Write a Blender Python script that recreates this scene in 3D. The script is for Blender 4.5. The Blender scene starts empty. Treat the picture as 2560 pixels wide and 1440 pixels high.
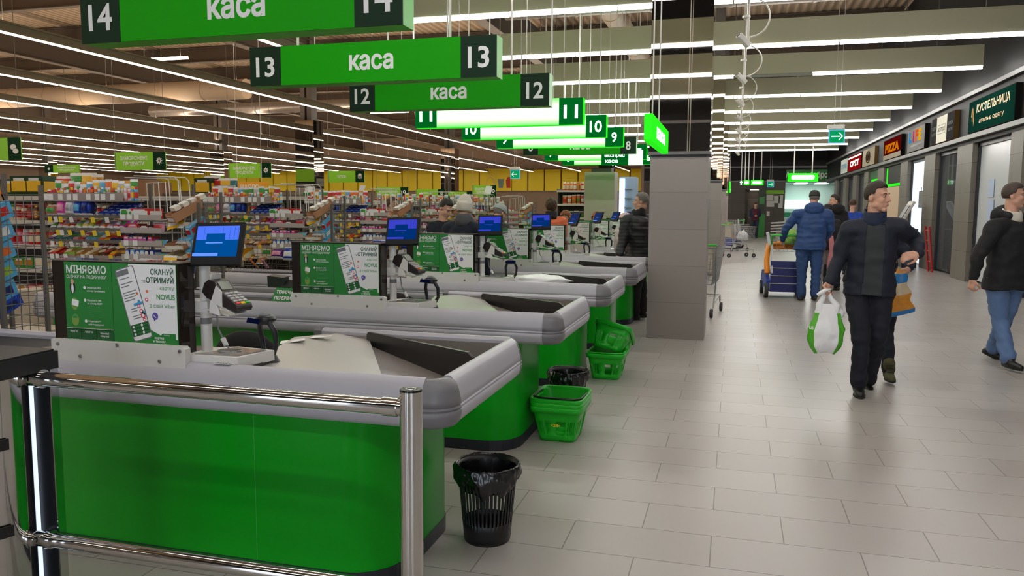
import bpy, math, random
from mathutils import Vector, Matrix, noise as mnoise
SC = bpy.context.scene
COL = SC.collection
PI = math.pi
# ---------------------------------------------------------------- camera
CAM_H = 1.5
YAW, PITCH, ROLL = math.radians(15.6546), math.radians(5.8539), math.radians(0.3312)
cd = bpy.data.cameras.new('camera')
cd.sensor_width = 36.0
cd.lens = 36.0*1970.49/2560.0
cd.clip_start, cd.clip_end = 0.05, 200
cam = bpy.data.objects.new('camera', cd)
COL.objects.link(cam)
fw = Vector((-math.sin(YAW)*math.cos(PITCH), math.cos(YAW)*math.cos(PITCH), -math.sin(PITCH)))
r0 = Vector((math.cos(YAW), math.sin(YAW), 0)); u0 = r0.cross(fw)
rr = math.cos(ROLL)*r0+math.sin(ROLL)*u0; uu = -math.sin(ROLL)*r0+math.cos(ROLL)*u0
M = Matrix(((rr.x, uu.x, -fw.x, 0), (rr.y, uu.y, -fw.y, 0), (rr.z, uu.z, -fw.z, CAM_H), (0, 0, 0, 1)))
cam.matrix_world = M
SC.camera = cam
# ---------------------------------------------------------------- world, exposure
w = bpy.data.worlds.new('world'); SC.world = w; w.use_nodes = True
bg = w.node_tree.nodes['Background']
bg.inputs[0].default_value = (0.9, 0.93, 1.0, 1); bg.inputs[1].default_value = 0.25
SC.view_settings.view_transform = 'Standard'
SC.view_settings.look = 'None'
SC.view_settings.gamma = 1.0
SC.view_settings.use_curve_mapping = False
SC.view_settings.exposure = 0.0
try:
    cy = SC.cycles
    cy.use_denoising = True; cy.max_bounces = 6; cy.diffuse_bounces = 4; cy.glossy_bounces = 4
    cy.transparent_max_bounces = 12; cy.transmission_bounces = 4; cy.sample_clamp_indirect = 6.0
    cy.caustics_reflective = False; cy.caustics_refractive = False; cy.use_light_tree = True
except Exception:
    pass
TUBE_MALL, TUBE_HALL, UPFILL = 26.0, 32.0, 44.0     # brightness of the mall's and hall's light tubes, and of added upward ceiling fill
# ---------------------------------------------------------------- helpers: colour and material
def lin(c):
    out = []
    for x in c:
        x = x/255.0
        out.append(x/12.92 if x <= 0.04045 else ((x+0.055)/1.055)**2.4)
    return (*out, 1.0)
MATS = {}
def mat(name, rgb, rough=0.5, metal=0.0, spec=0.5, var=0.06, scale=9.0, bump=0.0, bscale=60.0, coat=0.0, coords='Object'):
    if name in MATS: return MATS[name]
    m = bpy.data.materials.new(name); m.use_nodes = True; MATS[name] = m
    nt = m.node_tree; N = nt.nodes; L = nt.links
    b = N['Principled BSDF']
    b.inputs['Roughness'].default_value = rough; b.inputs['Metallic'].default_value = metal
    b.inputs['Specular IOR Level'].default_value = spec; b.inputs['Coat Weight'].default_value = coat
    b.inputs['Coat Roughness'].default_value = 0.08
    c = lin(rgb)
    tc = N.new('ShaderNodeTexCoord')
    nz = N.new('ShaderNodeTexNoise'); nz.inputs['Scale'].default_value = scale; nz.inputs['Detail'].default_value = 4
    L.new(tc.outputs[coords], nz.inputs['Vector'])
    mx = N.new('ShaderNodeMix'); mx.data_type = 'RGBA'
    L.new(nz.outputs['Fac'], mx.inputs[0])
    mx.inputs[6].default_value = (*[x*(1-var) for x in c[:3]], 1); mx.inputs[7].default_value = (*[min(1, x*(1+var)) for x in c[:3]], 1)
    L.new(mx.outputs[2], b.inputs['Base Color'])
    if bump:
        n2 = N.new('ShaderNodeTexNoise'); n2.inputs['Scale'].default_value = bscale; n2.inputs['Detail'].default_value = 3
        L.new(tc.outputs[coords], n2.inputs['Vector'])
        bp = N.new('ShaderNodeBump'); bp.inputs['Strength'].default_value = bump; bp.inputs['Distance'].default_value = 0.01
        L.new(n2.outputs['Fac'], bp.inputs['Height']); L.new(bp.outputs[0], b.inputs['Normal'])
    return m
def emit(name, rgb, strength, base=None):
    if name in MATS: return MATS[name]
    m = bpy.data.materials.new(name); m.use_nodes = True; MATS[name] = m
    b = m.node_tree.nodes['Principled BSDF']
    c = lin(rgb)
    b.inputs['Base Color'].default_value = lin(base) if base else (*[x*0.5 for x in c[:3]], 1)
    b.inputs['Emission Color'].default_value = c; b.inputs['Emission Strength'].default_value = strength
    b.inputs['Roughness'].default_value = 0.6; b.inputs['Specular IOR Level'].default_value = 0.0
    return m
def clear(name, rgb, alpha, rough=0.03):
    """thin see-through sheet: tinted transparency under a glossy skin"""
    if name in MATS: return MATS[name]
    m = bpy.data.materials.new(name); m.use_nodes = True; MATS[name] = m
    nt = m.node_tree; N = nt.nodes; L = nt.links
    out = N['Material Output']; N.remove(N['Principled BSDF'])
    tr = N.new('ShaderNodeBsdfTransparent'); tr.inputs[0].default_value = lin(rgb)
    gl = N.new('ShaderNodeBsdfGlossy'); gl.inputs['Roughness'].default_value = rough; gl.inputs[0].default_value = (0.9, 0.9, 0.9, 1)
    df = N.new('ShaderNodeBsdfDiffuse'); df.inputs[0].default_value = lin(rgb)
    fr = N.new('ShaderNodeFresnel'); fr.inputs[0].default_value = 1.45
    m1 = N.new('ShaderNodeMixShader'); m1.inputs[0].default_value = alpha
    L.new(tr.outputs[0], m1.inputs[1]); L.new(df.outputs[0], m1.inputs[2])
    m2 = N.new('ShaderNodeMixShader'); L.new(fr.outputs[0], m2.inputs[0])
    L.new(m1.outputs[0], m2.inputs[1]); L.new(gl.outputs[0], m2.inputs[2])
    L.new(m2.outputs[0], out.inputs[0])
    return m
# ---------------------------------------------------------------- helpers: geometry
def frame_of(d):
    d = Vector(d).normalized()
    a = Vector((0, 0, 1)) if abs(d.z) < 0.9 else Vector((1, 0, 0))
    x = a.cross(d).normalized(); y = d.cross(x)
    return x, y, d
TXT = {}
def text_geo(s, bold):
    k = (s, bold)
    if k not in TXT:
        c = bpy.data.curves.new('lettering', 'FONT'); c.body = s; c.size = 1.0; c.offset = bold; c.resolution_u = 3
        c.align_x = 'LEFT'
        o = bpy.data.objects.new('lettering', c); COL.objects.link(o)
        dg = bpy.context.evaluated_depsgraph_get()
        me = bpy.data.meshes.new_from_object(o.evaluated_get(dg))
        vs = [v.co.copy() for v in me.vertices]; fs = [tuple(p.vertices) for p in me.polygons]
        bpy.data.objects.remove(o); bpy.data.curves.remove(c); bpy.data.meshes.remove(me)
        x0 = min(v.x for v in vs); x1 = max(v.x for v in vs)
        TXT[k] = ([(v.x-x0, v.y) for v in vs], fs, x1-x0)
    return TXT[k]
CAPH = 0.729
class MB:
    def __init__(s): s.v = []; s.f = []; s.m = []; s.sm = []
    def add(s, vs, fs, mat=0, smooth=False):
        b = len(s.v); s.v += [Vector(p) for p in vs]
        for q in fs: s.f.append([i+b for i in q]); s.m.append(mat); s.sm.append(smooth)
        return s
    def box(s, c, d, mat=0, R=None):
        c = Vector(c); h = Vector(d)/2
        vs = []
        for z in (-1, 1):
            for y in (-1, 1):
                for x in (-1, 1):
                    p = Vector((x*h.x, y*h.y, z*h.z)); vs.append(c+(R @ p if R else p))
        return s.add(vs, [(0, 2, 3, 1), (4, 5, 7, 6), (0, 1, 5, 4), (2, 6, 7, 3), (0, 4, 6, 2), (1, 3, 7, 5)], mat)
    def bb(s, x0, x1, y0, y1, z0, z1, mat=0):
        return s.box(((x0+x1)/2, (y0+y1)/2, (z0+z1)/2), (abs(x1-x0), abs(y1-y0), abs(z1-z0)), mat)
    def cyl(s, p0, p1, r0, r1=None, n=14, mat=0, caps=True, smooth=True):
        p0 = Vector(p0); p1 = Vector(p1); r1 = r0 if r1 is None else r1
        x, y, d = frame_of(p1-p0)
        vs = []
        for p, r in ((p0, r0), (p1, r1)):
            for i in range(n):
                a = 2*PI*i/n; vs.append(p+x*(math.cos(a)*r)+y*(math.sin(a)*r))
        s.add(vs, [(i, (i+1) % n, n+(i+1) % n, n+i) for i in range(n)], mat, smooth)
        if caps:
            s.add(vs[:n], [tuple(range(n-1, -1, -1))], mat); s.add(vs[n:], [tuple(range(n))], mat)
        return s
    def tube(s, pts, r, n=8, mat=0, closed=False):
        pts = [Vector(p) for p in pts]; k = len(pts); vs = []
        rs = r if isinstance(r, (list, tuple)) else [r]*k
        px = None
        for i, p in enumerate(pts):
            if closed: t = pts[(i+1) % k]-pts[i-1]
            else: t = pts[min(i+1, k-1)]-pts[max(i-1, 0)]
            t.normalize()
            if px is None: px = frame_of(t)[0]
            else:
                px = px-t*px.dot(t)
                px = px.normalized() if px.length > 1e-6 else frame_of(t)[0]
            y = t.cross(px)
            for j in range(n):
                a = 2*PI*j/n; vs.append(p+px*(math.cos(a)*rs[i])+y*(math.sin(a)*rs[i]))
        fs = []
        for i in range(k if closed else k-1):
            a = i*n; b = ((i+1) % k)*n
            for j in range(n): fs.append((a+j, a+(j+1) % n, b+(j+1) % n, b+j))
        s.add(vs, fs, mat, True)
        if not closed:
            s.add(vs[:n], [tuple(range(n-1, -1, -1))], mat); s.add(vs[-n:], [tuple(range(n))], mat)
        return s
    def ell(s, c, r, mat=0, R=None, nu=16, nv=10):
        c = Vector(c); r = (r, r, r) if isinstance(r, (int, float)) else r
        vs = []
        def P(p): return c+(R @ p if R else p)
        vs.append(P(Vector((0, 0, -r[2]))))
        for j in range(1, nv):
            t = -PI/2+PI*j/nv
            for i in range(nu):
                a = 2*PI*i/nu; vs.append(P(Vector((r[0]*math.cos(t)*math.cos(a), r[1]*math.cos(t)*math.sin(a), r[2]*math.sin(t)))))
        vs.append(P(Vector((0, 0, r[2]))))
        fs = [(0, 1+(i+1) % nu, 1+i) for i in range(nu)]
        for j in range(nv-2):
            a = 1+j*nu; b = a+nu
            fs += [(a+i, a+(i+1) % nu, b+(i+1) % nu, b+i) for i in range(nu)]
        a = 1+(nv-2)*nu; t = len(vs)-1
        fs += [(a+i, a+(i+1) % nu, t) for i in range(nu)]
        return s.add(vs, fs, mat, True)
    def prism(s, poly, axis, a0, a1, mat=0, smooth=False):
        """poly: 2d points in the two other axes (yz for x, xz for y, xy for z)"""
        def P(u, v, a): return {'x': (a, u, v), 'y': (u, a, v), 'z': (u, v, a)}[axis]
        n = len(poly)
        vs = [P(u, v, a0) for u, v in poly]+[P(u, v, a1) for u, v in poly]
        ar = sum(poly[i][0]*poly[(i+1) % n][1]-poly[(i+1) % n][0]*poly[i][1] for i in range(n))
        flip = (ar > 0) == (axis != 'y')
        flip = flip == (a1 > a0)
        fs = [(i, (i+1) % n, n+(i+1) % n, n+i) for i in range(n)]
        if not flip: fs = [f[::-1] for f in fs]
        s.add(vs, fs, mat, smooth)
        c0 = tuple(range(n)); c1 = tuple(range(n, 2*n))
        s.add(vs, [c0[::-1], c1] if flip else [c0, c1[::-1]], mat)
        return s
    def lathe(s, prof, c=(0, 0, 0), n=24, mat=0, a0=0.0, a1=2*PI):
        c = Vector(c); full = abs(a1-a0-2*PI) < 1e-6; m = n if full else n+1
        vs = []
        for i in range(m):
            a = a0+(a1-a0)*i/n
            for r, z in prof: vs.append(c+Vector((r*math.cos(a), r*math.sin(a), z)))
        k = len(prof); fs = []
        for i in range(n):
            p = i*k; q = ((i+1) % m)*k
            for j in range(k-1): fs.append((p+j, q+j, q+j+1, p+j+1))
        return s.add(vs, fs, mat, True)
    def grid(s, P, nu, nv, mat=0, keep=None, smooth=True):
        """P(u,v) with u,v in 0..1; keep(i,j) drops cells"""
        vs = [P(i/nu, j/nv) for j in range(nv+1) for i in range(nu+1)]
        fs = [(j*(nu+1)+i, j*(nu+1)+i+1, (j+1)*(nu+1)+i+1, (j+1)*(nu+1)+i) for j in range(nv) for i in range(nu) if keep is None or keep(i, j)]
        return s.add(vs, fs, mat, smooth)
    def poly(s, pts, mat=0): return s.add(pts, [tuple(range(len(pts)))], mat)
    def slab(s, pts, n, mat=0):
        """flat polygon given a thickness vector n"""
        n = Vector(n); k = len(pts); a = [Vector(p) for p in pts]; b = [p+n for p in a]
        return s.add(a+b, [tuple(range(k))[::-1], tuple(range(k, 2*k))]+[(i, (i+1) % k, k+(i+1) % k, k+i) for i in range(k)], mat)
    def text(s, t, o, x=(1, 0, 0), y=(0, 0, 1), h=0.1, mat=0, align='c', bold=0.02, wid=None, lift=0.0015):
        """lettering of cap height h whose baseline starts, centres or ends at o"""
        x = Vector(x).normalized(); y = Vector(y).normalized(); n = x.cross(y)
        vs, fs, wd = text_geo(t, bold)
        k = h/CAPH; kx = wid/wd if wid else k
        off = {'c': -wd*kx/2, 'l': 0, 'r': -wd*kx}[align]
        o = Vector(o)+n*lift
        return s.add([o+x*(u*kx+off)+y*(v*k) for u, v in vs], fs, mat)
    def xf(s, Mx):
        s.v = [Mx @ p for p in s.v]; return s
    def join(s, o, mat=0):
        b = len(s.v); s.v += [p.copy() for p in o.v]
        for q, m_, t in zip(o.f, o.m, o.sm): s.f.append([i+b for i in q]); s.m.append(m_+mat); s.sm.append(t)
        return s
def wloc(o):
    p = Vector((0, 0, 0))
    while o is not None: p = p+o.location; o = o.parent
    return p
def obj(name, mb, mats, parent=None, loc=None, bevel=0.0, solid=0.0, local=False):
    """mb in world coordinates (or already local to the parent) -> one mesh object"""
    if loc is not None: o0 = Vector(loc)
    elif parent is not None: o0 = Vector((0, 0, 0)) if local else wloc(parent)
    else:
        xs = [p.x for p in mb.v]; ys = [p.y for p in mb.v]; zs = [p.z for p in mb.v]
        o0 = Vector(((min(xs)+max(xs))/2, (min(ys)+max(ys))/2, min(zs)))
    me = bpy.data.meshes.new(name)
    me.from_pydata([tuple(p-o0) for p in mb.v], [], mb.f)
    if not isinstance(mats, (list, tuple)): mats = [mats]
    for m in mats: me.materials.append(m)
    me.polygons.foreach_set('material_index', mb.m); me.polygons.foreach_set('use_smooth', mb.sm)
    me.update()
    o = bpy.data.objects.new(name, me); COL.objects.link(o)
    if parent is not None: o.parent = parent
    else: o.location = o0
    if solid:
        md = o.modifiers.new('thickness', 'SOLIDIFY'); md.thickness = solid; md.offset = 0
    if bevel:
        md = o.modifiers.new('edges', 'BEVEL'); md.width = bevel; md.segments = 2; md.limit_method = 'ANGLE'; md.angle_limit = math.radians(40)
    return o
def tag(o, label, cat, group=None, kind=None):
    o['label'] = label; o['category'] = cat
    if group: o['group'] = group
    if kind: o['kind'] = kind
    return o
def thing(name, label, cat, loc, group=None):
    o = bpy.data.objects.new(name, None); o.empty_display_size = 0.1; COL.objects.link(o); o.location = loc
    return tag(o, label, cat, group)
def struct(name, mb, mats, **k):
    o = obj(name, mb, mats, **k); o['kind'] = 'structure'; return o
ZT = 7.4           # underside of the roof sheets
def rods(t, spots, m, name='hanger_rod'):
    for x, y, z0, r in spots:
        mb = MB(); mb.cyl((x, y, z0), (x, y, ZT), r, n=7); obj(name, mb, m, t)
def kids(o): return list(o.children)
def dup(root, loc=None, label=None, group=None, rz=None, skip=()):
    r = root.copy(); COL.objects.link(r)
    if loc is not None: r.location = loc
    if rz is not None: r.rotation_euler = (0, 0, rz)
    if label: r['label'] = label
    if group: r['group'] = group
    for ch in kids(root):
        if ch.name.split('.')[0] in skip: continue
        c = ch.copy(); COL.objects.link(c); c.parent = r
        for g in kids(ch):
            d = g.copy(); COL.objects.link(d); d.parent = c
    return r
def Rz(a): return Matrix.Rotation(a, 3, 'Z')
def Rx(a): return Matrix.Rotation(a, 3, 'X')
def Ry(a): return Matrix.Rotation(a, 3, 'Y')
ORD = ['first', 'second', 'third', 'fourth', 'fifth', 'sixth', 'seventh', 'eighth', 'ninth', 'tenth', 'eleventh', 'twelfth', 'thirteenth', 'fourteenth', 'fifteenth', 'sixteenth', 'seventeenth', 'eighteenth']
rnd = random.Random(7)
# ---------------------------------------------------------------- shared materials
GREEN = mat('green lacquer', (14, 152, 26), 0.28, spec=0.14, var=0.03, scale=3, coat=0.06)
BUMPER = mat('pale grey aluminium profile', (176, 174, 182), 0.42, metal=0.1, var=0.02)
CAPGREY = mat('grey plastic end cap', (116, 114, 118), 0.35, var=0.03)
BLACK = mat('black plastic', (18, 18, 20), 0.4, var=0.1)
BLACKGLOSS = mat('glossy black plastic', (10, 10, 12), 0.2, var=0.1)
BELT = mat('black rubber belt', (34, 33, 34), 0.6, var=0.1)
WHITEMETAL = mat('white enamelled metal', (214, 212, 208), 0.4, var=0.03)
CHROME = mat('polished steel', (205, 203, 200), 0.08, metal=1.0, var=0.03)
STEEL = mat('brushed steel', (160, 158, 155), 0.32, metal=0.9, var=0.06)
DARKSTEEL = mat('dark painted steel', (58, 52, 48), 0.5, var=0.08)
WIRE = mat('grey wire', (120, 116, 112), 0.4, metal=0.5, var=0.06)
WHITEWIRE = mat('white wire', (205, 200, 192), 0.4, var=0.04)
WHITE = mat('white print', (240, 240, 238), 0.5, var=0.02)
PAPER = mat('white paper', (232, 230, 226), 0.7, var=0.03)
YTAG = mat('yellow paper', (238, 205, 50), 0.7, var=0.04)
DKGREEN = mat('dark green panel', (8, 52, 30), 0.6, spec=0.1, var=0.05)
DISPGREEN = mat('lime green panel', (140, 214, 34), 0.5, var=0.04)
GREYPRINT = mat('grey print', (120, 122, 124), 0.6, var=0.04)
# ================================================================ the setting
YB = -4.4         # behind the camera
YE = 45.5         # far end wall
XR = 4.7          # shop fronts
YH = 60.0         # far wall of the sales hall
XL = -52.0
# floor: porcelain tiles 0.633 x 0.327 m, each row shifted by half a tile
def floor_mat():
    m = bpy.data.materials.new('grey beige floor tiles'); m.use_nodes = True
    nt = m.node_tree; N = nt.nodes; L = nt.links; b = N['Principled BSDF']
    tc = N.new('ShaderNodeTexCoord'); mp = N.new('ShaderNodeMapping')
    L.new(tc.outputs['Object'], mp.inputs[0])
    br = N.new('ShaderNodeTexBrick'); br.offset = 0.5; br.offset_frequency = 2; br.squash = 1
    br.inputs['Scale'].default_value = 1.0; br.inputs['Mortar Size'].default_value = 0.0028; br.inputs['Mortar Smooth'].default_value = 0.1
    br.inputs['Brick Width'].default_value = 0.6335; br.inputs['Row Height'].default_value = 0.328; br.inputs['Bias'].default_value = 0
    br.inputs['Color1'].default_value = lin((169, 162, 157)); br.inputs['Color2'].default_value = lin((177, 171, 167)); br.inputs['Mortar'].default_value = lin((118, 110, 103))
    L.new(mp.outputs[0], br.inputs[0])
    nz = N.new('ShaderNodeTexNoise'); nz.inputs['Scale'].default_value = 1.3; nz.inputs['Detail'].default_value = 6
    L.new(tc.outputs['Object'], nz.inputs['Vector'])
    mx = N.new('ShaderNodeMix'); mx.data_type = 'RGBA'; mx.blend_type = 'MULTIPLY'; mx.inputs[0].default_value = 0.25
    rp = N.new('ShaderNodeValToRGB'); rp.color_ramp.elements[0].position = 0.35; rp.color_ramp.elements[1].position = 0.7
    rp.color_ramp.elements[0].color = (0.72, 0.71, 0.7, 1)
    L.new(nz.outputs['Fac'], rp.inputs[0]); L.new(br.outputs['Color'], mx.inputs[6]); L.new(rp.outputs[0], mx.inputs[7])
    L.new(mx.outputs[2], b.inputs['Base Color'])
    r2 = N.new('ShaderNodeMapRange'); r2.inputs[3].default_value = 0.22; r2.inputs[4].default_value = 0.42
    L.new(nz.outputs['Fac'], r2.inputs[0]); L.new(r2.outputs[0], b.inputs['Roughness'])
    bp = N.new('ShaderNodeBump'); bp.inputs['Strength'].default_value = 0.25; bp.inputs['Distance'].default_value = 0.004; bp.invert = True
    L.new(br.outputs['Fac'], bp.inputs['Height']); L.new(bp.outputs[0], b.inputs['Normal'])
    b.inputs['Specular IOR Level'].default_value = 0.45
    # joints measured on the photograph: rows at y = 3.286 + k*0.328, uprights at x = -0.369 + k*0.6335 in that row
    mp.inputs['Location'].default_value = (-(-0.369-0.6335*80), -(3.286-0.328*160), 0)
    return m
mb = MB(); mb.box(((XL+8)/2, (YB+YH+2)/2, -0.05), (8-XL, YH+2-YB, 0.1))
fl = struct('floor', mb, floor_mat(), loc=(0, 0, 0))
DKWALL = mat('charcoal fascia', (22, 21, 23), 0.6, spec=0.3, var=0.08, scale=2)
RAIL = mat('satin aluminium rail', (104, 102, 101), 0.45, metal=0.2, var=0.04)
TILEP = None
def tiled(name, rgb, w, h, mortar, rough=0.4, off=0.5, var=0.1):
    m = bpy.data.materials.new(name); m.use_nodes = True
    nt = m.node_tree; N = nt.nodes; L = nt.links; b = N['Principled BSDF']
    tc = N.new('ShaderNodeTexCoord'); sp = N.new('ShaderNodeSeparateXYZ'); cb = N.new('ShaderNodeCombineXYZ')
    ad = N.new('ShaderNodeMath'); ad.operation = 'ADD'
    L.new(tc.outputs['Object'], sp.inputs[0]); L.new(sp.outputs[0], ad.inputs[0]); L.new(sp.outputs[1], ad.inputs[1])
    L.new(ad.outputs[0], cb.inputs[0]); L.new(sp.outputs[2], cb.inputs[1])
    br = N.new('ShaderNodeTexBrick'); br.offset = off; br.inputs['Scale'].default_value = 1; br.inputs['Mortar Size'].default_value = 0.004
    br.inputs['Brick Width'].default_value = w; br.inputs['Row Height'].default_value = h
    c = lin(rgb); br.inputs['Color1'].default_value = (*[x*(1-var) for x in c[:3]], 1); br.inputs['Color2'].default_value = (*[x*(1+var) for x in c[:3]], 1)
    br.inputs['Mortar'].default_value = lin(mortar)
    L.new(cb.outputs[0], br.inputs[0]); L.new(br.outputs[0], b.inputs['Base Color']); b.inputs['Roughness'].default_value = rough
    return m
COLTILE = tiled('grey brown column tiles', (140, 130, 125), 0.66, 0.42, (124, 115, 110), 0.35, 0.0, 0.04)
PILTILE = tiled('olive grey pillar tiles', (112, 106, 96), 1.3, 0.62, (60, 56, 50), 0.5, 0.0, 0.08)
ENDTILE = tiled('brown wall tiles', (84, 75, 67), 1.1, 0.6, (50, 44, 40), 0.5, 0.5, 0.08)
# ---- right wall with the shop fronts: fascia, rails, pillars, frames
mb = MB()
mb.bb(XR, XR+0.2, YB, YE, 2.87, 7.4)
struct('wall_right', mb, DKWALL)
for i, (z, t) in enumerate(((3.02, 0.07), (3.895, 0.06))):
    mb = MB(); mb.bb(XR-0.10, XR+0.02, YB, YE-0.2, z-t, z+0.02)
    struct('trim_%d' % (i+1), mb, RAIL)
PIL = [(6.4, 7.4), (9.5, 10.6), (12.5, 13.5), (15.45, 16.1), (18.46, 19.62), (21.62, 22.76), (24.83, 25.82), (28.58, 29.72), (31.7, 32.7), (34.6, 35.6), (37.6, 38.6), (41.0, 42.0)]
for i, (a, b_) in enumerate(PIL):
    mb = MB(); mb.bb(XR, XR+0.35, a, b_, 0, 2.87)
    o = struct('pillar', mb, PILTILE)
mb = MB(); mb.bb(XR+3.0, XR+3.1, YB, YE, 0, 2.9); struct('wall_right_inner', mb, mat('shop back wall', (205, 203, 200), 0.6))
mb = MB(); mb.bb(XR+0.2, XR+3.1, YB, YE, 2.87, 2.95); struct('ceiling_shops', mb, mat('shop ceiling', (200, 200, 198), 0.6))
# ---- end wall of the mall
mb = MB()
mb.bb(-5.0, XR+0.2, YE, YE+0.2, 2.92, 7.4)
struct('wall_back', mb, DKWALL)
mb = MB()
mb.bb(-5.0, 0.55, YE, YE+0.2, 0, 2.92); mb.bb(1.6, 2.62, YE, YE+0.2, 0, 2.92); mb.bb(0.55, 1.6, YE, YE+0.2, 2.55, 2.92)
mb.bb(0.55, 1.6, YE+0.9, YE+1.0, 0, 2.92)
struct('wall_back_tiles', mb, ENDTILE)
for k, z in enumerate((2.98, 3.76)):
    mb = MB(); mb.bb(-5.0, XR, YE-0.06, YE-0.005, z-0.05, z+0.04); struct('trim_%d' % (3+k), mb, RAIL)
# ---- sales hall back wall: yellow panels between dark posts over brown cladding
YELLOW = mat('yellow wall panels', (250, 224, 40), 0.5, var=0.05, scale=1.5)
BROWNW = mat('brown wall cladding', (150, 128, 110), 0.6, var=0.1, scale=1.0)
mb = MB(); mb.bb(XL, -5.0, YH+0.3, YH+0.5, 0, 7.4); struct('wall_hall_back', mb, BROWNW)
mb = MB(); mb.bb(-5.2, -5.0, YE+0.2, YH+0.5, 0, 7.4); struct('wall_hall_side', mb, BROWNW)
x = -50.0; k = 0
while x < -6.4:
    wd = 1.325
    mb = MB(); mb.bb(x, x+wd-0.11, YH+0.05, YH+0.25, 2.78, 4.42)
    o = obj('yellow_wall_panel', mb, YELLOW); o['kind'] = 'structure'
    x += wd; k += 1
mb = MB(); mb.bb(XL-0.2, XL, YB, YH+0.5, 0, 7.4); struct('wall_left', mb, BROWNW)
mb = MB(); mb.bb(XL, 8, YB-0.2, YB, 3.0, 7.4); struct('wall_front', mb, DKWALL)
mb = MB(); mb.bb(XL, 8, YB-0.2, YB, 0, 3.0); struct('wall_entrance', mb, mat('grey entrance wall', (120, 116, 112), 0.6))
DAY = emit('daylit door glass', (226, 238, 255), 5.0)
for k_, (a, b_) in enumerate(((-5.6, -4.4), (-3.3, -2.1), (1.3, 2.4), (2.8, 3.9))):
    mb = MB(); mb.bb(a-0.08, a, YB, YB+0.08, 0, 2.7); mb.bb(b_, b_+0.08, YB, YB+0.08, 0, 2.7); mb.bb(a-0.08, b_+0.08, YB, YB+0.08, 2.62, 2.7); mb.bb(a, b_, YB, YB+0.06, 1.05, 1.12); mb.bb(a, b_, YB, YB+0.06, 0, 0.12)
    o = struct('door_%d' % (k_+2), mb, mat('dark entrance frame', (40, 40, 42), 0.4))
    for z0_, z1_ in ((0.12, 1.05), (1.12, 2.62)):
        mb = MB(); mb.bb(a, b_, YB+0.02, YB+0.03, z0_, z1_); obj('pane', mb, DAY, o)
mb = MB(); mb.bb(XL, XR, YB, YB+0.06, 3.84, 3.92); struct('trim_5', mb, RAIL)
# ---- roof: corrugated sheets on dark beams
def roof_mat():
    m = bpy.data.materials.new('cream corrugated roof sheets'); m.use_nodes = True
    nt = m.node_tree; N = nt.nodes; L = nt.links; b = N['Principled BSDF']
    tc = N.new('ShaderNodeTexCoord'); wv = N.new('ShaderNodeTexWave'); wv.bands_direction = 'X'; wv.inputs['Scale'].default_value = 1.3
    L.new(tc.outputs['Object'], wv.inputs[0])
    rp = N.new('ShaderNodeValToRGB'); rp.color_ramp.elements[0].color = lin((150, 128, 104)); rp.color_ramp.elements[1].color = lin((186, 164, 138))
    L.new(wv.outputs[0], rp.inputs[0]); L.new(rp.outputs[0], b.inputs['Base Color']); b.inputs['Roughness'].default_value = 0.6
    bp = N.new('ShaderNodeBump'); bp.inputs['Distance'].default_value = 0.05; L.new(wv.outputs[0], bp.inputs['Height']); L.new(bp.outputs[0], b.inputs['Normal'])
    return m
mb = MB(); mb.bb(XL, 8, YB, YH+0.5, 7.4, 7.5); struct('ceiling', mb, roof_mat(), loc=(0, 0, 0))
BEAM = mat('brown grey steel beams', (86, 74, 64), 0.5, var=0.06)
def ibeam(mb, p0, p1, h, wd):
    p0 = Vector(p0); p1 = Vector(p1); d = p1-p0; c = (p0+p1)/2
    ln = d.length
    if abs(d.x) > abs(d.y):
        mb.box(c, (ln, 0.02, h)); mb.box(c+Vector((0, 0, h/2)), (ln, wd, 0.03)); mb.box(c-Vector((0, 0, h/2)), (ln, wd, 0.03))
    else:
        mb.box(c, (0.02, ln, h)); mb.box(c+Vector((0, 0, h/2)), (wd, ln, 0.03)); mb.box(c-Vector((0, 0, h/2)), (wd, ln, 0.03))
for i, xx in enumerate((-45.5, -37.5, -29.5, -21.6, -13.9, -6.2)):
    mb = MB(); ibeam(mb, (xx, YB, 6.55), (xx, YE if xx > -5 else YH, 6.55), 0.9, 0.3)
    o = obj('roof_beam', mb, BEAM); o['kind'] = 'structure'
for i in range(16):
    yy = -2.0+i*4.0
    mb = MB(); ibeam(mb, (XL, yy, 7.1), (4.6 if yy < YE-1 else -5.3, yy, 7.1), 0.5, 0.2)
    o = obj('roof_purlin', mb, BEAM); o['kind'] = 'structure'
# steel columns carrying the roof, mirror clad lower down
MIRROR = mat('mirror cladding', (208, 200, 192), 0.015, metal=1.0, var=0.01)
STEELCOL = mat('grey brown steel column', (92, 84, 78), 0.5, var=0.06)
k = 0
for cx, cyy, zt in ((-14.0, 24.0, 4.36), (-13.4, 36.2, 4.3), (-21.8, 30.0, 3.9), (-21.9, 12.9, 0), (-29.5, 24.0, 3.9), (-6.0, 38.0, 4.3), (-37.5, 36.0, 3.9)):
    mb = MB()
    if zt: mb.bb(cx-0.33, cx+0.33, cyy, cyy+0.6, 0.0, 2.1, 0); mb.bb(cx-0.35, cx+0.35, cyy-0.02, cyy+0.62, 2.1, zt, 1)
    z0 = zt if zt else 0.0
    mb.bb(cx-0.2, cx-0.04, cyy+0.1, cyy+0.5, z0, 7.3, 2); mb.bb(cx+0.04, cx+0.2, cyy+0.1, cyy+0.5, z0, 7.3, 2); mb.bb(cx-0.04, cx+0.04, cyy+0.28, cyy+0.32, z0, 7.3, 2)
    o = struct('column', mb, [COLTILE, MIRROR, STEELCOL])
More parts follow.
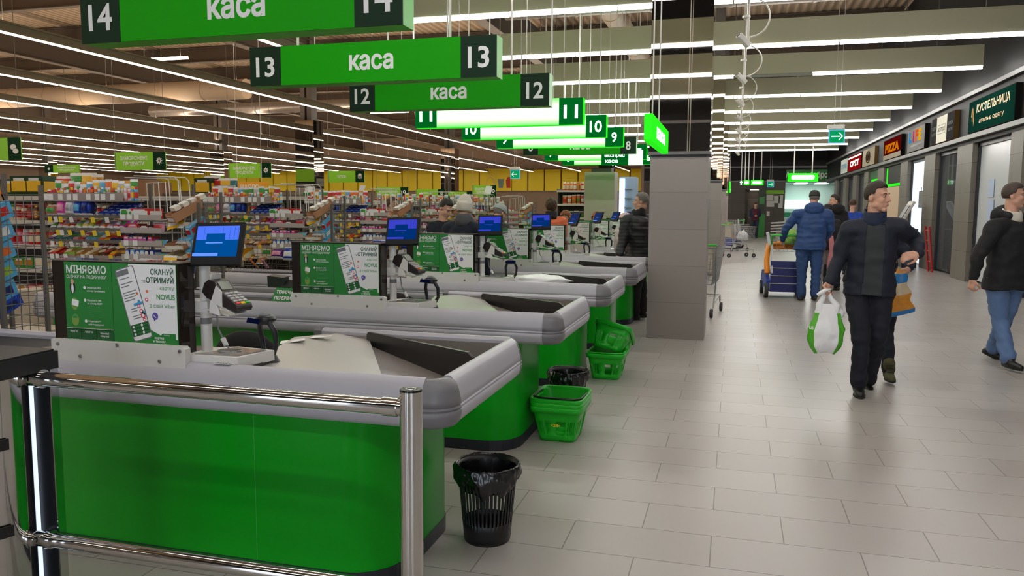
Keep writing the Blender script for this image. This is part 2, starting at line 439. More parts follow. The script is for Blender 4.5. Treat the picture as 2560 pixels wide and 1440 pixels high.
# mall columns: tiles to 2.1 m, mirror above, a dark shadow gap between
for i, yy in enumerate((9.15, 18.35, 27.6, 36.8)):
    mb = MB()
    mb.bb(-0.94, -0.29, yy, yy+0.62, 0, 2.07, 0); mb.bb(-0.92, -0.31, yy+0.02, yy+0.6, 2.07, 2.11, 2)
    mb.bb(-0.955, -0.285, yy-0.02, yy+0.64, 2.11, 4.75, 1); mb.bb(-0.9, -0.33, yy+0.03, yy+0.58, 4.75, 7.35, 3)
    mb.bb(-0.965, -0.275, yy-0.03, yy+0.65, 2.10, 2.135, 4)
    o = struct('column', mb, [COLTILE, MIRROR, BLACK, STEELCOL, RAIL], loc=(-0.94, yy, 0))
# ---- round air ducts under the roof
DUCT = mat('beige insulated duct', (190, 168, 142), 0.5, var=0.06, bump=0.1, bscale=8)
TINDUCT = mat('galvanised duct', (176, 168, 160), 0.35, metal=0.6, var=0.08)
def duct(pts, r, m, label):
    mb = MB(); mb.tube(pts, r, 16)
    for a, b_ in zip(pts[:-1], pts[1:]):
        a = Vector(a); b_ = Vector(b_); L_ = (b_-a).length; n = max(1, int(L_/1.5)); d = (b_-a)/L_
        for q in range(1, n): p = a+d*(L_*q/n); mb.cyl(p-d*0.03, p+d*0.03, r*1.05, n=16, caps=True)
    tag(obj('air_duct', mb, m), label, 'duct', 'ducts under the roof')
duct([(-32, 11.4, 5.7), (-4.0, 11.4, 5.7)], 0.3, DUCT, 'long beige round duct crossing under the roof over the sales hall')
duct([(-5.0, 17.2, 5.9), (4.6, 17.2, 5.9)], 0.3, TINDUCT, 'round duct above the mall lights, crossing the passage')
duct([(-23, 27.5, 5.3), (-11.5, 27.5, 5.3), (-11.3, 27.5, 5.25), (-11.2, 27.5, 4.7)], 0.22, TINDUCT, 'bent metal duct turning down beside the mirrored column')
duct([(-30, 23.0, 5.3), (-15.5, 23.0, 5.3)], 0.33, DUCT, 'thick beige duct behind the mirrored column over the shelves')
duct([(-1.5, 21.6, 5.1), (4.4, 21.6, 5.1)], 0.2, TINDUCT, 'slim duct above the mall lights near the shop fronts')
duct([(-3.0, 7.0, 6.2), (-3.0, 30.0, 6.2)], 0.28, DUCT, 'beige duct running along the edge of the mall passage')
duct([(0.8, 11.6, 5.2), (4.6, 11.6, 5.0)], 0.16, TINDUCT, 'narrow bright pipe above the mall lights in the passage')
# ---- mall light baffles: beige panels across the passage with a light tube under each
BAFFLE = mat('beige grey baffle board', (186, 182, 154), 0.55, var=0.04, scale=0.6)
TUBE = emit('mall light tube', (255, 252, 247), TUBE_MALL)
MUP = emit('added mall ceiling fill', (255, 240, 220), UPFILL*0.12)
TUBEOFF = mat('unlit light tube', (150, 150, 140), 0.4)
NB = 10
first = True
for i in range(-4, NB):
    yy = 10.85+3.06*i
    xl = [-4.6, -4.2, -4.6, -4.6, -4.4, -4.5, -4.6, -4.6, -4.6, -4.6][i] if i >= 0 else -4.6
    xr = 4.4
    if i == 9: xl = -1.0
    e = NB-1-i
    t = thing('ceiling_light', 'beige baffle with a light tube across the passage, %s from the far end' % ORD[e], 'ceiling light', ((xl+xr)/2, yy, 4.15), 'baffle lights across the mall passage')
    mb = MB(); mb.bb(xl, xr, yy-0.035, yy+0.035, 4.19, 4.58); obj('baffle_panel', mb, BAFFLE, t)
    n = 6; wseg = (xr-xl)/n
    for q in range(n):
        mb = MB(); mb.bb(xl+q*wseg+0.012, xl+(q+1)*wseg-0.012, yy-0.038, yy+0.038, 4.135, 4.19)
        off = (i == 2 and q == 3) or (i == 5 and q == 1)
        obj('light_tube', mb, TUBEOFF if off else TUBE, t)
    mb = MB(); mb.poly([(xl+0.05, yy-0.022, 4.5815), (xr-0.05, yy-0.022, 4.5815), (xr-0.05, yy+0.022, 4.5815), (xl+0.05, yy+0.022, 4.5815)]); obj('uplight_tube', mb, MUP, t)  # added glowing strip, unseen from below, to lighten the roof above
    rods(t, [(xx, yy, 4.6, 0.006) for xx in (xl+0.8, (xl+xr)/2, xr-0.8)], WIRE)
# ---- sales hall light rows, along the aisles
HTUBE = emit('hall light tube', (255, 244, 226), TUBE_HALL)
HUP = emit('added hall ceiling fill', (255, 230, 202), UPFILL)
TRUNK = mat('olive light trunking', (136, 124, 98), 0.5, var=0.05)
for i in range(12):
    xx = -7.45-3.6*i
    t = thing('light_row', 'long light row over the sales hall shelves, %s from the mall passage' % ORD[i], 'ceiling light', (xx, 18, 4.14), 'light rows over the sales hall')
    mb = MB(); mb.bb(xx-0.06, xx+0.06, -4, 58, 4.17, 4.30); mb.bb(xx-0.09, xx+0.09, -4, 58, 4.30, 4.33); obj('trunking', mb, TRUNK, t)
    for q in range(10):
        mb = MB(); mb.bb(xx-0.017, xx+0.017, -4+q*6.2+0.04, -4+(q+1)*6.2-0.04, 4.15, 4.17); obj('light_tube', mb, HTUBE, t)
    mb = MB(); mb.poly([(xx-0.035, -3.9, 4.3315), (xx+0.035, -3.9, 4.3315), (xx+0.035, 57.9, 4.3315), (xx-0.035, 57.9, 4.3315)]); obj('uplight_tube', mb, HUP, t)  # upward glow added on top of the trunking to brighten the hall ceiling
    rods(t, [(xx, yy, 4.34, 0.005) for yy in range(-2, 58, 6)], WIRE)
# a few short tubes fixed higher up across the hall
for i, (a, yy, z) in enumerate(((-15.0, 17.5, 5.2), (-19.5, 10.8, 5.6), (-13.0, 27.0, 4.9), (-8.0, 30.0, 4.3))):
    mb = MB(); mb.bb(a, a+1.5, yy-0.04, yy+0.04, z, z+0.06)
    for q in (0.2, 1.3): mb.cyl((a+q, yy, z+0.06), (a+q, yy, ZT), 0.005, n=5, mat=1)
    tag(obj('tube_lamp', mb, [HTUBE, WIRE]), 'short tube lamp hung crosswise above the light rows, %s from the entrance' % ORD[(1, 0, 2, 3)[i]], 'ceiling light', 'crosswise tube lamps')
# ================================================================ checkouts
Y0 = 2.56; DY = 1.84; NT = 9
TILL = ['first checkout, behind the chrome barrier'] + ['%s checkout from the chrome barrier' % ORD[i] for i in range(1, 12)]
DECK = mat('grey brown worktop', (86, 78, 74), 0.35, var=0.05)
WELL = mat('grey packing tray', (128, 121, 116), 0.3, var=0.04, scale=4)
CHUTE = mat('pale steel chute', (188, 184, 178), 0.3, metal=0.2, var=0.03)
DIVID = mat('black divider board', (24, 22, 23), 0.35, var=0.05)
PLINTH = mat('dark plinth strip', (30, 32, 42), 0.4, var=0.05)
PROF = [(-0.035, 0.872), (-0.03, 0.884), (-0.012, 0.887), (0.0, 0.882), (0.011, 0.865), (0.021, 0.838), (0.028, 0.808), (0.0315, 0.787), (0.0275, 0.785), (0.0275, 0.780), (0.0325, 0.778), (0.0325, 0.772), (0.0282, 0.770), (0.0282, 0.765), (0.0325, 0.763), (0.031, 0.745), (0.024, 0.722), (0.008, 0.704), (-0.01, 0.699), (-0.035, 0.70)]
X0, X1 = -4.72, -1.05          # front bumper ends
FY = Y0+0.035
def rail_front(mb, x0, x1, y, mat_=0):       # profile along x, outward = -y
    mb.prism([(y-d, z) for d, z in PROF], 'x', x0, x1, mat_, True)
def sweep_corner(mb, c, r, a0, a1, mat_=0, n=8, dmax=0.0):
    """bumper profile turned about a vertical axis"""
    vs = []; k = len(PROF)
    for i in range(n+1):
        a = a0+(a1-a0)*i/n
        for d, z in PROF: rr_ = max(0.004, r+d+dmax*(0.5 if z < 0.87 else 0)); vs.append((c[0]+rr_*math.cos(a), c[1]+rr_*math.sin(a), z-0.004*(z > .87)))
    fs = []
    for i in range(n):
        for j in range(k-1): fs.append((i*k+j, (i+1)*k+j, (i+1)*k+j+1, i*k+j+1))
    mb.add(vs, fs, mat_, True)
    mb.add(vs[:k], [tuple(range(k))], mat_); mb.add(vs[-k:], [tuple(range(k))[::-1]], mat_)
def rounded(x0, x1, y0, y1, rs, n=8):
    """rectangle outline with its own radius per corner: (x0y0, x1y0, x1y1, x0y1)"""
    out = []
    for (cx, cyy, a, r) in ((x0+rs[0], y0+rs[0], PI, rs[0]), (x1-rs[1], y0+rs[1], -PI/2, rs[1]), (x1-rs[2], y1-rs[2], 0, rs[2]), (x0+rs[3], y1-rs[3], PI/2, rs[3])):
        if r < 1e-4: out.append((cx, cyy)); continue
        for i in range(n+1): t = a+PI/2*i/n; out.append((cx+r*math.cos(t), cyy+r*math.sin(t)))
    return out
def make_till():
    root = thing('checkout_counter', 'green checkout counter with grey bumper rail, the '+TILL[0], 'checkout', (-2.9, Y0+0.5, 0), 'checkout counters along the passage')
    # green body: packing end and conveyor arm
    def outline(g_): return [(-4.7-g_, FY+0.09-g_)]+rounded(-2.02, -1.25+g_, FY+0.09-g_, FY+0.86+g_, (0, 0.2, 0.16, 0))[1:]+[(-2.02, FY+0.5+g_), (-4.7-g_, FY+0.5+g_)]
    mb = MB(); mb.prism(outline(0), 'z', 0.066, 0.72, 0, True)
    obj('body', mb, GREEN, root)
    mb = MB(); mb.bb(-1.822, -1.819, FY+0.0885, FY+0.092, 0.07, 0.70)
    obj('panel_seam', mb, mat('seam green', (40, 170, 50), 0.4), root)
    mb = MB(); mb.prism(outline(0.004), 'z', 0.0, 0.066, 0)
    obj('plinth', mb, PLINTH, root)
    mb = MB(); rail_front(mb, X0, X1, FY); obj('front_bumper', mb, BUMPER, root)
    # end bumper along y, outward = +x
    xe = -0.975
    mb = MB(); mb.prism([(xe+d, z) for d, z in PROF], 'y', FY+0.075, FY+0.93, 0, True); obj('end_bumper', mb, BUMPER, root)
    mb = MB(); sweep_corner(mb, (X1, FY+0.075), 0.075, -PI/2, 0, dmax=0.014); obj('corner_cap', mb, CAPGREY, root)
    mb = MB(); sweep_corner(mb, (xe-0.03, FY+0.93), 0.03, 0, PI/2, dmax=0.006); obj('corner_cap', mb, CAPGREY, root)
    mb = MB(); sweep_corner(mb, (X0, FY+0.04), 0.04, -PI, -PI/2, dmax=0.006); obj('corner_cap', mb, CAPGREY, root)
    # back rail of the packing end, inner wall
    yb = FY+0.96
    mb = MB(); mb.prism([(yb-0.02, 0.80), (yb+0.03, 0.80), (yb+0.03, 0.872), (yb+0.015, 0.886), (yb-0.005, 0.886), (yb-0.02, 0.872)], 'x', -1.99, -1.005, 0); obj('back_rail', mb, BUMPER, root)
    mb = MB(); mb.prism([(yb-0.024, 0.80), (yb+0.034, 0.80), (yb+0.034, 0.874), (yb+0.015, 0.89), (yb-0.007, 0.89), (yb-0.024, 0.874)], 'x', -2.03, -1.99, 0); obj('rail_cap', mb, CAPGREY, root)
    # packing tray sloping down to the passage, chute plate, divider
    def fz(x): return 0.85-(x+1.95)/0.94*0.12
    mb = MB()
    mb.slab([(-1.95, FY+0.0, 0.85), (-1.01, FY+0.0, fz(-1.01)), (-1.01, yb, fz(-1.01)), (-1.95, yb, 0.85)], (0, 0, -0.012), 0)
    mb.bb(-1.96, -1.0, FY+0.015, FY+0.035, 0.715, 0.86, 0); mb.bb(-1.03, -1.01, FY+0.0, yb, 0.715, 0.84, 0); mb.bb(-1.96, -1.01, yb-0.03, yb-0.02, 0.715, 0.86, 0)
    obj('packing_tray', mb, WELL, root)
    mb = MB()
    P = [(-1.80, FY+0.04), (-1.20, FY+0.04), (-1.72, FY+0.93), (-1.90, FY+0.94), (-2.0, FY+0.70), (-1.93, FY+0.40)]
    mb.slab([(x, y, fz(x)+0.022) for x, y in P], (0, 0, -0.018), 0); obj('chute', mb, CHUTE, root)
    mb = MB()
    a = Vector((-1.72, FY+0.93, 0)); b = Vector((-1.04, FY+0.54, 0)); n = Vector((b.y-a.y, a.x-b.x, 0)).normalized()*0.016
    top = [Vector((a.x, a.y, 0.872)), Vector((a.x+0.012, a.y-0.007, 0.884)), Vector((b.x-0.03, b.y+0.018, 0.884)), Vector((b.x, b.y, 0.865))]
    mb.slab([Vector((a.x, a.y, fz(a.x))), Vector((b.x, b.y, fz(b.x)))]+top[::-1], n, 0); obj('divider', mb, DIVID, root)
    # cashier deck, conveyor
    mb = MB(); mb.bb(-2.98, -1.95, FY+0.0, FY+0.45, 0.838, 0.858, 0); mb.bb(-2.98, -1.95, FY+0.44, FY+0.46, 0.72, 0.858, 0); obj('deck', mb, DECK, root)
    mb = MB(); mb.bb(-4.68, -2.99, FY+0.03, FY+0.41, 0.70, 0.856, 0); obj('conveyor_belt', mb, BELT, root)
    mb = MB(); y2 = FY+0.43
    mb.prism([(y2-0.02, 0.78), (y2+0.03, 0.78), (y2+0.03, 0.872), (y2+0.015, 0.886), (y2-0.005, 0.886), (y2-0.02, 0.872)], 'x', -4.74, -2.95, 0); obj('belt_rail', mb, BUMPER, root)
    return root
till = make_till()
TILLS = [till]
for i in range(1, NT):
    TILLS.append(dup(till, (till.location.x, till.location.y+DY*i, 0), 'green checkout counter with grey bumper rail, the '+TILL[i]))
# ---------------------------------------------------------------- acrylic box with the two posters
ACRYL = clear('smoked acrylic', (52, 44, 38), 0.72)
ACTOP = clear('greyish clear acrylic', (150, 142, 134), 0.6)
PGREEN = mat('poster green', (26, 122, 44), 0.45, var=0.05); PDGREEN = mat('poster dark green', (12, 84, 34), 0.45, var=0.05)
PWHITE = mat('poster white', (226, 226, 226), 0.45, var=0.02); INKGREEN = mat('poster ink green', (10, 78, 48), 0.5); INKLIGHT = mat('poster mid green', (46, 140, 66), 0.5)
PHONEG = mat('phone rim grey', (110, 112, 116), 0.4); VIOLET = mat('violet bubble', (92, 78, 160), 0.5); REDP = mat('pink red dot', (214, 58, 84), 0.5)
BLUEP = mat('poster blue', (60, 150, 196), 0.5); ORANGEP = mat('poster orange', (226, 120, 50), 0.5); SKINP = mat('poster skin tone', (206, 160, 130), 0.6); LEAF = mat('poster olive green', (118, 150, 60), 0.5)
def disc(mb, c, r, mat_, n=14, lift=0.0, r2=None):
    pts = []
    for i in range(n): a = 2*PI*i/n; pts.append((c[0]+r*math.cos(a), c[1]-lift, c[2]+(r2 or r)*math.sin(a)))
    mb.poly(pts, mat_)
def make_box():
    yb = FY+0.0
    root = thing('poster_box', 'smoked acrylic box with green and white posters on the '+TILL[0], 'poster box', (-2.36, yb+0.15, 0.858), 'acrylic poster boxes on the checkouts')
    mb = MB(); mb.prism([(-2.70, 0.859), (-2.058, 0.859), (-2.05, 0.872), (-2.05, 0.938), (-2.062, 0.948), (-2.70, 0.948)], 'y', yb-0.012, yb+0.02, 0)
    b = obj('mounting_strip', mb, WHITEMETAL, root)
    for x, z in ((-2.665, 0.93), (-2.555, 0.885), (-2.37, 0.94), (-2.17, 0.885), (-2.075, 0.93)):
        mb = MB(); mb.cyl((x, yb-0.012, z), (x, yb-0.017, z), 0.008, 0.006, 10); obj('screw', mb, STEEL, b)
    mb = MB(); yf = yb+0.022
    mb.bb(-2.71, -2.09, yf, yf+0.005, 0.862, 1.272); mb.bb(-2.71, -2.705, yf, yf+0.085, 0.862, 1.272); mb.bb(-2.095, -2.09, yf, yf+0.085, 0.862, 1.272); mb.bb(-2.71, -2.09, yf+0.08, yf+0.085, 0.862, 1.272)
    obj('acrylic_panel', mb, ACRYL, root)
    mb = MB(); mb.bb(-2.715, -2.085, yf-0.004, yf+0.089, 1.272, 1.277); obj('lid', mb, ACTOP, root)
    # left poster
    x0, x1, z0, z1 = -2.646, -2.412, 0.928, 1.267; y = yf-0.003
    mb = MB(); mb.bb(x0, x1, y, y+0.002, z0, z1, 0)
    yy = y-0.0006
    def t(s_, x, z, h, m_, al='c', bold=0.02, wid=None): mb.text(s_, (x, yy, z), h=h, mat=m_, align=al, bold=bold, wid=wid, lift=0.0008)
    def q(xa, xb, za, zb, m_, l=0.0): mb.poly([(xa, yy-l, za), (xb, yy-l, za), (xb, yy-l, zb), (xa, yy-l, zb)], m_)
    mb.poly([(x0, yy, z0), (x1, yy, z0), (x1, yy, z0+0.065), (x0, yy, z0+0.065)], 2)
    t('МІНЯЄМО', (x0+x1)/2-0.006, 1.222, 0.031, 1, bold=0.02, wid=0.198); t('ОЦІНКИ НА ПОДАРУНКИ', (x0+x1)/2-0.006, 1.201, 0.013, 1, bold=0.008, wid=0.198)
    for k, (z, l1, l2) in enumerate(((1.160, 'Завантажуйте', 'номер працівника'), (1.108, 'Відправте SMS', 'на номер 8000*'), (1.022, 'Отримайте**', 'свій подарунок!'))):
        disc(mb, (-2.547, yy, z+0.003), 0.0065, 1); t(l1, -2.535, z, 0.0075, 1, 'l', 0.01); t(l2, -2.535, z-0.013, 0.0075, 1, 'l', 0.01)
        if k == 1:
            for j in range(6): q(-2.532, -2.45-0.006*(j % 3), z-0.024-j*0.008, z-0.0225-j*0.008, 3)
    disc(mb, (-2.607, yy, 1.163), 0.014, 4, r2=0.026); disc(mb, (-2.607, yy, 1.186), 0.008, 5, lift=.0004, r2=0.011); disc(mb, (-2.607, yy, 1.158), 0.006, 1, lift=.0004, r2=0.02)
    disc(mb, (-2.600, yy, 1.095), 0.017, 6, r2=0.026); mb.poly([(-2.615, yy-.0004, 1.09), (-2.582, yy-.0004, 1.083), (-2.578, yy-.0004, 1.108), (-2.611, yy-.0004, 1.115)], 1)
    disc(mb, (-2.600, yy, 1.028), 0.018, 6, r2=0.025); q(-2.612, -2.59, 1.035, 1.05, 3, .0004)
    for j in range(3): q(x0+0.012, x1-0.012-0.03*j, 1.001-j*0.008-0.004, 1.001-j*0.008-0.0025, 6)
    q(x0, x1, 0.9925, 0.9945, 1)
    for xx in (-2.573, -2.497): q(xx-0.001, xx+0.001, z0, 0.9935, 1)
    t('УВАГА!', -2.61, 0.976, 0.008, 1); t('УВАГА!', -2.535, 0.976, 0.008, 1); t('Шановні', -2.456, 0.974, 0.008, 1); t('покупці!', -2.456, 0.963, 0.008, 1)
    for xx in (-2.622, -2.597, -2.515):
        disc(mb, (xx, yy, 0.944), 0.011, 1); disc(mb, (xx, yy, 0.944), 0.0088, 0, lift=.0004)
        mb.poly([(xx-0.006, yy-.0007, 0.937), (xx-0.004, yy-.0007, 0.937), (xx+0.006, yy-.0007, 0.951), (xx+0.004, yy-.0007, 0.951)], 1)
    t('+18', -2.545, 0.939, 0.010, 1)
    obj('gift_poster', mb, [PGREEN, PWHITE, PDGREEN, INKLIGHT, BLACK, SKINP, LEAF], root)
    # right poster
    x0, x1 = -2.41, -2.103; z0b = 0.926
    mb = MB(); mb.bb(x0, x1, y, y+0.002, z0b, z1, 0)
    # white field with a curved lower edge
    cur = [(x0+0.083, z1-0.002), (x0+0.076, z1-0.03), (x0+0.085, z1-0.10), (x0+0.13, z1-0.20), (x0+0.175, z1-0.262), (x0+0.225, z1-0.284), (x0+0.235, z1-0.276), (x0+0.295, z1-0.276), (x0+0.297, z1-0.298), (x1-0.002, z1-0.298), (x1-0.002, z1-0.002)]
    vs = [(u, yy, v) for u, v in cur]; mb.poly(vs, 1)
    # telephone
    ang = math.radians(16); ca, sa = math.cos(ang), math.sin(ang); pc = (x0+0.101, 1.106)
    def ph(u, v, l=0.0): return (pc[0]+u*ca+v*sa*-1, yy-0.0004-l, pc[1]+u*sa*1+v*ca)
    def pq(a, b_, c, d, m_, l): mb.poly([ph(a, c, l), ph(b_, c, l), ph(b_, d, l), ph(a, d, l)], m_)
    def rr_poly(w_, h_, r, l, m_): mb.poly([ph(u, v, l) for u, v in rounded(-w_, w_, -h_, h_, (r,)*4, 4)], m_)
    rr_poly(0.047, 0.15, 0.012, 0.0, 3); rr_poly(0.043, 0.146, 0.010, 0.0004, 1)
    pq(-0.043, 0.018, 0.120, 0.142, 3, 0.0006)
    for j, v in enumerate((0.105, 0.085, 0.073, 0.048, 0.037, 0.026, 0.015)): pq(-0.036, -0.036+(0.05, 0.06, 0.04, 0.065, 0.068, 0.06, 0.05)[j], v, v+0.004, 8, 0.0006)
    pq(0.0, 0.042, -0.012, 0.0, 5, 0.0006)
    for j, v in enumerate((-0.022, -0.032, -0.052, -0.062)): pq(-0.02, -0.02+(0.05, 0.03, 0.05, 0.045)[j], v, v+0.004, 8, 0.0006)
    pq(-0.043, 0.043, -0.130, -0.082, 9, 0.0007)
    for a in range(2):
        for b_ in range(3):
            c = ph(-0.03+a*0.042, -0.091-b_*0.015, 0.0009); disc(mb, c, 0.0055, 1, 10)
            pq(-0.02+a*0.042, 0.005+a*0.034, -0.092-b_*0.015, -0.090-b_*0.015, 9+1, 0.0009)
    xr = x1-0.012
    t('СКАНУЙ', xr, 1.226, 0.022, 2, 'r', 0.02, 0.108); t('ОТРИМУЙ', xr, 1.193, 0.022, 2, 'r', 0.025, 0.13); t('та', xr-0.134, 1.193, 0.014, 2, 'r', 0.0)
    t('картку', xr, 1.166, 0.015, 10, 'r', 0.0); t('NOVUS', xr+0.003, 1.127, 0.022, 10, 'r', 0.02, 0.086); t('в свій Viber', xr+0.003, 1.094, 0.016, 10, 'r', 0.0, 0.12)
    disc(mb, (x1-0.105, yy, 1.060), 0.0145, 6, lift=0.0006); mb.poly([(x1-0.112, yy-.0006, 1.048), (x1-0.102, yy-.0006, 1.047), (x1-0.11, yy-.0006, 1.038)], 6)
    mb.tube([(x1-0.111, yy-0.0012, 1.065), (x1-0.108, yy-0.0012, 1.059), (x1-0.100, yy-0.0012, 1.054)], 0.0014, 5, 1)
    for (u, v, r, m_) in ((0.127, 0.172, .0075, 7), (0.138, 0.152, .009, 7), (0.152, 0.118, .008, 7), (0.146, 0.135, .012, 7), (0.128, 0.19, .007, 5), (0.148, 0.145, .009, 5), (0.165, 0.199, .008, 7), (0.12, 0.222, .006, 11), (0.168, 0.232, .006, 11)):
        disc(mb, (x0+u, yy-0.0012, z0b+v), r, m_, 12)
        if m_ == 7: disc(mb, (x0+u, yy-0.0014, z0b+v), r*0.55, 1, 10)
    t('картка', x0+0.218, 0.968, 0.010, 1); t('в твоєму', x0+0.218, 0.954, 0.010, 1); t('телефоні', x0+0.218, 0.940, 0.010, 1)
    t('NOVUS', x0+0.24, 0.982, 0.006, 1, 'l', 0.0)
    obj('loyalty_poster', mb, [PGREEN, PWHITE, INKGREEN, PHONEG, BLACK, BLUEP, VIOLET, REDP, GREYPRINT, PDGREEN, INKLIGHT, ORANGEP], root)
    return root
pbox = make_box(); 
for i in range(1, NT): dup(pbox, (pbox.location.x, pbox.location.y+DY*i, pbox.location.z), 'smoked acrylic box with green and white posters on the '+TILL[i])
# ---------------------------------------------------------------- white pole with customer screen, terminal arm and base tray
SCR_A = emit('screen upper blue', (74, 112, 232), 0.85); SCR_B = emit('screen lower blue', (0, 74, 146), 0.75); SCR_C = emit('screen bar', (96, 140, 240), 0.9)
SCR_E = emit('screen indigo', (58, 66, 200), 0.7); SCR_F = emit('screen deep blue', (0, 48, 118), 0.65); SCR_D = emit('dim screen', (34, 52, 110), 0.5)
def make_pole(kind=0):
    px, py = -2.063, FY+0.14
    root = thing('customer_display', 'white pole with a black customer screen on the '+TILL[0], 'customer display', (px, py, 0.858), 'screen poles on the checkouts')
    mb = MB(); mb.cyl((px, py, 0.858), (px, py, 1.27), 0.022, n=18, mat=0); mb.cyl((px, py, 1.02), (px, py, 1.045), 0.0224, n=18, mat=1)
    for z in (0.9, 0.96, 1.0, 1.07): mb.cyl((px-0.0225, py-0.004, z), (px-0.0235, py-0.004, z), 0.003, n=6, mat=1)
    obj('pole', mb, [WHITEMETAL, GREYPRINT], root)
    # base tray
    mb = MB(); mb.prism([(-2.085, FY+0.02), (-1.845, FY+0.03), (-1.80, FY+0.22), (-1.99, FY+0.25), (-2.085, FY+0.2)], 'z', 0.868, 0.910, 0); obj('base_tray', mb, WHITEMETAL, root, bevel=0.004)
    mb = MB(); mb.prism([(-2.05, FY+0.045), (-1.86, FY+0.055), (-1.825, FY+0.20), (-1.98, FY+0.22)], 'z', 0.910, 0.914, 0); mb.tube([(-1.95+0.05*math.cos(a*PI/8), FY+0.13+0.035*math.sin(a*PI/8), 0.916) for a in range(16)], 0.003, 6, 0, True); obj('tray_cover', mb, clear('clear plastic', (235, 235, 235), 0.25), root)
    mb = MB(); mb.bb(-2.05, -1.99, FY+0.035, FY+0.2, 0.856, 0.870, 0); mb.bb(-1.87, -1.815, FY+0.05, FY+0.2, 0.856, 0.870, 0); mb.bb(-2.05, -1.83, FY+0.1, FY+0.2, 0.856, 0.870); obj('tray_foot', mb, BLACK, root)
    # arm
    mb = MB(); mb.bb(px-0.03, px+0.03, py-0.03, py+0.028, 1.07, 1.115, 0); mb.slab([(px, py-0.028, 1.085), (px+0.15, py-0.06, 1.062), (px+0.16, py-0.01, 1.062), (px, py+0.028, 1.085)], (0, 0, 0.006), 0)
    mb.slab([(px+0.06, py-0.06, 1.075), (px+0.115, py-0.068, 1.066), (px+0.11, py-0.066, 1.09), (px+0.085, py-0.062, 1.13), (px+0.065, py-0.06, 1.12)], (0, 0.006, 0), 0)
    mb.bb(px-0.02, px+0.05, py-0.03, py+0.02, 1.165, 1.169, 0)
    mb.cyl((px-0.03, py, 1.09), (px-0.055, py, 1.09), 0.008, n=10, mat=1)
    obj('terminal_arm', mb, [WHITEMETAL, BLACK], root)
    mb = MB(); mb.tube([(px+0.05, py, 1.06), (px+0.06, py-0.005, 1.0), (px+0.09, py-0.01, 0.95), (px+0.14, py-0.02, 0.9), (px+0.16, py-0.02, 0.915)], 0.0035, 6, 0); mb.cyl((px+0.083, py-0.01, 0.965), (px+0.10, py-0.012, 0.935), 0.010, n=8, mat=1); obj('cable', mb, [GREYPRINT, WHITEMETAL], root)
    # screen
    cx, cz = -1.991, 1.345; tilt, yaw = math.radians(21.8), math.radians(6.7)
    if kind == 1: yaw = math.radians(-48)
    R = Rz(yaw) @ Rx(-tilt) @ Ry(math.radians(-1.5))
    c = Vector((cx, py-0.005, cz))
    mb = MB(); mb.box(c, (0.212, 0.022, 0.182), 0, R); mb.box(c+R @ Vector((0, 0.02, 0)), (0.12, 0.025, 0.1), 0, R)
    mb.cyl((px, py, 1.25), tuple(c+R @ Vector((-0.04, 0.02, -0.03))), 0.014, n=10, mat=0)
    mo = obj('monitor', mb, mat('matt black case', (14, 14, 16), 0.55, spec=0.25), root, bevel=0.004)
    mb = MB()
    def sq(a, b_, d, e, m_, l): mb.add([c+R @ Vector((u, -0.0114-l, v)) for u, v in ((a, d), (b_, d), (b_, e), (a, e))], [(0, 1, 2, 3)], m_)
    sq(-0.092, 0.090, -0.056, 0.074, 1, 0); sq(-0.092, 0.090, 0.015, 0.074, 0, .0004); sq(-0.048, 0.032, 0.0149, 0.042, 1, .0008); sq(-0.048, 0.024, 0.0, 0.005, 2, .0006); sq(-0.099, 0.01, -0.053, -0.041, 2, .0006)
    for xx in (-0.06, 0.02, 0.05, 0.07, 0.085): sq(xx, xx+0.0012, 0.018, 0.069, 1, .0006)
    for xx in (-0.02, 0.0, 0.008): sq(xx, xx+0.004, -0.014, -0.010, 3, .0006)
    obj('screen', mb, [SCR_D, SCR_D, SCR_C, BLACK] if kind == 1 else [SCR_E, SCR_F, SCR_E, BLACK] if kind == 2 else [SCR_A, SCR_B, SCR_C, BLACK], mo)
    return root
pole = make_pole(); 
pole2 = make_pole(2); pole2.location.y += DY; pole2['label'] = 'white pole with a black customer screen on the '+TILL[1]
for i in range(2, 4): dup(pole2, (pole2.location.x, pole2.location.y+DY*(i-1), pole2.location.z), 'white pole with a black customer screen on the '+TILL[i])
p2 = make_pole(1); p2.location.y += DY*4; p2['label'] = 'white pole with a black customer screen on the '+TILL[4]
for i in range(5, NT): dup(p2, (p2.location.x, p2.location.y+DY*(i-4), p2.location.z), 'white pole with a black customer screen on the '+TILL[i])
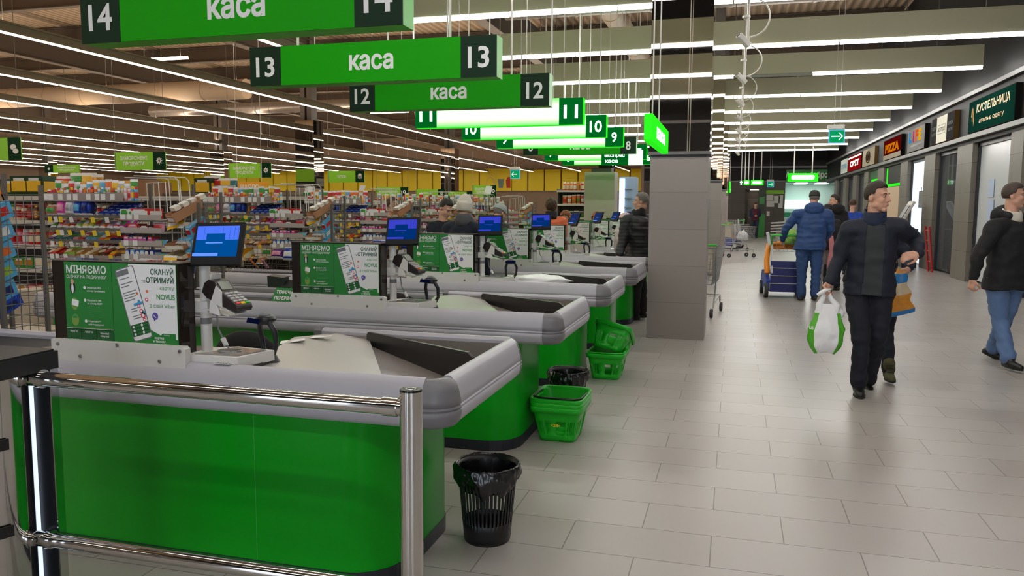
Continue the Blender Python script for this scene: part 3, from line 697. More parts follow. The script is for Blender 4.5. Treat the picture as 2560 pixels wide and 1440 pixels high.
# ---------------------------------------------------------------- card terminal
TERMB = mat('dark brown black plastic', (38, 32, 32), 0.35, var=0.08); KEYG = mat('grey keys', (168, 166, 164), 0.5); KEYR = mat('red key', (220, 50, 50), 0.5); KEYY = mat('yellow key', (236, 208, 40), 0.5); KEYE = mat('green key', (50, 180, 70), 0.5)
SCRG = mat('grey green display', (112, 120, 104), 0.25)
def make_terminal():
    px, py = -2.063, FY+0.14
    c = Vector((px+0.115, py-0.025, 1.123)); R = Rz(math.radians(-14)) @ Ry(math.radians(19))
    root = thing('card_terminal', 'dark card payment terminal in a white holder on the '+TILL[0], 'card terminal', tuple(c-Vector((0, 0, 0.03))), 'card terminals on the checkouts')
    # local: +x forward (keypad end), y across, z up
    def T(p): return c+R @ (Vector(p)*1.12)
    mb = MB(); prof = [(-0.09, 0.0), (-0.088, 0.035), (-0.07, 0.055), (-0.04, 0.058), (0.0, 0.036), (0.09, 0.022), (0.098, 0.012), (0.095, -0.002), (0.02, -0.008), (-0.06, -0.012)]
    n = len(prof); vs = []
    for yq, k in ((-0.036, 0.97), (-0.033, 1.0), (0.033, 1.0), (0.036, 0.97)):
        for x, z in prof: vs.append(T((x*k, yq, z*k)))
    fs = [(a*n+i, a*n+(i+1) % n, (a+1)*n+(i+1) % n, (a+1)*n+i) for a in range(3) for i in range(n)]
    mb.add(vs, fs, 0); mb.add(vs[:n], [tuple(range(n))[::-1]], 0); mb.add(vs[-n:], [tuple(range(n))], 0)
    obj('terminal_body', mb, TERMB, root, bevel=0.003)
    # sloping keypad face from (0,.036) to (.09,.022)
    d = Vector((0.09, 0, -0.014)).normalized(); nn = Vector((0.014, 0, 0.09)).normalized()
    def F(u, yq, l): return T(Vector((0.0, yq, 0.036))+d*u+nn*l)
    mb = MB()
    def key(u0, u1, y0, y1, m_): 
        vs = [F(u0, y0, 0.0005), F(u1, y0, 0.0005), F(u1, y1, 0.0005), F(u0, y1, 0.0005)]; vt = [F(u0+.001, y0+.001, 0.004), F(u1-.001, y0+.001, 0.004), F(u1-.001, y1-.001, 0.004), F(u0+.001, y1-.001, 0.004)]
        mb.add(vs+vt, [(4, 5, 6, 7), (0, 1, 5, 4), (1, 2, 6, 5), (2, 3, 7, 6), (3, 0, 4, 7)], m_)
    for a in range(4):
        for b_ in range(3): key(0.012+a*0.0165, 0.024+a*0.0165, -0.029+b_*0.0205, -0.012+b_*0.0205, 0)
    for b_ in range(3): key(0.078, 0.088, -0.029+b_*0.0205, -0.012+b_*0.0205, 1+b_)
    obj('keypad', mb, [KEYG, KEYR, KEYY, KEYE], root)
    mb = MB(); dd = Vector((0.04, 0, -0.022)).normalized()
    mb.add([T((-0.035, -0.024, 0.0585)), T((-0.004, -0.024, 0.0405)), T((-0.004, 0.024, 0.0405)), T((-0.035, 0.024, 0.0585))], [(0, 1, 2, 3)], 0); obj('display', mb, SCRG, root)
    mb = MB(); mb.box(T((-0.075, 0, 0.06)), (0.004, 0.05, 0.03), 0, R); obj('receipt', mb, PAPER, root)
    mb = MB(); mb.slab([T((-0.03, -0.040, -0.012)), T((0.03, -0.040, -0.012)), T((0.012, -0.040, 0.04)), T((-0.022, -0.040, 0.05))], R @ Vector((0, 0.003, 0)), 0); mb.box(T((0.03, 0, -0.014)), (0.13, 0.07, 0.004), 0, R); obj('holder', mb, WHITEMETAL, root)
    return root
term = make_terminal()
for i in range(1, NT): dup(term, (term.location.x, term.location.y+DY*i, term.location.z), 'dark card payment terminal in a white holder on the '+TILL[i], skip=('keypad', 'receipt') if i > 4 else ())
# ---------------------------------------------------------------- barcode scanner
SCANB = mat('scanner black', (24, 25, 30), 0.35, var=0.08); SCANW = emit('scanner window blue', (20, 28, 70), 0.1)
def make_scanner():
    c = Vector((-1.835, FY+0.25, 0.872))
    root = thing('barcode_scanner', 'black handheld barcode scanner standing on the '+TILL[0], 'barcode scanner', tuple(c), 'barcode scanners on the checkouts')
    R = Rz(math.radians(-20))
    def T(x, y, z): return c+R @ Vector((x, y, z))*1.42
    mb = MB(); loop = [T(-0.028, 0.0, 0.0), T(-0.032, -0.005, 0.04), T(-0.034, -0.012, 0.08), T(-0.022, -0.02, 0.108), T(0.022, -0.02, 0.108), T(0.034, -0.012, 0.08), T(0.03, -0.005, 0.04), T(0.0, 0.0, -0.002)]
    mb.tube(loop, [0.011, 0.010, 0.011, 0.014, 0.014, 0.011, 0.010, 0.013], 10, 0, True); mb.cyl(T(0, 0, -0.012), T(0, 0, 0.006), 0.034, 0.022, 16)
    obj('handle_loop', mb, SCANB, root)
    mb = MB(); mb.ell(T(0, -0.018, 0.115), (0.042, 0.045, 0.022), 0, R); mb.ell(T(0, -0.02, 0.128), (0.022, 0.025, 0.012), 1, R); obj('head', mb, [SCANB, GREYPRINT], root)
    mb = MB(); mb.add([T(-0.03, -0.062, 0.108), T(0.03, -0.062, 0.108), T(0.028, -0.058, 0.122), T(-0.028, -0.058, 0.122)], [(0, 1, 2, 3)], 0); obj('window', mb, SCANW, root)
    return root
scan = make_scanner()
for i in (1, 2, 3, 4, 5): dup(scan, (scan.location.x, scan.location.y+DY*i, scan.location.z+(0 if i != 2 else 0)), 'black handheld barcode scanner standing on the '+TILL[i], rz=(0, .1, .5, .25, -.2, .3)[i])
# ---------------------------------------------------------------- cashier chairs
FABRIC = mat('black chair fabric', (26, 25, 26), 0.85, var=0.15, bump=0.2)
def make_chair():
    c = (-2.33, FY+0.78, 0)
    root = thing('cashier_chair', 'black office chair behind the '+TILL[0], 'chair', c, 'cashier chairs')
    mb = MB(); mb.ell((c[0], c[1]+0.02, 0.72), (0.20, 0.045, 0.16)); obj('backrest', mb, FABRIC, root)
    mb = MB(); mb.ell((c[0], c[1]-0.2, 0.48), (0.23, 0.22, 0.05)); obj('seat', mb, FABRIC, root)
    mb = MB(); mb.cyl((c[0], c[1]-0.2, 0.08), (c[0], c[1]-0.2, 0.45), 0.025); mb.tube([(c[0], c[1]-0.1, 0.45), (c[0], c[1]+0.07, 0.5), (c[0], c[1]+0.065, 0.68)], 0.02); obj('stem', mb, BLACK, root)
    mb = MB()
    for k in range(5): a = 2*PI*k/5; mb.tube([(c[0], c[1]-0.2, 0.1), (c[0]+0.26*math.cos(a), c[1]-0.2+0.26*math.sin(a), 0.07)], 0.016, 8)
    cb = obj('castor_base', mb, BLACK, root)
    for k in range(5): a = 2*PI*k/5; m2 = MB(); m2.ell((c[0]+0.26*math.cos(a), c[1]-0.2+0.26*math.sin(a), 0.028), (0.028, 0.028, 0.028), nu=10, nv=8); obj('castor', m2, BLACK, cb)
    return root
chair = make_chair()
for i in (1, 2, 3, 4, 5, 6): dup(chair, (chair.location.x, chair.location.y+DY*i, 0), 'black office chair behind the '+TILL[i])
# ---------------------------------------------------------------- small things on the counters
def on_deck(name, label, cat, mb, m, **k): return tag(obj(name, mb, m, **k), label, cat)
for k, (x, y, w_, d_, a) in enumerate(((-1.96, FY+0.62, 0.055, 0.075, 0.5), (-1.90, FY+0.76, 0.06, 0.05, 0.2))):
    mb = MB(); R = Rz(a)
    vs = [Vector((x, y, 0.868+(0.008 if i in (1, 2) else 0)))+R @ Vector(p) for i, p in enumerate(((-w_, -d_/2, 0), (w_, -d_/2, 0.006), (w_, d_/2, 0.002), (-w_, d_/2, 0)))]
    mb.slab(vs, (0, 0, 0.002)); on_deck('till_receipt', ('curled' if k else 'flat')+' white receipt slip at the edge of the pale chute of the first checkout', 'receipt', mb, PAPER)
mb = MB(); mb.slab([(-1.93, FY-0.005, 0.888), (-1.86, FY-0.004, 0.888), (-1.855, FY+0.025, 0.888), (-1.925, FY+0.025, 0.888)], (0, 0, 0.0015), 0); mb.text('ПАКЕТ', (-1.893, FY+0.001, 0.8897), y=(0, 1, 0), h=0.015, mat=1, lift=0.0006)
on_deck('deck_sticker', 'small white sticker with black print beside the white tray of the first checkout', 'sticker', mb, [PAPER, BLACK])
# folded "technical break" sign and the pin pad on a stalk, second checkout
yt = FY+DY+0.17
mb = MB(); a = Rz(-0.08)
def T2(p): return Vector((-2.87, yt, 0.858))+a @ Vector(p)
mb.slab([T2((-0.105, 0, 0)), T2((0.10, 0, 0)), T2((0.095, 0.045, 0.098)), T2((-0.085, 0.045, 0.098))], a @ Vector((0, 0.003, 0)), 0)
mb.slab([T2((-0.085, 0.045, 0.098)), T2((0.095, 0.045, 0.098)), T2((0.115, 0.095, 0)), T2((-0.08, 0.095, 0))], a @ Vector((0, -0.003, 0)), 2)
up = (T2((0, 0.045, 0.098))-T2((0, 0, 0)))
mb.text('ТЕХНІЧНА', T2((-0.0, 0.0265, 0.058)), a @ Vector((1, 0, 0)), up, 0.022, 1, 'c', 0.03, 0.15, 0.002); mb.text('ПЕРЕРВА', T2((-0.012, 0.0085, 0.019)), a @ Vector((1, 0, 0)), up, 0.022, 1, 'c', 0.03, 0.135, 0.002)
on_deck('table_sign', 'green folded sign with white letters for a break on the second checkout', 'sign', mb, [mat('break sign green', (10, 122, 50), 0.4), WHITE, PDGREEN])
def stalk(i, label):
    x, y = -3.02, FY+DY*i+0.36
    t = thing('operator_display', label, 'display', (x, y, 0.856), 'small displays on stalks')
    mb = MB(); mb.cyl((x, y, 0.856), (x, y, 0.95), 0.014, n=10); mb.cyl((x, y, 0.856), (x, y, 0.862), 0.04, n=14); obj('stalk', mb, STEEL, t)
    mb = MB(); mb.prism([(x-0.062, 0.94), (x+0.055, 0.94), (x+0.064, 0.955), (x+0.06, 1.01), (x-0.066, 1.018)], 'y', y-0.04, y+0.03, 0); mb.slab([(x-0.066, y-0.045, 1.014), (x+0.064, y-0.045, 1.006), (x+0.07, y+0.04, 1.012), (x-0.075, y+0.04, 1.02)], (0, 0, 0.006)); obj('display_case', mb, mat('dark green grey case', (34, 42, 34), 0.35), t, bevel=0.004)
stalk(1, 'dark little display on a stalk behind the green folded break sign')
mb = MB(); mb.bb(-2.96, -2.78, yt+0.13, yt+0.2, 0.858, 0.93); mb.slab([(-2.97, yt+0.12, 0.93), (-2.78, yt+0.12, 0.935), (-2.78, yt+0.2, 0.985), (-2.97, yt+0.2, 0.985)], (0, 0, 0.01)); on_deck('cash_keyboard', 'dark register keyboard behind the green folded break sign', 'keyboard', mb, BLACK, bevel=0.003)
# white carrier bag lying on the chute of the fourth... third checkout
def crumple(c, r, seed, mat_, name, label, cat, amp=0.35, n=(28, 18), flat=True):
    mb = MB(); mb.ell((0, 0, 0), 1.0, nu=n[0], nv=n[1])
    out = []
    for p in mb.v:
        q = p*(1+amp*mnoise.noise(p*2.1+Vector((seed, 0, 0)))+0.16*mnoise.noise(p*5.5+Vector((0, seed, 0))))
        q = Vector((q.x*r[0], q.y*r[1], q.z*r[2]))
        if flat: q.z = max(q.z, -r[2]*0.55)
        out.append(q+Vector(c))
    mb.v = out
    return tag(obj(name, mb, mat_), label, cat)
BAGW = mat('white carrier bag film', (232, 232, 234), 0.4, var=0.03)
crumple((-1.62, FY+DY*2+0.34, 0.868), (0.26, 0.14, 0.05), 3.1, BAGW, 'carrier_bag', 'crumpled white carrier bag lying on the tray of the third checkout', 'bag')
# ================================================================ hanging till signs
SGREEN = mat('sign green board', (22, 152, 4), 0.5, spec=0.12, var=0.03)
SEDGE = mat('sign bright green edge', (56, 190, 30), 0.35, var=0.03)
SNUM = mat('sign dark number board', (8, 40, 22), 0.55, spec=0.2, var=0.05)
SWHITE = mat('sign lettering', (222, 224, 224), 0.5, var=0.02)
def litface():
    m = bpy.data.materials.new('lit sign face'); m.use_nodes = True
    nt = m.node_tree; N = nt.nodes; L = nt.links; b = N['Principled BSDF']
    tc = N.new('ShaderNodeTexCoord'); sp = N.new('ShaderNodeSeparateXYZ'); L.new(tc.outputs['Generated'], sp.inputs[0])
    mr = N.new('ShaderNodeMath'); mr.operation = 'PINGPONG'; mr.inputs[1].default_value = 0.5; L.new(sp.outputs[2], mr.inputs[0])
    rp = N.new('ShaderNodeValToRGB'); rp.color_ramp.elements[0].color = (0.05, 0.8, 0.05, 1); rp.color_ramp.elements[1].color = (0.75, 1.6, 0.6, 1)
    rp.color_ramp.elements[0].position = 0.0; rp.color_ramp.elements[1].position = 0.3; L.new(mr.outputs[0], rp.inputs[0])
    L.new(rp.outputs[0], b.inputs['Emission Color']); b.inputs['Emission Strength'].default_value = 1.6; b.inputs['Base Color'].default_value = (0.1, 0.5, 0.1, 1)
    return m
LITFACE = litface()
LITNUM = emit('lit number board', (0, 92, 30), 0.9); LITW = emit('lit lettering', (225, 255, 235), 1.6); LITGREEN = emit('lit green edge', (40, 220, 30), 1.1); LITPALE = emit('lit pale lettering', (220, 255, 215), 1.7)
def till_sign(i, num, lit, label):
    y = 6.10+DY*i; xl, xr, z0, z1, dp = -4.07, -1.845, 2.527, 2.852, 0.16
    wl = 0.30
    t = thing('till_sign', label, 'sign', ((xl+xr)/2, y+dp/2, z0), 'till number signs over the checkouts')
    mb = MB(); mb.bb(xl, xr, y+0.003, y+dp, z0, z1, 0); obj('sign_box', mb, LITGREEN if lit else SEDGE, t)
    mb = MB(); mb.bb(xl+wl, xr-wl, y-0.004, y+0.004, z0, z1, 0)
    f = obj('green_face', mb, LITFACE if lit else SGREEN, t)
    mb = MB(); mb.text('каса', ((xl+xr)/2+0.03, y-0.004, z0+0.105), h=0.15, mat=0, bold=0.03, wid=0.40); obj('lettering', mb, LITPALE if lit else SWHITE, f)
    for k, x in enumerate((xl, xr-wl)):
        mb = MB(); mb.bb(x, x+wl, y-0.005, y+0.004, z0, z1, 0); mb.text(str(num), (x+wl/2, y-0.005, z0+0.08), h=0.165, mat=1, bold=0.02, wid=0.18 if num > 9 else 0.09)
        obj('number_board', mb, [LITNUM, LITW] if lit else [SNUM, SWHITE], t)
    for x in (xl+0.42, xr-0.42): rods(t, [(x, y+dp/2, z1, 0.011), (x+0.16, y+dp/2, z1, 0.004)], WHITEWIRE)
for i, (num, lit) in enumerate(((14, 0), (13, 0), (12, 0), (11, 1), (10, 1), (9, 1), (8, 0), (7, 1), (6, 1))):
    till_sign(i-1, num, lit, ('lit ' if lit else 'unlit ')+'green hanging sign with the number %d on its dark ends' % num)
# express sign under the far till signs
t = thing('express_sign', 'dark green sign with white lettering for the express till', 'sign', (-2.1, 15.6, 2.45), None)
mb = MB(); mb.bb(-2.55, -2.02, 15.55, 15.65, 2.33, 2.62, 0); mb.bb(-2.02, -1.75, 15.55, 15.65, 2.33, 2.62, 1)
mb.text('експрес', (-2.29, 15.55, 2.49), h=0.075, mat=2, bold=0.03, wid=0.40); mb.text('каса', (-2.35, 15.55, 2.38), h=0.07, mat=2, bold=0.03, wid=0.25); obj('board', mb, [LITNUM, LITPALE, LITW], t)
rods(t, [(-2.2, 15.6, 2.62, 0.01)], WHITEWIRE)
# projecting lit green signs beside the columns
def side_sign(x, y0, y1, z0, z1, label):
    t = thing('projecting_sign', label, 'sign', (x, (y0+y1)/2, z0), 'lit green signs beside the columns')
    mb = MB(); mb.prism(rounded(y0, y1, z0, z1, (0.03,)*4, 4), 'x', x-0.03, x+0.03, 0); obj('sign_box', mb, LITGREEN, t)
    mb = MB(); mb.text('каса', (x+0.0305, (y0+y1)/2, z0+0.06), (0, 1, 0), h=0.10, mat=0, bold=0.08, wid=(y1-y0)*0.52); obj('lettering', mb, LITW, t)
    rods(t, [(x, y0+0.3, z1, 0.006), (x, y0+0.85, z1, 0.006)], WHITEWIRE)
side_sign(-0.655, 6.15, 7.7, 2.01, 2.22, 'lit green projecting sign in front of the tiled column')
side_sign(-0.62, 20.5, 22.0, 2.1, 2.4, 'lit green projecting sign behind the tiled column')
side_sign(-0.2, 31.0, 32.4, 2.1, 2.5, 'small lit green sign hanging far along the passage by the last column')
# ================================================================ chrome barrier and gate column
t = thing('chrome_barrier', 'chrome barrier of one post and two rails in front of the first checkout', 'barrier', (-1.6, 2.15, 0))
mb = MB(); mb.cyl((-0.915, 2.15, 0), (-0.915, 2.15, 0.951), 0.0345, n=28, mat=0); mb.cyl((-0.915, 2.15, 0), (-0.915, 2.15, 0.012), 0.06, n=28, mat=0); po = obj('post', mb, CHROME, t)
mb = MB(); mb.cyl((-0.915, 2.15, 0.951), (-0.915, 2.15, 0.957), 0.0345, 0.033, n=28); mb.tube([(-0.915+0.015*math.cos(a*PI/8), 2.15+0.015*math.sin(a*PI/8), 0.9575) for a in range(16)], 0.0012, 5, 1, True); obj('post_cap', mb, [BLACKGLOSS, CHROME], po)
for k, z in enumerate((0.898, 0.318)):
    mb = MB(); mb.cyl((-2.30, 2.15, z), (-0.94, 2.15, z), 0.0255, n=24, mat=0)
    mb.tube([(-2.375, 2.15, z), (-2.365, 2.15, z), (-2.34, 2.15, z), (-2.30, 2.15, z)], [0.006, 0.022, 0.0285, 0.0285], 20, 0); mb.cyl((-2.305, 2.15, z), (-2.29, 2.15, z), 0.033, n=20)
    mb.cyl((-1.005, 2.15, z), (-0.955, 2.15, z), 0.0295, n=20); mb.cyl((-0.955, 2.15, z), (-0.945, 2.15, z), 0.013, n=14)
    obj('rail', mb, CHROME, t)
t = thing('gate_column', 'chrome entrance gate column with black cap and black brackets', 'gate', (-2.48, 2.2, 0))
mb = MB(); mb.cyl((-2.47, 2.06, 0), (-2.47, 2.06, 0.93), 0.145, n=48, mat=0); obj('chrome_shell', mb, CHROME, t)
mb = MB(); mb.bb(-2.53, -2.30, 2.186, 2.216, 0, 0.93, 0); mb.bb(-2.30, -2.295, 2.184, 2.218, 0, 0.95, 1); obj('side_panel', mb, [mat('black gate panel', (12, 14, 20), 0.35), CHROME], t)
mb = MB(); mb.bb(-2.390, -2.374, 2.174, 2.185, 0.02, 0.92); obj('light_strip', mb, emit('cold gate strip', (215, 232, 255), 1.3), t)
mb = MB()
mb.prism(rounded(-2.72, -2.292, 1.895, 2.225, (0.09, 0.09, 0.01, 0.05), 8), 'z', 0.924, 0.985, 0); mb.prism(rounded(-2.71, -2.30, 1.905, 2.215, (0.085, 0.085, 0.01, 0.045), 8), 'z', 0.985, 0.992, 0)
obj('cap', mb, mat('matt black cap', (20, 20, 22), 0.45), t)
for z in (0.70, 0.40):
    mb = MB()
    P = [(-2.47+0.15*math.cos(a), 2.06+0.15*math.sin(a)) for a in [(-PI*0.75+PI*0.68*i/10) for i in range(11)]]; Q = [(-2.47+0.158*math.cos(a), 2.06+0.158*math.sin(a)) for a in [(-PI*0.75+PI*0.68*i/10) for i in range(11)]]
    mb.prism(P+Q[::-1], 'z', z-0.019, z+0.019, 0); mb.cyl((-2.375, 1.934, z), (-2.37, 1.926, z), 0.004, n=8, mat=1); obj('bracket', mb, [BLACK, CHROME], t)
mb = MB(); mb.lathe([(0.151, 0.74), (0.151, 0.765)], (-2.47, 2.06, 0), 16, 0, -PI*0.75, -PI*0.12); obj('sticker', mb, mat('cream sticker', (214, 204, 186), 0.6), t)
mb = MB(); mb.lathe([(0.165, 0.77), (0.166, 0.92)], (-2.48, 2.06, 0), 18, 0, -PI*0.8, -PI*0.3); obj('plastic_sleeve', mb, clear('clear film', (235, 235, 238), 0.12, 0.1), t)
# ================================================================ bins and hand baskets on the floor
BINB = mat('black bin plastic', (20, 20, 22), 0.4, var=0.1)
LINER = mat('black bin liner film', (14, 13, 15), 0.22, spec=0.7, var=0.1)
def waste_bin(c, label, seed):
    x, y = c
    t = thing('waste_bin', label, 'bin', (x, y, 0), 'slotted bins by the checkouts')
    def rad(z): return 0.103+(0.135-0.103)*z/0.35
    mb = MB(); nu, nv = 80, 12
    def P(u, v): a = 2*PI*u; z = 0.008+0.342*v; r = rad(z); return Vector((x+r*math.cos(a), y+r*math.sin(a), z))
    mb.grid(P, nu, nv, 0, lambda i, j: not (3 <= j <= 9 and i % 2 == 0))
    mb.cyl((x, y, 0.0), (x, y, 0.01), 0.101, 0.103, n=40); obj('bin_body', mb, BINB, t, solid=0.003)
    mb = MB()
    def Q(u, v):
        a = 2*PI*u; k = mnoise.noise(Vector((math.cos(a)*2.2, math.sin(a)*2.2, seed)))
        k2 = mnoise.noise(Vector((math.cos(a)*6, math.sin(a)*6, seed+v*3)))
        if v < 0.4: s_ = v/0.4; r = 0.115+0.022*s_; z = 0.24+0.12*s_+0.006*k2
        else: s_ = (v-0.4)/0.6; r = 0.139+0.014*math.sin(s_*PI)+0.018*k2*s_+0.006*mnoise.noise(Vector((math.cos(a)*14, math.sin(a)*14, seed+v*7)))-0.004*s_; z = 0.36-s_*(0.078+0.06*k+0.05*max(0, math.cos(a+1.0))**2)+0.012*k2*s_
        if 0.35 < v < 0.45: z += 0.008*k
        return Vector((x+r*math.cos(a), y+r*math.sin(a), z))
    mb.grid(Q, 140, 24, 0); 
    obj('liner', mb, LINER, t)
waste_bin((-1.035, 3.30), 'black slotted waste bin with a black liner by the first checkout', 1.7)
waste_bin((-1.10, 5.42), 'black bin with a black liner behind the stack of upright green baskets', 5.2)
BASKET = mat('bright green basket plastic', (20, 178, 30), 0.35, var=0.04)
def basket_mb(L_=0.40, W=0.325, H=0.23):
    """hand basket, origin at the middle of its base, long side along y"""
    mb = MB()
    def ring(z):
        k = z/H; return (W/2*(0.72+0.28*k), L_/2*(0.74+0.26*k))
    def P(u, v):
        z = H*v; hx, hy = ring(z); t = u*4; r = 0.25
        # superellipse outline
        a = 2*PI*u; e = 0.28
        cx = math.copysign(abs(math.cos(a))**e, math.cos(a)); cyy = math.copysign(abs(math.sin(a))**e, math.sin(a))
        return Vector((hx*cx, hy*cyy, z))
    nu = 112
    mb.grid(P, nu, 10, 0, lambda i, j: not (2 <= j <= 5 and i % 2 == 0 and (i % 28) not in (12, 13, 14, 15, 16)))
    base = [P(i/nu, 0) for i in range(nu)]; mb.poly(base[::-1], 0)
    rim = []
    for i in range(64): p = P(i/64, 1); rim.append(p)
    lip = MB()
    k = len(rim); vs = []
    for s_, z in ((1.0, H-0.035), (1.055, H-0.035), (1.075, H-0.004), (1.06, H+0.004), (1.0, H)):
        vs += [Vector((p.x*s_, p.y*s_, z)) for p in rim]
    fs = [(a*k+i, a*k+(i+1) % k, (a+1)*k+(i+1) % k, (a+1)*k+i) for a in range(4) for i in range(k)]
    return mb, (vs, fs)
def basket(loc, rz, label, R=None, handle=False, no28=False):
    t = thing('shopping_basket', label, 'basket', loc, 'green hand baskets by the checkouts')
    mb, (vs, fs) = basket_mb()
    X = Matrix.Translation(Vector(loc)) @ ((R if R else Matrix.Identity(3)).to_4x4()) @ Matrix.Rotation(rz, 4, 'Z')
    mb.xf(X); o = obj('basket_body', mb, BASKET, t, solid=0.003)
    m2 = MB(); m2.add(vs, fs, 0, True)
    m2.xf(X); obj('rim', m2, BASKET, t)
    m3 = MB(); pts = [(-0.165, 0.12, 0.226), (-0.168, 0.0, 0.238), (-0.165, -0.14, 0.238), (-0.12, -0.185, 0.240), (0.12, -0.185, 0.240), (0.165, -0.14, 0.238), (0.168, 0.0, 0.238), (0.165, 0.12, 0.226)]
    m3.tube([Vector((p[0]*0.93, p[1]*0.93, p[2]-0.006)) for p in pts], 0.007, 8); m3.xf(X); obj('handle', m3, BLACK if handle else BASKET, t)
    if no28:
        m4 = MB(); m4.text('•28•', X @ Vector((0, -0.1665, 0.105)), (1, 0, 0), (0, -0.22, 1), 0.02, 0, 'c', 0.03, 0.06, 0.009); obj('number', m4, YTAG, o)
    return t
for k in range(3): basket((-1.055, 4.99, 0.002+0.026*k), 0, ['green hand basket with a printed number at the bottom of the upright stack', 'green hand basket in the middle of the upright stack', 'green hand basket with a dark folded handle, top of the upright stack'][k], handle=(k == 2), no28=(k == 0))
basket((-1.045, 6.92, 0.002), 0, 'lower green hand basket of the pair by the third checkout')
basket((-1.06, 7.0, 0.19), 0, 'tilted green hand basket lying on another by the third checkout', R=Rx(math.radians(-28)) @ Ry(math.radians(14)))
# ================================================================ ceiling cameras in the passage
CAMW = mat('white camera plastic', (226, 222, 214), 0.4, var=0.02)
for i in range(8):
    y = 10.7+3.06*i; x = 0.06
    t = thing('security_camera', 'white camera with a looped cable on a drop pole, %s along the passage' % ORD[i], 'camera', (x, y, 3.6), 'cameras on drop poles')
    mb = MB(); mb.cyl((x+0.03, y, 3.66), (x+0.03, y, ZT), 0.018, n=10); mb.cyl((x+0.03, y, 3.62), (x+0.03, y, 3.68), 0.024, n=10); mb.cyl((x+0.005, y, 3.9), (x+0.005, y, 3.93), 0.05, n=8); obj('pole', mb, CAMW, t)
    R = Rz(math.radians(35)) @ Ry(math.radians(38))
    mb = MB(); mb.box((x-0.02, y-0.03, 3.62), (0.20, 0.075, 0.07), 0, R); mb.cyl(Vector((x-0.02, y-0.03, 3.62))+R @ Vector((-0.10, 0, 0)), Vector((x-0.02, y-0.03, 3.62))+R @ Vector((-0.106, 0, 0)), 0.026, n=14, mat=1); obj('camera_body', mb, [CAMW, BLACK], t, bevel=0.008)
    mb = MB(); mb.tube([(x+0.05+0.24*math.sin(a), y-0.02, 3.86-0.24*math.cos(a)+0.04) for a in [(0.05+3.0*j/14) for j in range(15)]], 0.010, 7); obj('cable_loop', mb, CAMW, t)
# dome camera
t = thing('dome_camera', 'white dome camera hanging under the sign row', 'camera', (-4.6, 11.0, 2.95))
mb = MB(); mb.cyl((-4.6, 11.0, 3.02), (-4.6, 11.0, 3.12), 0.075, n=18); mb.cyl((-4.6, 11.0, 3.1), (-4.6, 11.0, ZT), 0.012, n=8); obj('housing', mb, CAMW, t)
mb = MB(); mb.ell((-4.6, 11.0, 3.0), (0.06, 0.06, 0.065)); obj('dome', mb, BLACKGLOSS, t)
# ================================================================ exit signs
EXG = emit('exit green', (10, 150, 90), 0.8); EXW = emit('exit white', (215, 245, 240), 0.9); EXB = emit('exit pale edge', (120, 190, 225), 0.6)
def exit_sign(x, y, z, s_, label, d=1, arrow=True):
    t = thing('exit_sign', label, 'sign', (x, y, z), 'green exit signs')
    mb = MB(); mb.bb(x-0.15*s_, x+0.15*s_, y-0.02, y+0.02, z-0.02*s_, z+0.25*s_, 0); mb.bb(x-0.13*s_, x+0.13*s_, y-0.024, y-0.02, z, z+0.23*s_, 1)
    yy = y-0.026; c = z+0.115*s_
    mb.poly([(x-0.10*s_, yy, c-0.012*s_), (x+0.06*s_, yy, c-0.012*s_), (x+0.06*s_, yy, c+0.012*s_), (x-0.10*s_, yy, c+0.012*s_)][::1], 2)
    mb.poly([(x+d*0.03*s_, yy, c+0.07*s_), (x+d*0.055*s_, yy, c+0.07*s_), (x+d*0.115*s_, yy, c), (x+d*0.09*s_, yy, c)], 2); mb.poly([(x+d*0.03*s_, yy, c-0.07*s_), (x+d*0.055*s_, yy, c-0.07*s_), (x+d*0.115*s_, yy, c), (x+d*0.09*s_, yy, c)], 2)
    obj('sign_panel', mb, [EXB, EXG, EXW], t)
    mb = MB(); mb.bb(x-0.18*s_, x+0.14*s_, y-0.06*s_, y+0.06*s_, z+0.25*s_, z+0.34*s_); obj('lamp_case', mb, CAMW, t, bevel=0.02*s_)
    rods(t, [(x+q, y, z+0.34*s_, 0.005) for q in (-0.05, 0.05)], WHITEWIRE, 'hanger_wire')
exit_sign(1.88, 16.8, 2.8, 1.0, 'green exit sign with a white arrow hanging over the passage')
exit_sign(-8.3, 30.0, 2.63, 1.3, 'green exit sign in front of the yellow wall panels', -1)
exit_sign(1.75, 43.0, 2.62, 1.1, 'green exit sign under the end wall of the passage', 1)
# ================================================================ shop signs on the right wall (flat boxes with lettering facing the passage)
def shop_sign(y0, y1, label, cols, draw, z0=3.06, z1=3.69, x=4.6, dep=0.16, edge=None):
    t = thing('shop_sign', label, 'sign', (x+dep/2, (y0+y1)/2, z0), 'shop signs over the shop fronts')
    mb = MB(); mb.bb(x, x+dep-0.06, y0, y1, z0, z1, 0); obj('sign_box', mb, edge or mat('black sign edge', (14, 14, 15), 0.8, spec=0.1), t)
    mb = MB(); draw(mb, x-0.002, y0+0.01, y1-0.01, z0+0.01, z1-0.01); obj('sign_face', mb, cols, t)
def fq(mb, x, ya, yb_, za, zb, m_): mb.poly([(x, yb_, za), (x, ya, za), (x, ya, zb), (x, yb_, zb)], m_)
def ftext(mb, s_, x, y, z, h, m_, wid=None, bold=0.02): mb.text(s_, (x, y, z), (0, -1, 0), (0, 0, 1), h, m_, 'c', bold, wid, 0.004)
GOLD = mat('gold lettering', (176, 140, 70), 0.35, metal=0.6)
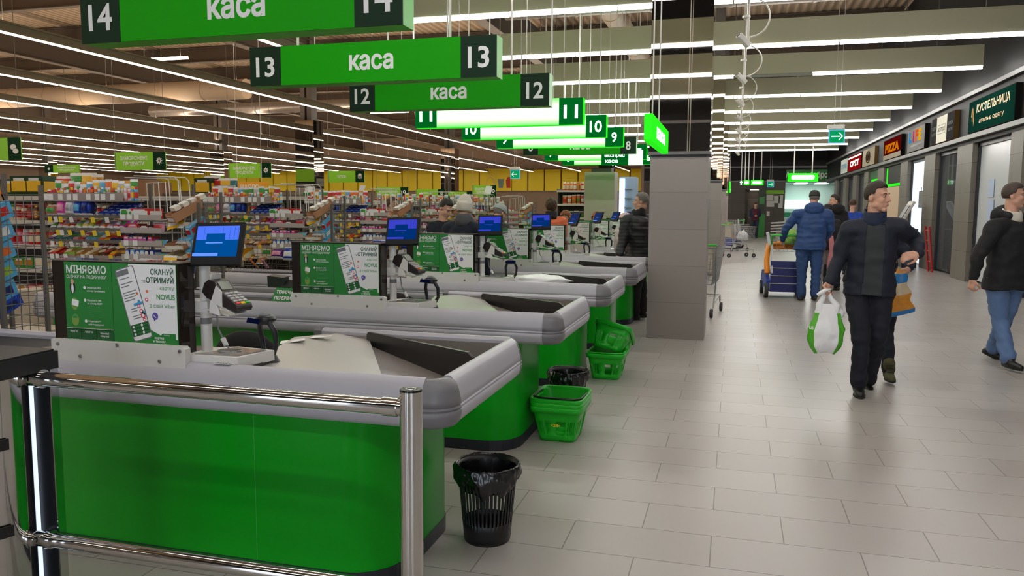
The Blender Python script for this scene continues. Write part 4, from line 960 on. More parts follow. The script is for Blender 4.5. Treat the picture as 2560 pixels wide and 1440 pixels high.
def d1(mb, x, a, b, c, d):
    fq(mb, x, a, b, c, d, 0); ftext(mb, 'КУСТЕЛЬНИЦА', x, (a+b)/2-0.15, c+0.36, 0.15, 1, 2.0); ftext(mb, 'ательє одягу', x, (a+b)/2-0.1, c+0.14, 0.09, 1, 1.5, 0.0)
    mb.tube([(x-0.01, b-0.35+0.1*math.cos(q*0.6)*(1-q*.05), c+0.30+0.2*math.sin(q*0.9)) for q in range(12)], 0.008, 6, 1)
shop_sign(15.68, 18.5, 'dark teal shop sign with gold lettering over the white shop window', [mat('teal board', (20, 62, 52), 0.85, spec=0.0), GOLD], d1)
WSIGN = emit('lit cream sign face', (250, 244, 220), 0.75, (120, 116, 104)); WDIM = mat('cream sign face', (176, 168, 148), 0.85, spec=0.0)
def d2(mb, x, a, b, c, d):
    w_ = b-a; fq(mb, x, a, b, c, d, 1); fq(mb, x-0.001, a+w_*0.3, b-w_*0.24, c, d, 0); fq(mb, x-0.002, a+w_*0.36, b-w_*0.3, c+0.2, d-0.2, 2); fq(mb, x-0.003, a+w_*0.37, b-w_*0.31, c+0.21, d-0.21, 0)
    ftext(mb, 'BOUTIQUE', x-0.003, (a+b)/2+0.05, c+0.26, 0.09, 1, 0.6); 
    for y, s_ in ((a+w_*0.15, 'САЛОН'), (b-w_*0.12, 'ОДЯГ')): ftext(mb, s_, x, y, c+0.34, 0.07, 3, w_*0.2); ftext(mb, 'ВЗУТТЯ', x, y, c+0.2, 0.06, 3, w_*0.18)
shop_sign(19.62, 21.7, 'white and black framed shop sign beside the teal sign', [WSIGN, mat('black sign edge', (14, 14, 15), 0.8, spec=0.1), mat('grey sign print', (120, 122, 124), 0.8, spec=0.0), mat('dull white print', (150, 152, 150), 0.8, spec=0.0)], d2, edge=mat('brown sign edge', (92, 70, 42), 0.85, spec=0.0))
def d3(mb, x, a, b, c, d):
    fq(mb, x, a, b, c, d, 0); w_ = (b-a)
    for k, (ch, m_) in enumerate((('L', 1), ('I', 2), ('F', 3), ('E', 4))): ftext(mb, ch, x, b-w_*(0.17+0.19*k), c+0.26, 0.28, m_, w_*(0.15 if ch != 'I' else 0.06), 0.06)
    ftext(mb, 'мобільний', x, (a+b)/2, c+0.12, 0.06, 5, w_*0.6)
shop_sign(22.43, 24.5, 'pale grey shop sign with four letters in blue, pink, orange and yellow', [mat('pale grey sign', (150, 150, 147), 0.85, spec=0.0), emit('cyan letter', (20, 160, 235), 0.5, (10, 90, 140)), emit('magenta letter', (220, 20, 110), 0.5, (120, 10, 60)), emit('orange letter', (245, 90, 20), 0.5, (140, 50, 10)), emit('yellow letter', (250, 190, 10), 0.5, (140, 100, 5)), BLACK], d3)
def d4(mb, x, a, b, c, d):
    fq(mb, x, a, b, c, d, 0); fq(mb, x-0.001, a, b, c, c+0.14, 2); ftext(mb, 'PIZZA', x, (a+b)/2, c+0.22, 0.24, 1, (b-a)*0.8, 0.06)
shop_sign(25.4, 28.2, 'red and yellow lettering sign over a pale strip, middle of the shop fronts', [mat('dark red sign', (84, 10, 9), 0.85, spec=0.0), emit('amber letters', (240, 140, 15), 0.5, (120, 60, 5)), WDIM], d4)
def d5(mb, x, a, b, c, d):
    fq(mb, x, a, b, c, d, 0); mb.tube([(x-0.01, (a+b)/2+0.42*math.cos(q*PI/10), (c+d)/2+0.2*math.sin(q*PI/10)) for q in range(20)], 0.02, 6, 1, True)
    for q in range(-2, 3): mb.tube([(x-0.01, (a+b)/2+0.15*q, c+0.16+0.03*abs(q)), (x-0.01, (a+b)/2+0.12*q, d-0.16-0.03*abs(q))], 0.012, 5, 1)
shop_sign(29.9, 32.6, 'cream shop sign with a dark oval emblem', [WDIM, mat('umber print', (80, 66, 50), 0.85, spec=0.0)], d5, edge=mat('brown sign edge', (92, 70, 42), 0.85, spec=0.0))
def d6(mb, x, a, b, c, d):
    fq(mb, x, a, b, c, d, 0); ftext(mb, 'СВІТ', x, (a+b)/2, c+0.18, 0.2, 1, (b-a)*0.7, 0.06); fq(mb, x-0.001, a, b, d-0.1, d-0.04, 1)
shop_sign(32.9, 36.5, 'red shop sign with white lit letters, beyond the oval emblem', [mat('bright red sign', (150, 14, 18), 0.85, spec=0.0), LITW], d6)
def d7(mb, x, a, b, c, d):
    fq(mb, x, a, b, c, d, 0); ftext(mb, 'ОПТИКА', x, (a+b)/2, c+0.2, 0.2, 1, (b-a)*0.8)
shop_sign(36.7, 38.9, 'pale shop sign with blue letters, last one before the end wall', [mat('pale green sign', (206, 216, 206), 0.85, spec=0.0), BLUEP], d7)
# ---- shop openings between the pillars
FRAME = mat('dark blue grey door frame', (30, 34, 42), 0.4, var=0.05)
GLASSW = clear('shop window glass', (216, 226, 234), 0.12)
def opening(y0, y1, kind, n):
    mb = MB(); mb.bb(XR+0.1, XR+0.22, y0, y0+0.10, 0, 2.87); mb.bb(XR+0.1, XR+0.22, y1-0.10, y1, 0, 2.87); mb.bb(XR+0.1, XR+0.22, y0, y1, 2.79, 2.87)
    o = struct('window_%d' % n, mb, FRAME)
    if kind == 'lit':
        mb = MB(); mb.bb(XR+0.14, XR+0.16, y0+0.1, y1-0.1, 0.05, 2.79); obj('pane', mb, emit('bright shop window', (225, 238, 250), 1.0), o)
    elif kind == 'film':
        mb = MB(); mb.bb(XR+0.14, XR+0.16, y0+0.1, y1-0.1, 0.05, 2.79); p_ = obj('pane', mb, mat('white filmed glass', (206, 212, 216), 0.25, var=0.04, scale=2), o)
        p_.location = p_.location
    else:
        mb = MB(); mb.bb(XR+0.15, XR+0.16, y0+0.1, y1-0.1, 0.05, 2.79); obj('pane', mb, GLASSW, o)
n = 1
LAMPW = emit('shop ceiling lamp', (245, 250, 255), 9.0)
kinds = ['glass', 'glass', 'film', 'film', 'glass', 'lit', 'glass', 'glass', 'glass', 'glass', 'glass']
for k in range(len(PIL)-1):
    opening(PIL[k][1], PIL[k+1][0], kinds[k], n); n += 1
# filmed window of the nearest shops is bright white; lamps light the shop rooms
for y, s_ in ((14.5, 1.0), (17.2, 1.0), (23.8, 3.2), (27.0, 0.6), (30.5, 0.5), (33.6, 0.5), (36.6, 0.6), (40, 0.8)):
    mb = MB(); mb.bb(XR+1.0, XR+1.0+0.3*s_, y-0.5, y+0.5, 2.83, 2.868)
    tag(obj('shop_lamp', mb, LAMPW), 'bright ceiling lamp in the shop behind opening %s' % ('under the teal sign' if y > 15 and y < 19 else 'at %d' % int(y)), 'ceiling light', 'lamps in the shops')
for y in (15.5, 18.2, 20.3, 22.2, 25.3, 29.2, 32.2):
    mb = MB(); mb.bb(XR+0.36, XR+3.0, y-0.05, y+0.05, 0, 2.87); o = struct('partition', mb, mat('shop partition', (176, 174, 170), 0.6))
# dark interior of the wine shop under the white and black sign, with a shelf of goods
mb = MB(); mb.bb(XR+0.9, XR+1.0, 19.7, 21.5, 0, 2.87); struct('wall_wine_shop', mb, mat('wine red shop wall', (58, 26, 30), 0.6))
t = thing('shop_shelf', 'dark wooden shop shelf with lit blue strips behind the pillar', 'shelf', (XR+0.6, 20.6, 0), None)
mb = MB(); mb.bb(XR+0.7, XR+0.75, 19.9, 21.3, 0, 2.0)
for z in (0.1, 0.5, 0.9, 1.3, 1.7): mb.bb(XR+0.4, XR+0.75, 19.9, 21.3, z, z+0.03)
obj('shelf_boards', mb, mat('dark wood', (70, 44, 34), 0.5), t)
mb = MB()
for z in (0.45, 0.85, 1.25): mb.bb(XR+0.40, XR+0.42, 20.3, 20.4, z-0.25, z)
obj('light_strip', mb, emit('blue white strip', (150, 190, 255), 2.0), t)
for k in range(10):
    mb = MB(); x, y, z = XR+0.5, 20.0+0.13*k, (1.33, 1.73)[k % 2]; mb.lathe([(0.0, 0), (0.035, 0), (0.035, 0.16), (0.012, 0.21), (0.012, 0.26), (0, 0.26)], (x, y, z), 10); tag(obj('bottle', mb, mat('amber bottle', (120, 60, 30), 0.2) if k % 3 else mat('dark bottle', (30, 26, 34), 0.2)), 'bottle on the dark shop shelf behind the pillar', 'bottle', 'bottles on the shop shelf')
# beige board, red door, green lit panels further along
mb = MB(); mb.bb(XR+0.02, XR+0.08, 26.0, 28.4, 0.0, 2.2); tag(obj('beige_partition', mb, mat('beige board', (206, 182, 152), 0.6)), 'tall beige board closing a shop front behind the man with the bag', 'board')
mb = MB(); mb.bb(XR+0.3, XR+0.36, 33.0, 34.4, 0, 2.75); tag(obj('red_panel', mb, mat('red panel', (170, 22, 30), 0.4)), 'red shop panel between grey pillars', 'panel')
mb = MB(); mb.bb(XR+0.06, XR+0.09, 26.0, 28.4, 2.2, 2.87, 0); mb.bb(XR+0.045, XR+0.06, 28.15, 28.3, 2.25, 2.82, 1); mb.bb(XR+0.045, XR+0.06, 26.1, 28.3, 2.22, 2.3, 1); tag(obj('neon_sign', mb, [DKWALL, LITGREEN]), 'green neon bent along a dark panel over the beige board', 'sign')
mb = MB(); mb.bb(XR+0.06, XR+0.09, 29.75, 31.65, 2.3, 2.87, 0); mb.prism(rounded(30.1, 31.3, 2.42, 2.56, (0.05,)*4, 4), 'x', XR+0.045, XR+0.06, 1); tag(obj('neon_sign', mb, [PDGREEN, LITGREEN]), 'small green lit strip in a shop window past the beige board', 'sign')
# red ladder-like stand and tilted screen stand near the pillar
t = thing('tilted_stand', 'tilted pale display stand on black body before the shop pillar', 'stand', (4.3, 22.6, 0), None)
mb = MB(); mb.bb(4.2, 4.55, 22.3, 22.9, 0, 1.0); obj('body', mb, BLACK, t)
mb = MB(); mb.box((4.25, 22.6, 1.35), (0.06, 0.6, 0.8), 0, Ry(math.radians(28))); mb.box((4.21, 22.6, 1.35), (0.02, 0.45, 0.6), 1, Ry(math.radians(28))); obj('panel', mb, [mat('pale frame', (200, 196, 188), 0.5), BLACK], t)
mb = MB()
for y in (20.9, 21.3): mb.tube([(4.62, y, 0), (4.5, y, 1.1)], 0.025, 6)
for z in (0.25, 0.5, 0.75, 1.0): mb.tube([(4.62-0.11*z, 20.9, z), (4.62-0.11*z, 21.3, z)], 0.015, 6)
tag(obj('step_ladder', mb, mat('red ladder paint', (186, 34, 38), 0.4)), 'small red step ladder leaning against the shop pillar', 'ladder')
# hanging little notice in the white lit shop window
mb = MB(); mb.bb(XR+0.12, XR+0.138, 23.3, 23.8, 1.55, 2.0); mb.cyl((XR+0.13, 23.55, 2.0), (XR+0.13, 23.55, 2.1), 0.008, n=6); tag(obj('window_notice', mb, GREYPRINT), 'grey notice hanging on the bright shop doorway', 'notice')
for k, (y, z, w_, h_) in enumerate(((17.35, 1.75, 0.35, 0.35), (17.3, 1.3, 0.38, 0.4))):
    mb = MB(); mb.bb(XR+0.125, XR+0.13, y, y+w_, z, z+h_); tag(obj('window_paper', mb, mat('pale blue paper', (178, 196, 222), 0.6)), ['upper', 'lower'][k]+' pale blue sheet stuck on the white shop window', 'paper')
mb = MB(); mb.bb(XR+0.12, XR+0.135, 16.3, 16.8, 1.15, 1.6, 0); mb.lathe([(0.0, 0.0), (0.16, 0.0)], (0, 0, 0), 18, 1); 
mb.v[-36:] = [Vector((XR+0.115, 16.55+p.y, 1.37+p.x)) for p in mb.v[-36:]]
tag(obj('window_poster', mb, [mat('grey blue poster', (110, 116, 132), 0.5), mat('cream disc', (220, 212, 190), 0.5)]), 'grey poster with a cream disc on the white shop window', 'poster')
# ================================================================ candy racks behind the conveyor belts
FPX = 1970.49
def at(x, y, Y):
    """world point on the plane Y = const seen at a measured place of the photograph"""
    d = fw*FPX+rr*(x-1280)-uu*(y-720); t = Y/d.y
    return Vector((d.x*t, Y, CAM_H+d.z*t))
PK = {}
def pm(n):
    C = dict(pink=(222, 70, 170), white=(226, 226, 226), blue=(32, 66, 170), navy=(24, 36, 96), red=(200, 36, 34), orange=(230, 110, 40), yellow=(236, 186, 40), green=(60, 150, 60), dkgreen=(18, 56, 30), teal=(20, 110, 118), purple=(92, 44, 116), brown=(96, 56, 34), gold=(196, 142, 58), sky=(90, 170, 214), rose=(226, 150, 170), silver=(176, 176, 180), cream=(226, 210, 176), wine=(120, 24, 40), lime=(150, 190, 60), grey=(120, 114, 108), black=(28, 26, 26), tan=(170, 120, 84))
    return mat('pack '+n, C[n], 0.3 if n not in ('tan', 'cream', 'grey') else 0.6, metal=0.5 if n in ('gold', 'silver') else 0.0, var=0.16, scale=30)
def pack_mesh(kind, c1, c2):
    k = (kind, c1, c2)
    if k in PK: return PK[k]
    mb = MB()
    if kind == 'bag':          # pillow bag 1 x 1, standing, thin, origin bottom middle, faces -y
        def P(s_):
            def f(u, v):
                x = u-0.5; b = (max(0, 1-(2*u-1)**4)*max(0, math.sin(PI*min(1, max(0, v))))**0.6)
                return Vector((x*(1-0.06*math.sin(PI*v)), s_*0.14*b+0.012*math.sin(u*19+v*7)*(1 if s_ < 0 else 0), v))
            return f
        mb.grid(P(-1), 8, 8, 0); n0 = len(mb.f); mb.grid(P(1), 8, 8, 0)
        for i in range(n0, len(mb.f)): mb.f[i] = mb.f[i][::-1]
        for i in range(n0):
            j = i//8; ii = i % 8
            if 2 <= j <= 4 and 1 <= ii <= 6: mb.m[i] = 1
            if j in (0, 7): mb.m[i] = 2
    elif kind == 'bar':        # flat bar lying, 1 long (y) x 0.3 wide x 0.12 high
        mb.box((0, 0, 0.06), (0.30, 1.0, 0.12), 0); mb.box((0, -0.05, 0.121), (0.301, 0.45, 0.004), 1); mb.box((0, -0.47, 0.06), (0.305, 0.05, 0.05), 2); mb.box((0, 0.47, 0.06), (0.305, 0.05, 0.05), 2)
    elif kind == 'box':
        mb.box((0, 0, 0.5), (1, 1, 1), 0); mb.box((0, -0.5, 0.52), (0.86, 0.012, 0.5), 1); mb.box((0.0, -0.503, 0.84), (0.6, 0.012, 0.14), 2); mb.box((0.5, 0, 0.5), (0.012, 0.8, 0.5), 1)
    elif kind == 'tray':       # open display box with goods edge
        mb.bb(-.5, .5, -.5, .5, 0, .06, 0); mb.bb(-.5, .5, -.5, -.47, 0, .55, 0); mb.bb(-.5, -.47, -.5, .5, 0, .75, 1); mb.bb(.47, .5, -.5, .5, 0, .75, 1); mb.bb(-.5, .5, .47, .5, 0, 1.0, 0); mb.bb(-.4, .4, -.505, -.5, .12, .42, 2)
    elif kind == 'jar':
        mb.lathe([(0, 0), (0.42, 0), (0.46, 0.06), (0.46, 0.2)], n=10, mat=0); mb.lathe([(0.46, 0.2), (0.47, 0.6)], n=10, mat=1); mb.lathe([(0.46, 0.6), (0.44, 0.74), (0.34, 0.8)], n=10, mat=0); mb.lathe([(0.38, 0.8), (0.38, 1.0), (0, 1.0)], n=10, mat=1)
    me = bpy.data.meshes.new('%s %s' % (c1, kind)); me.from_pydata([tuple(p) for p in mb.v], [], mb.f)
    for m in (pm(c1), pm(c2), pm('white') if c1 != 'white' else pm(c2)): me.materials.append(m)
    me.polygons.foreach_set('material_index', mb.m); me.polygons.foreach_set('use_smooth', mb.sm); me.update()
    PK[k] = me
    return me
NAMES = dict(bag='candy_bag', bar='chocolate_bar', box='sweets_box', tray='display_tray', jar='candy_tub')
WORDS = dict(bag='candy bag', bar='chocolate bar', box='sweets box', tray='open display tray', jar='small candy tub')
CN = dict(dkgreen='dark green', sky='sky blue', rose='pale pink', lime='lime green', tan='cardboard brown', navy='navy blue')
def pack(kind, c1, c2, loc, size, R=None, where='', group=None, name=None, word=None):
    o = bpy.data.objects.new(name or NAMES[kind], pack_mesh(kind, c1, c2)); COL.objects.link(o)
    R = R if R else Matrix.Identity(3)
    o.matrix_world = Matrix.Translation(Vector(loc)) @ R.to_4x4() @ Matrix.Diagonal((*size, 1))
    return tag(o, '%s %s %s' % (CN.get(c1, c1), word or WORDS[kind], where), (word or WORDS[kind]).split()[-1], group)
TAGH = 0.04
SH = [1.525, 1.405, 1.305, 1.218, 1.10]     # front edge heights of the rows
XA, XB, XC, XD = -5.13, -4.37, -3.98, -3.74
RY = FY+DY+0.47                            # front plane of the first template rack
def wire_grid(mb, x0, x1, z0, z1, y, sx, sz, r=0.0022, slant=0.0):
    n = max(1, round((x1-x0)/sx)); m = max(1, round((z1-z0)/sz))
    for i in range(n+1): x = x0+(x1-x0)*i/n; mb.cyl((x, y, z0), (x, y+slant, z1), r, n=4, caps=False)
    for j in range(m+1): z = z0+(z1-z0)*j/m; yy = y+slant*j/m; mb.cyl((x0, yy, z), (x1, yy, z), r, n=4, caps=False)
def make_rack():
    t = thing('candy_rack', '', 'rack', ((XA+XD)/2, RY+0.2, 0), 'candy racks behind the checkouts')
    mb = MB()
    for x in (XA-0.03, XB, XC, XD): mb.bb(x-0.008, x+0.008, RY+0.26, RY+0.28, 0, 1.66 if x != XD else 1.60)
    for x in (XA-0.03, XD): mb.bb(x-0.015, x+0.015, RY+0.05, RY+0.45, 0, 0.03); 
    mb.bb(XD-0.01, XD+0.01, RY, RY+0.02, 0.0, 1.52); mb.bb(XA-0.04, XA-0.02, RY, RY+0.02, 0.0, 1.52)
    obj('frame', mb, mat('warm grey rack steel', (104, 96, 90), 0.45, metal=0.3, var=0.06), t)
    mb = MB(); wire_grid(mb, XA-0.25, XD, 0.75, 1.55, RY+0.262, 0.055, 0.055); obj('back_grid', mb, WIRE, t)
    for x in (XD, XA-0.03):
        mb = MB()
        for i in range(6): y = RY+0.01+0.05*i; mb.cyl((x, y, 0.8), (x, y, 1.52), 0.0022, n=4)
        for j in range(13): z = 0.82+0.058*j; mb.cyl((x, RY, z), (x, RY+0.26, z+0.0), 0.0022, n=4)
        obj('side_grid', mb, WIRE, t)
    for k, z in enumerate(SH):
        mb = MB()
        if k == 0:
            mb.bb(XA, XB, RY-0.02, RY+0.20, z, z+0.006); mb.bb(XA, XB+0.0, RY-0.022, RY-0.018, z, z+0.065)
        else:
            for i in range(13): x = XA+(XB-XA)*i/12; mb.cyl((x, RY, z), (x, RY+0.22, z+0.10), 0.002, n=4, caps=False)
            mb.bb(XA, XB, RY-0.006, RY, z-0.004, z+0.018); mb.cyl((XA, RY+0.22, z+0.10), (XB, RY+0.22, z+0.10), 0.003, n=4)
        o = obj('shelf', mb, mat('mauve grey shelf edge', (150, 138, 134), 0.5, var=0.08) if k in (0, 4) else WIRE, t)
    # side display boards and hooks
    for k, z in enumerate((1.395, 1.30, 1.205, 1.105)):
        mb = MB(); mb.bb(XB+0.01, XC, RY-0.07, RY+0.16, z-0.006, z); mb.bb(XB+0.01, XC-0.02, RY-0.072, RY-0.068, z-0.004, z+0.035); obj('side_shelf', mb, mat('pale shelf edge', (176, 166, 160), 0.5), t)
    for k, x in enumerate((XB+0.05, XB+0.13)):
        for q in range(2):
            y = RY+0.05+0.12*q; x2 = x+0.30; mb = MB()
            mb.tube([(x, y-0.1, 1.700+0.012*k), (x2-0.03, y, 1.695+0.012*k), (x2, y, 1.68), (x2+0.015, y, 1.42), (x2+0.03, y-0.02, 1.2)], 0.004, 6); obj('wire_hook', mb, WHITEWIRE, t)
    for x in (XB+0.2, XB+0.26): mb = MB(); mb.tube([(x, RY, 1.45), (x, RY, 1.66), (x+0.1, RY, 1.67), (x+0.11, RY, 1.45)], 0.004, 6); obj('wire_hook', mb, WHITEWIRE, t)
    # price tags
    for x in (0.10, 0.19, 0.27, 0.33, 0.45, 0.53, 0.585, 0.67): 
        mb = MB(); mb.bb(XA+x-0.02, XA+x+0.02, RY-0.026, RY-0.0225, SH[0]+0.01, SH[0]+0.056); obj('price_tag', mb, PAPER, t)
    mb = MB(); mb.bb(XA+0.0, XA+0.078, RY-0.026, RY-0.0225, SH[0]+0.012, SH[0]+0.056); obj('price_strip', mb, PAPER, t)
    tg = {1: ((0.07, 1), (0.125, 0), (0.17, 1), (0.27, 0), (0.47, 1), (0.60, 0)), 2: ((0.14, 1), (0.175, 0), (0.25, 1), (0.37, 1), (0.48, 1), (0.60, 1), (0.70, 1)), 3: ((0.08, 0), (0.16, 1), (0.26, 0), (0.385, 0), (0.49, 1), (0.72, 1)), 4: ((0.07, 0), (0.12, 0), (0.2, 0), (0.36, 0), (0.44, 0), (0.62, 1))}
    for k, lst in tg.items():
        for x, yl in lst:
            R = Ry(rnd.uniform(-0.15, 0.15)) @ Rx(0.15)
            mb = MB(); mb.box((XA+x, RY-0.012, SH[k]-0.018+(0.02 if k == 4 else 0)), (0.036, 0.0015, 0.042), 0, R); obj('price_tag', mb, YTAG if yl else PAPER, t)
    for k, z in enumerate((1.395, 1.205, 1.105)):
        for x in (0.06, 0.14) if k else (0.04, 0.10, 0.16):
            mb = MB(); mb.bb(XB+x-0.02, XB+x+0.02, RY-0.077, RY-0.0735, z-0.002, z+0.036); obj('price_tag', mb, PAPER, t)
    # lower wire basket
    mb = MB()
    for i in range(24):
        x = XA+0.05+(XB-XA)*i/23; mb.cyl((x, RY-0.05, 0.86), (x+0.05, RY-0.06, 0.99), 0.0022, n=4, caps=False)
    for z in (0.86, 0.92, 0.99): mb.cyl((XA, RY-0.06, z), (XB+0.3, RY-0.06, z), 0.003, n=4); mb.cyl((XA, RY+0.2, z), (XB+0.3, RY+0.2, z), 0.003, n=4)
    mb.bb(XA, XB+0.3, RY-0.05, RY+0.2, 0.855, 0.86); obj('lower_basket', mb, WIRE, t)
    return t
def fill_rack(dx, dy, rack_name, full):
    w_ = rack_name; g = 'sweets on the '+w_
    V = Vector((dx, dy, 0))
    def P(kind, c1, c2, x, y, z, size, R, row, **k): pack(kind, c1, c2, Vector((x, y, z))+V, size, R, 'on the %s of the %s' % (row, w_), g, **k)
    r = random.Random(int(dy*100)+3)
    SL = Rx(math.atan2(0.10, 0.22))
    # top row: small tubs and packs standing side by side, larger packs behind
    cols = ['red', 'yellow', 'white', 'red', 'rose', 'orange', 'orange', 'sky', 'silver', 'green', 'silver', 'rose', 'sky']
    n = 27 if full else 14
    for i in range(n):
        c = cols[int(i/n*len(cols))]; x = XA+0.03+(XB-XA+0.08)*i/n
        P('jar' if i % 4 else 'bag', c, r.choice(['white', 'cream', 'yellow', 'red', 'green', 'gold']), x, RY+0.02+0.02*r.random(), SH[0]+0.006, (0.027, 0.03, 0.08+0.03*r.random()), Rz(r.uniform(-.3, .3)), 'top shelf')
    for i in range(n//2):
        x = XA+0.04+(XB-XA)*i/(n//2); c = r.choice(['orange', 'red', 'silver', 'yellow', 'white', 'sky', 'green'])
        P('bag', c, r.choice(['white', 'gold']), x, RY+0.12, SH[0]+0.006, (0.07, 0.12, 0.145+0.02*r.random()), Rz(r.uniform(-.2, .2)), 'top shelf, back row')
    # row 1: big bags leaning back, empty tray, blue bars
    xs = XA+0.03
    for c, c2, wd, h in (('tan', 'green', 0.10, 0.10), ('pink', 'rose', 0.078, 0.155), ('white', 'silver', 0.082, 0.155), ('blue', 'sky', 0.07, 0.155), ('blue', 'navy', 0.065, 0.15), ('navy', 'blue', 0.04, 0.15)):
        P('bag', c, c2, xs+wd/2, RY+0.0, SH[1]+0.012, (wd, 0.30, h*0.82), Rx(-0.2), 'second shelf'); xs += wd
    for i in range(4 if full else 2):
        for j in range(4 if full else 2):
            P('bar', 'blue', 'silver', XA+0.53+0.065*i+0.02*(j*0.35), RY+0.03+0.045*j, SH[1]+0.02+0.0205*j, (0.19, 0.042, 0.12), SL @ Rz(PI/2), 'second shelf') if False else P('box', 'blue', 'silver', XA+0.53+0.06*i+0.006*j, RY+0.03+0.046*j, SH[1]+0.014+0.021*j, (0.052, 0.036, 0.028), SL, 'second shelf')
    # rows 2 and 3
    for row, pal in ((2, ['green', 'rose', 'orange', 'red', 'lime', 'yellow', 'lime', 'grey', 'orange', 'rose', 'red', 'pink']), (3, ['purple', 'teal', 'teal', 'teal', 'rose', 'red', 'sky', 'sky', 'orange', 'yellow', 'navy', 'navy'])):
        for i, c in enumerate(pal):
            x = XA+0.04+(XB-XA-0.06)*i/len(pal)
            for j in range(2 if full else 1):
                P('bar' if row == 3 else 'bag', c, r.choice(['white', 'silver', 'yellow', 'red', 'green']), x+0.02*j+r.uniform(-.006, .006), RY+0.07+0.08*j if row == 3 else RY+0.04+0.06*j, SH[row]+0.012+(0.032 if row == 3 else 0.012)*(j+0.6), (0.16, 0.10, 0.14) if row == 3 else (0.058, 0.16, 0.10), (SL @ Rz(r.uniform(-.35, .1))) if row == 3 else Rx(-0.95) @ Rz(r.uniform(-.15, .15)), ('third', 'fourth')[row-2]+' shelf')
    # row 4: bars in gold and brown behind a long edge
    for i, c in enumerate(['wine', 'red', 'wine', 'lime', 'lime', 'gold', 'gold', 'cream', 'gold', 'brown', 'brown', 'orange', 'brown', 'brown']):
        P('bar', c, r.choice(['gold', 'yellow', 'red', 'cream']), XA+0.03+(XB-XA-0.03)*i/14, RY+0.05, SH[4]+0.02+0.014*r.random(), (0.15, 0.11, 0.2), SL @ Rz(r.uniform(-.5, .5)), 'fifth shelf')
    # lower basket
    for i in range(10 if full else 5):
        P('bar' if i % 2 else 'bag', r.choice(['gold', 'cream', 'brown', 'rose', 'orange', 'white']), 'gold', XA+0.06+0.065*i, RY+0.02, 0.93+0.03*r.random(), (0.1, 0.12, 0.10), Rz(r.uniform(-.6, .6)) @ Rx(-0.8), 'lower wire basket')
    P('tray', 'yellow', 'cream', XA+0.42, RY+0.02, 0.99, (0.13, 0.16, 0.08), Rx(0.35), 'lower wire basket')
    # side display
    sd = 'side shelves'
    P('box', 'red', 'white', XB+0.16, RY+0.03, 1.40, (0.18, 0.14, 0.075), Rz(-.08), sd); P('box', 'white', 'green', XB+0.04, RY-0.01, 1.40, (0.07, 0.1, 0.07), None, sd)
    P('box', 'red', 'rose', XB+0.10, RY+0.0, 1.302, (0.09, 0.1, 0.06), None, sd); P('box', 'wine', 'white', XB+0.20, RY+0.0, 1.302, (0.07, 0.1, 0.05), None, sd); P('bag', 'rose', 'red', XB+0.31, RY-0.03, 1.302, (0.10, 0.2, 0.075), Rx(-.3), sd)
    for i, c in enumerate(('rose', 'navy', 'rose', 'rose', 'navy', 'red')): P('box', c, 'pink', XB+0.04+0.042*i, RY-0.01, 1.206, (0.036, 0.09, 0.062), Rz(r.uniform(-.1, .1)), sd)
    P('bag', 'sky', 'lime', XB+0.33, RY-0.06, 1.20, (0.11, 0.16, 0.06), Rx(-.7), sd)
    for i, c in enumerate(('blue', 'sky', 'blue', 'sky', 'navy', 'blue')): P('box', c, 'white', XB+0.05+0.042*i, RY-0.01, 1.106, (0.036, 0.09, 0.064), Rz(r.uniform(-.1, .1)), sd)
    P('bag', 'sky', 'lime', XB+0.34, RY-0.06, 1.10, (0.11, 0.16, 0.06), Rx(-.7), sd)
    P('bag', 'purple', 'rose', XB+0.09, RY-0.09, 1.0, (0.13, 0.3, 0.10), Rx(-.4), 'bottom of the side shelves'); P('bag', 'blue', 'white', XB+0.23, RY-0.11, 0.985, (0.12, 0.3, 0.13), Rx(-.25), 'bottom of the side shelves'); P('bag', 'blue', 'sky', XB+0.32, RY-0.11, 0.99, (0.09, 0.3, 0.12), Rx(-.25), 'bottom of the side shelves'); P('bag', 'yellow', 'brown', XB+0.44, RY-0.10, 1.0, (0.12, 0.3, 0.14), Rx(-.2), 'bottom of the side shelves'); P('bag', 'navy', 'blue', XB+0.56, RY-0.04, 0.99, (0.09, 0.3, 0.12), Rx(-.3), 'bottom of the side shelves')
    # end wires: carton with white packs, leaflet, picture boxes
    e = 'end wires'
    P('tray', 'tan', 'tan', XC+0.13, RY+0.02, 1.43, (0.12, 0.24, 0.09), Rz(-.5) @ Rx(0.5), e)
    for j in range(4): P('box', 'white', 'cream', XC+0.085+0.03*j, RY-0.035+0.055*j, 1.468+0.028*j, (0.085, 0.045, 0.03), Rz(-.5) @ Rx(0.5), e)
    P('box', 'white', 'yellow', XC+0.06, RY-0.03, 1.335, (0.14, 0.004, 0.11), Rx(-.5), e, name='leaflet', word='leaflet'); P('box', 'yellow', 'white', XC+0.05, RY-0.036, 1.33, (0.09, 0.004, 0.10), Rx(-.5) @ Ry(-.3), e, name='leaflet', word='leaflet')
    for j in range(3): P('box', 'sky', ('red', 'white', 'orange')[j], XC+0.17, RY+0.08, 1.31-0.085*j, (0.04, 0.19, 0.075), Rx(0.45), e, word='picture box')
    P('tray', 'cream', 'tan', XC+0.08, RY+0.03, 1.20, (0.16, 0.2, 0.05), Rx(0.2), e); P('bag', 'silver', 'sky', XC+0.07, RY+0.03, 1.22, (0.12, 0.16, 0.06), Rx(-.9), e); P('tray', 'cream', 'cream', XC+0.08, RY+0.03, 1.13, (0.16, 0.2, 0.04), Rx(0.2), e); P('bag', 'white', 'red', XC+0.06, RY+0.03, 1.07, (0.12, 0.16, 0.06), Rx(-.9), e)
rack = make_rack(); RACKS = []
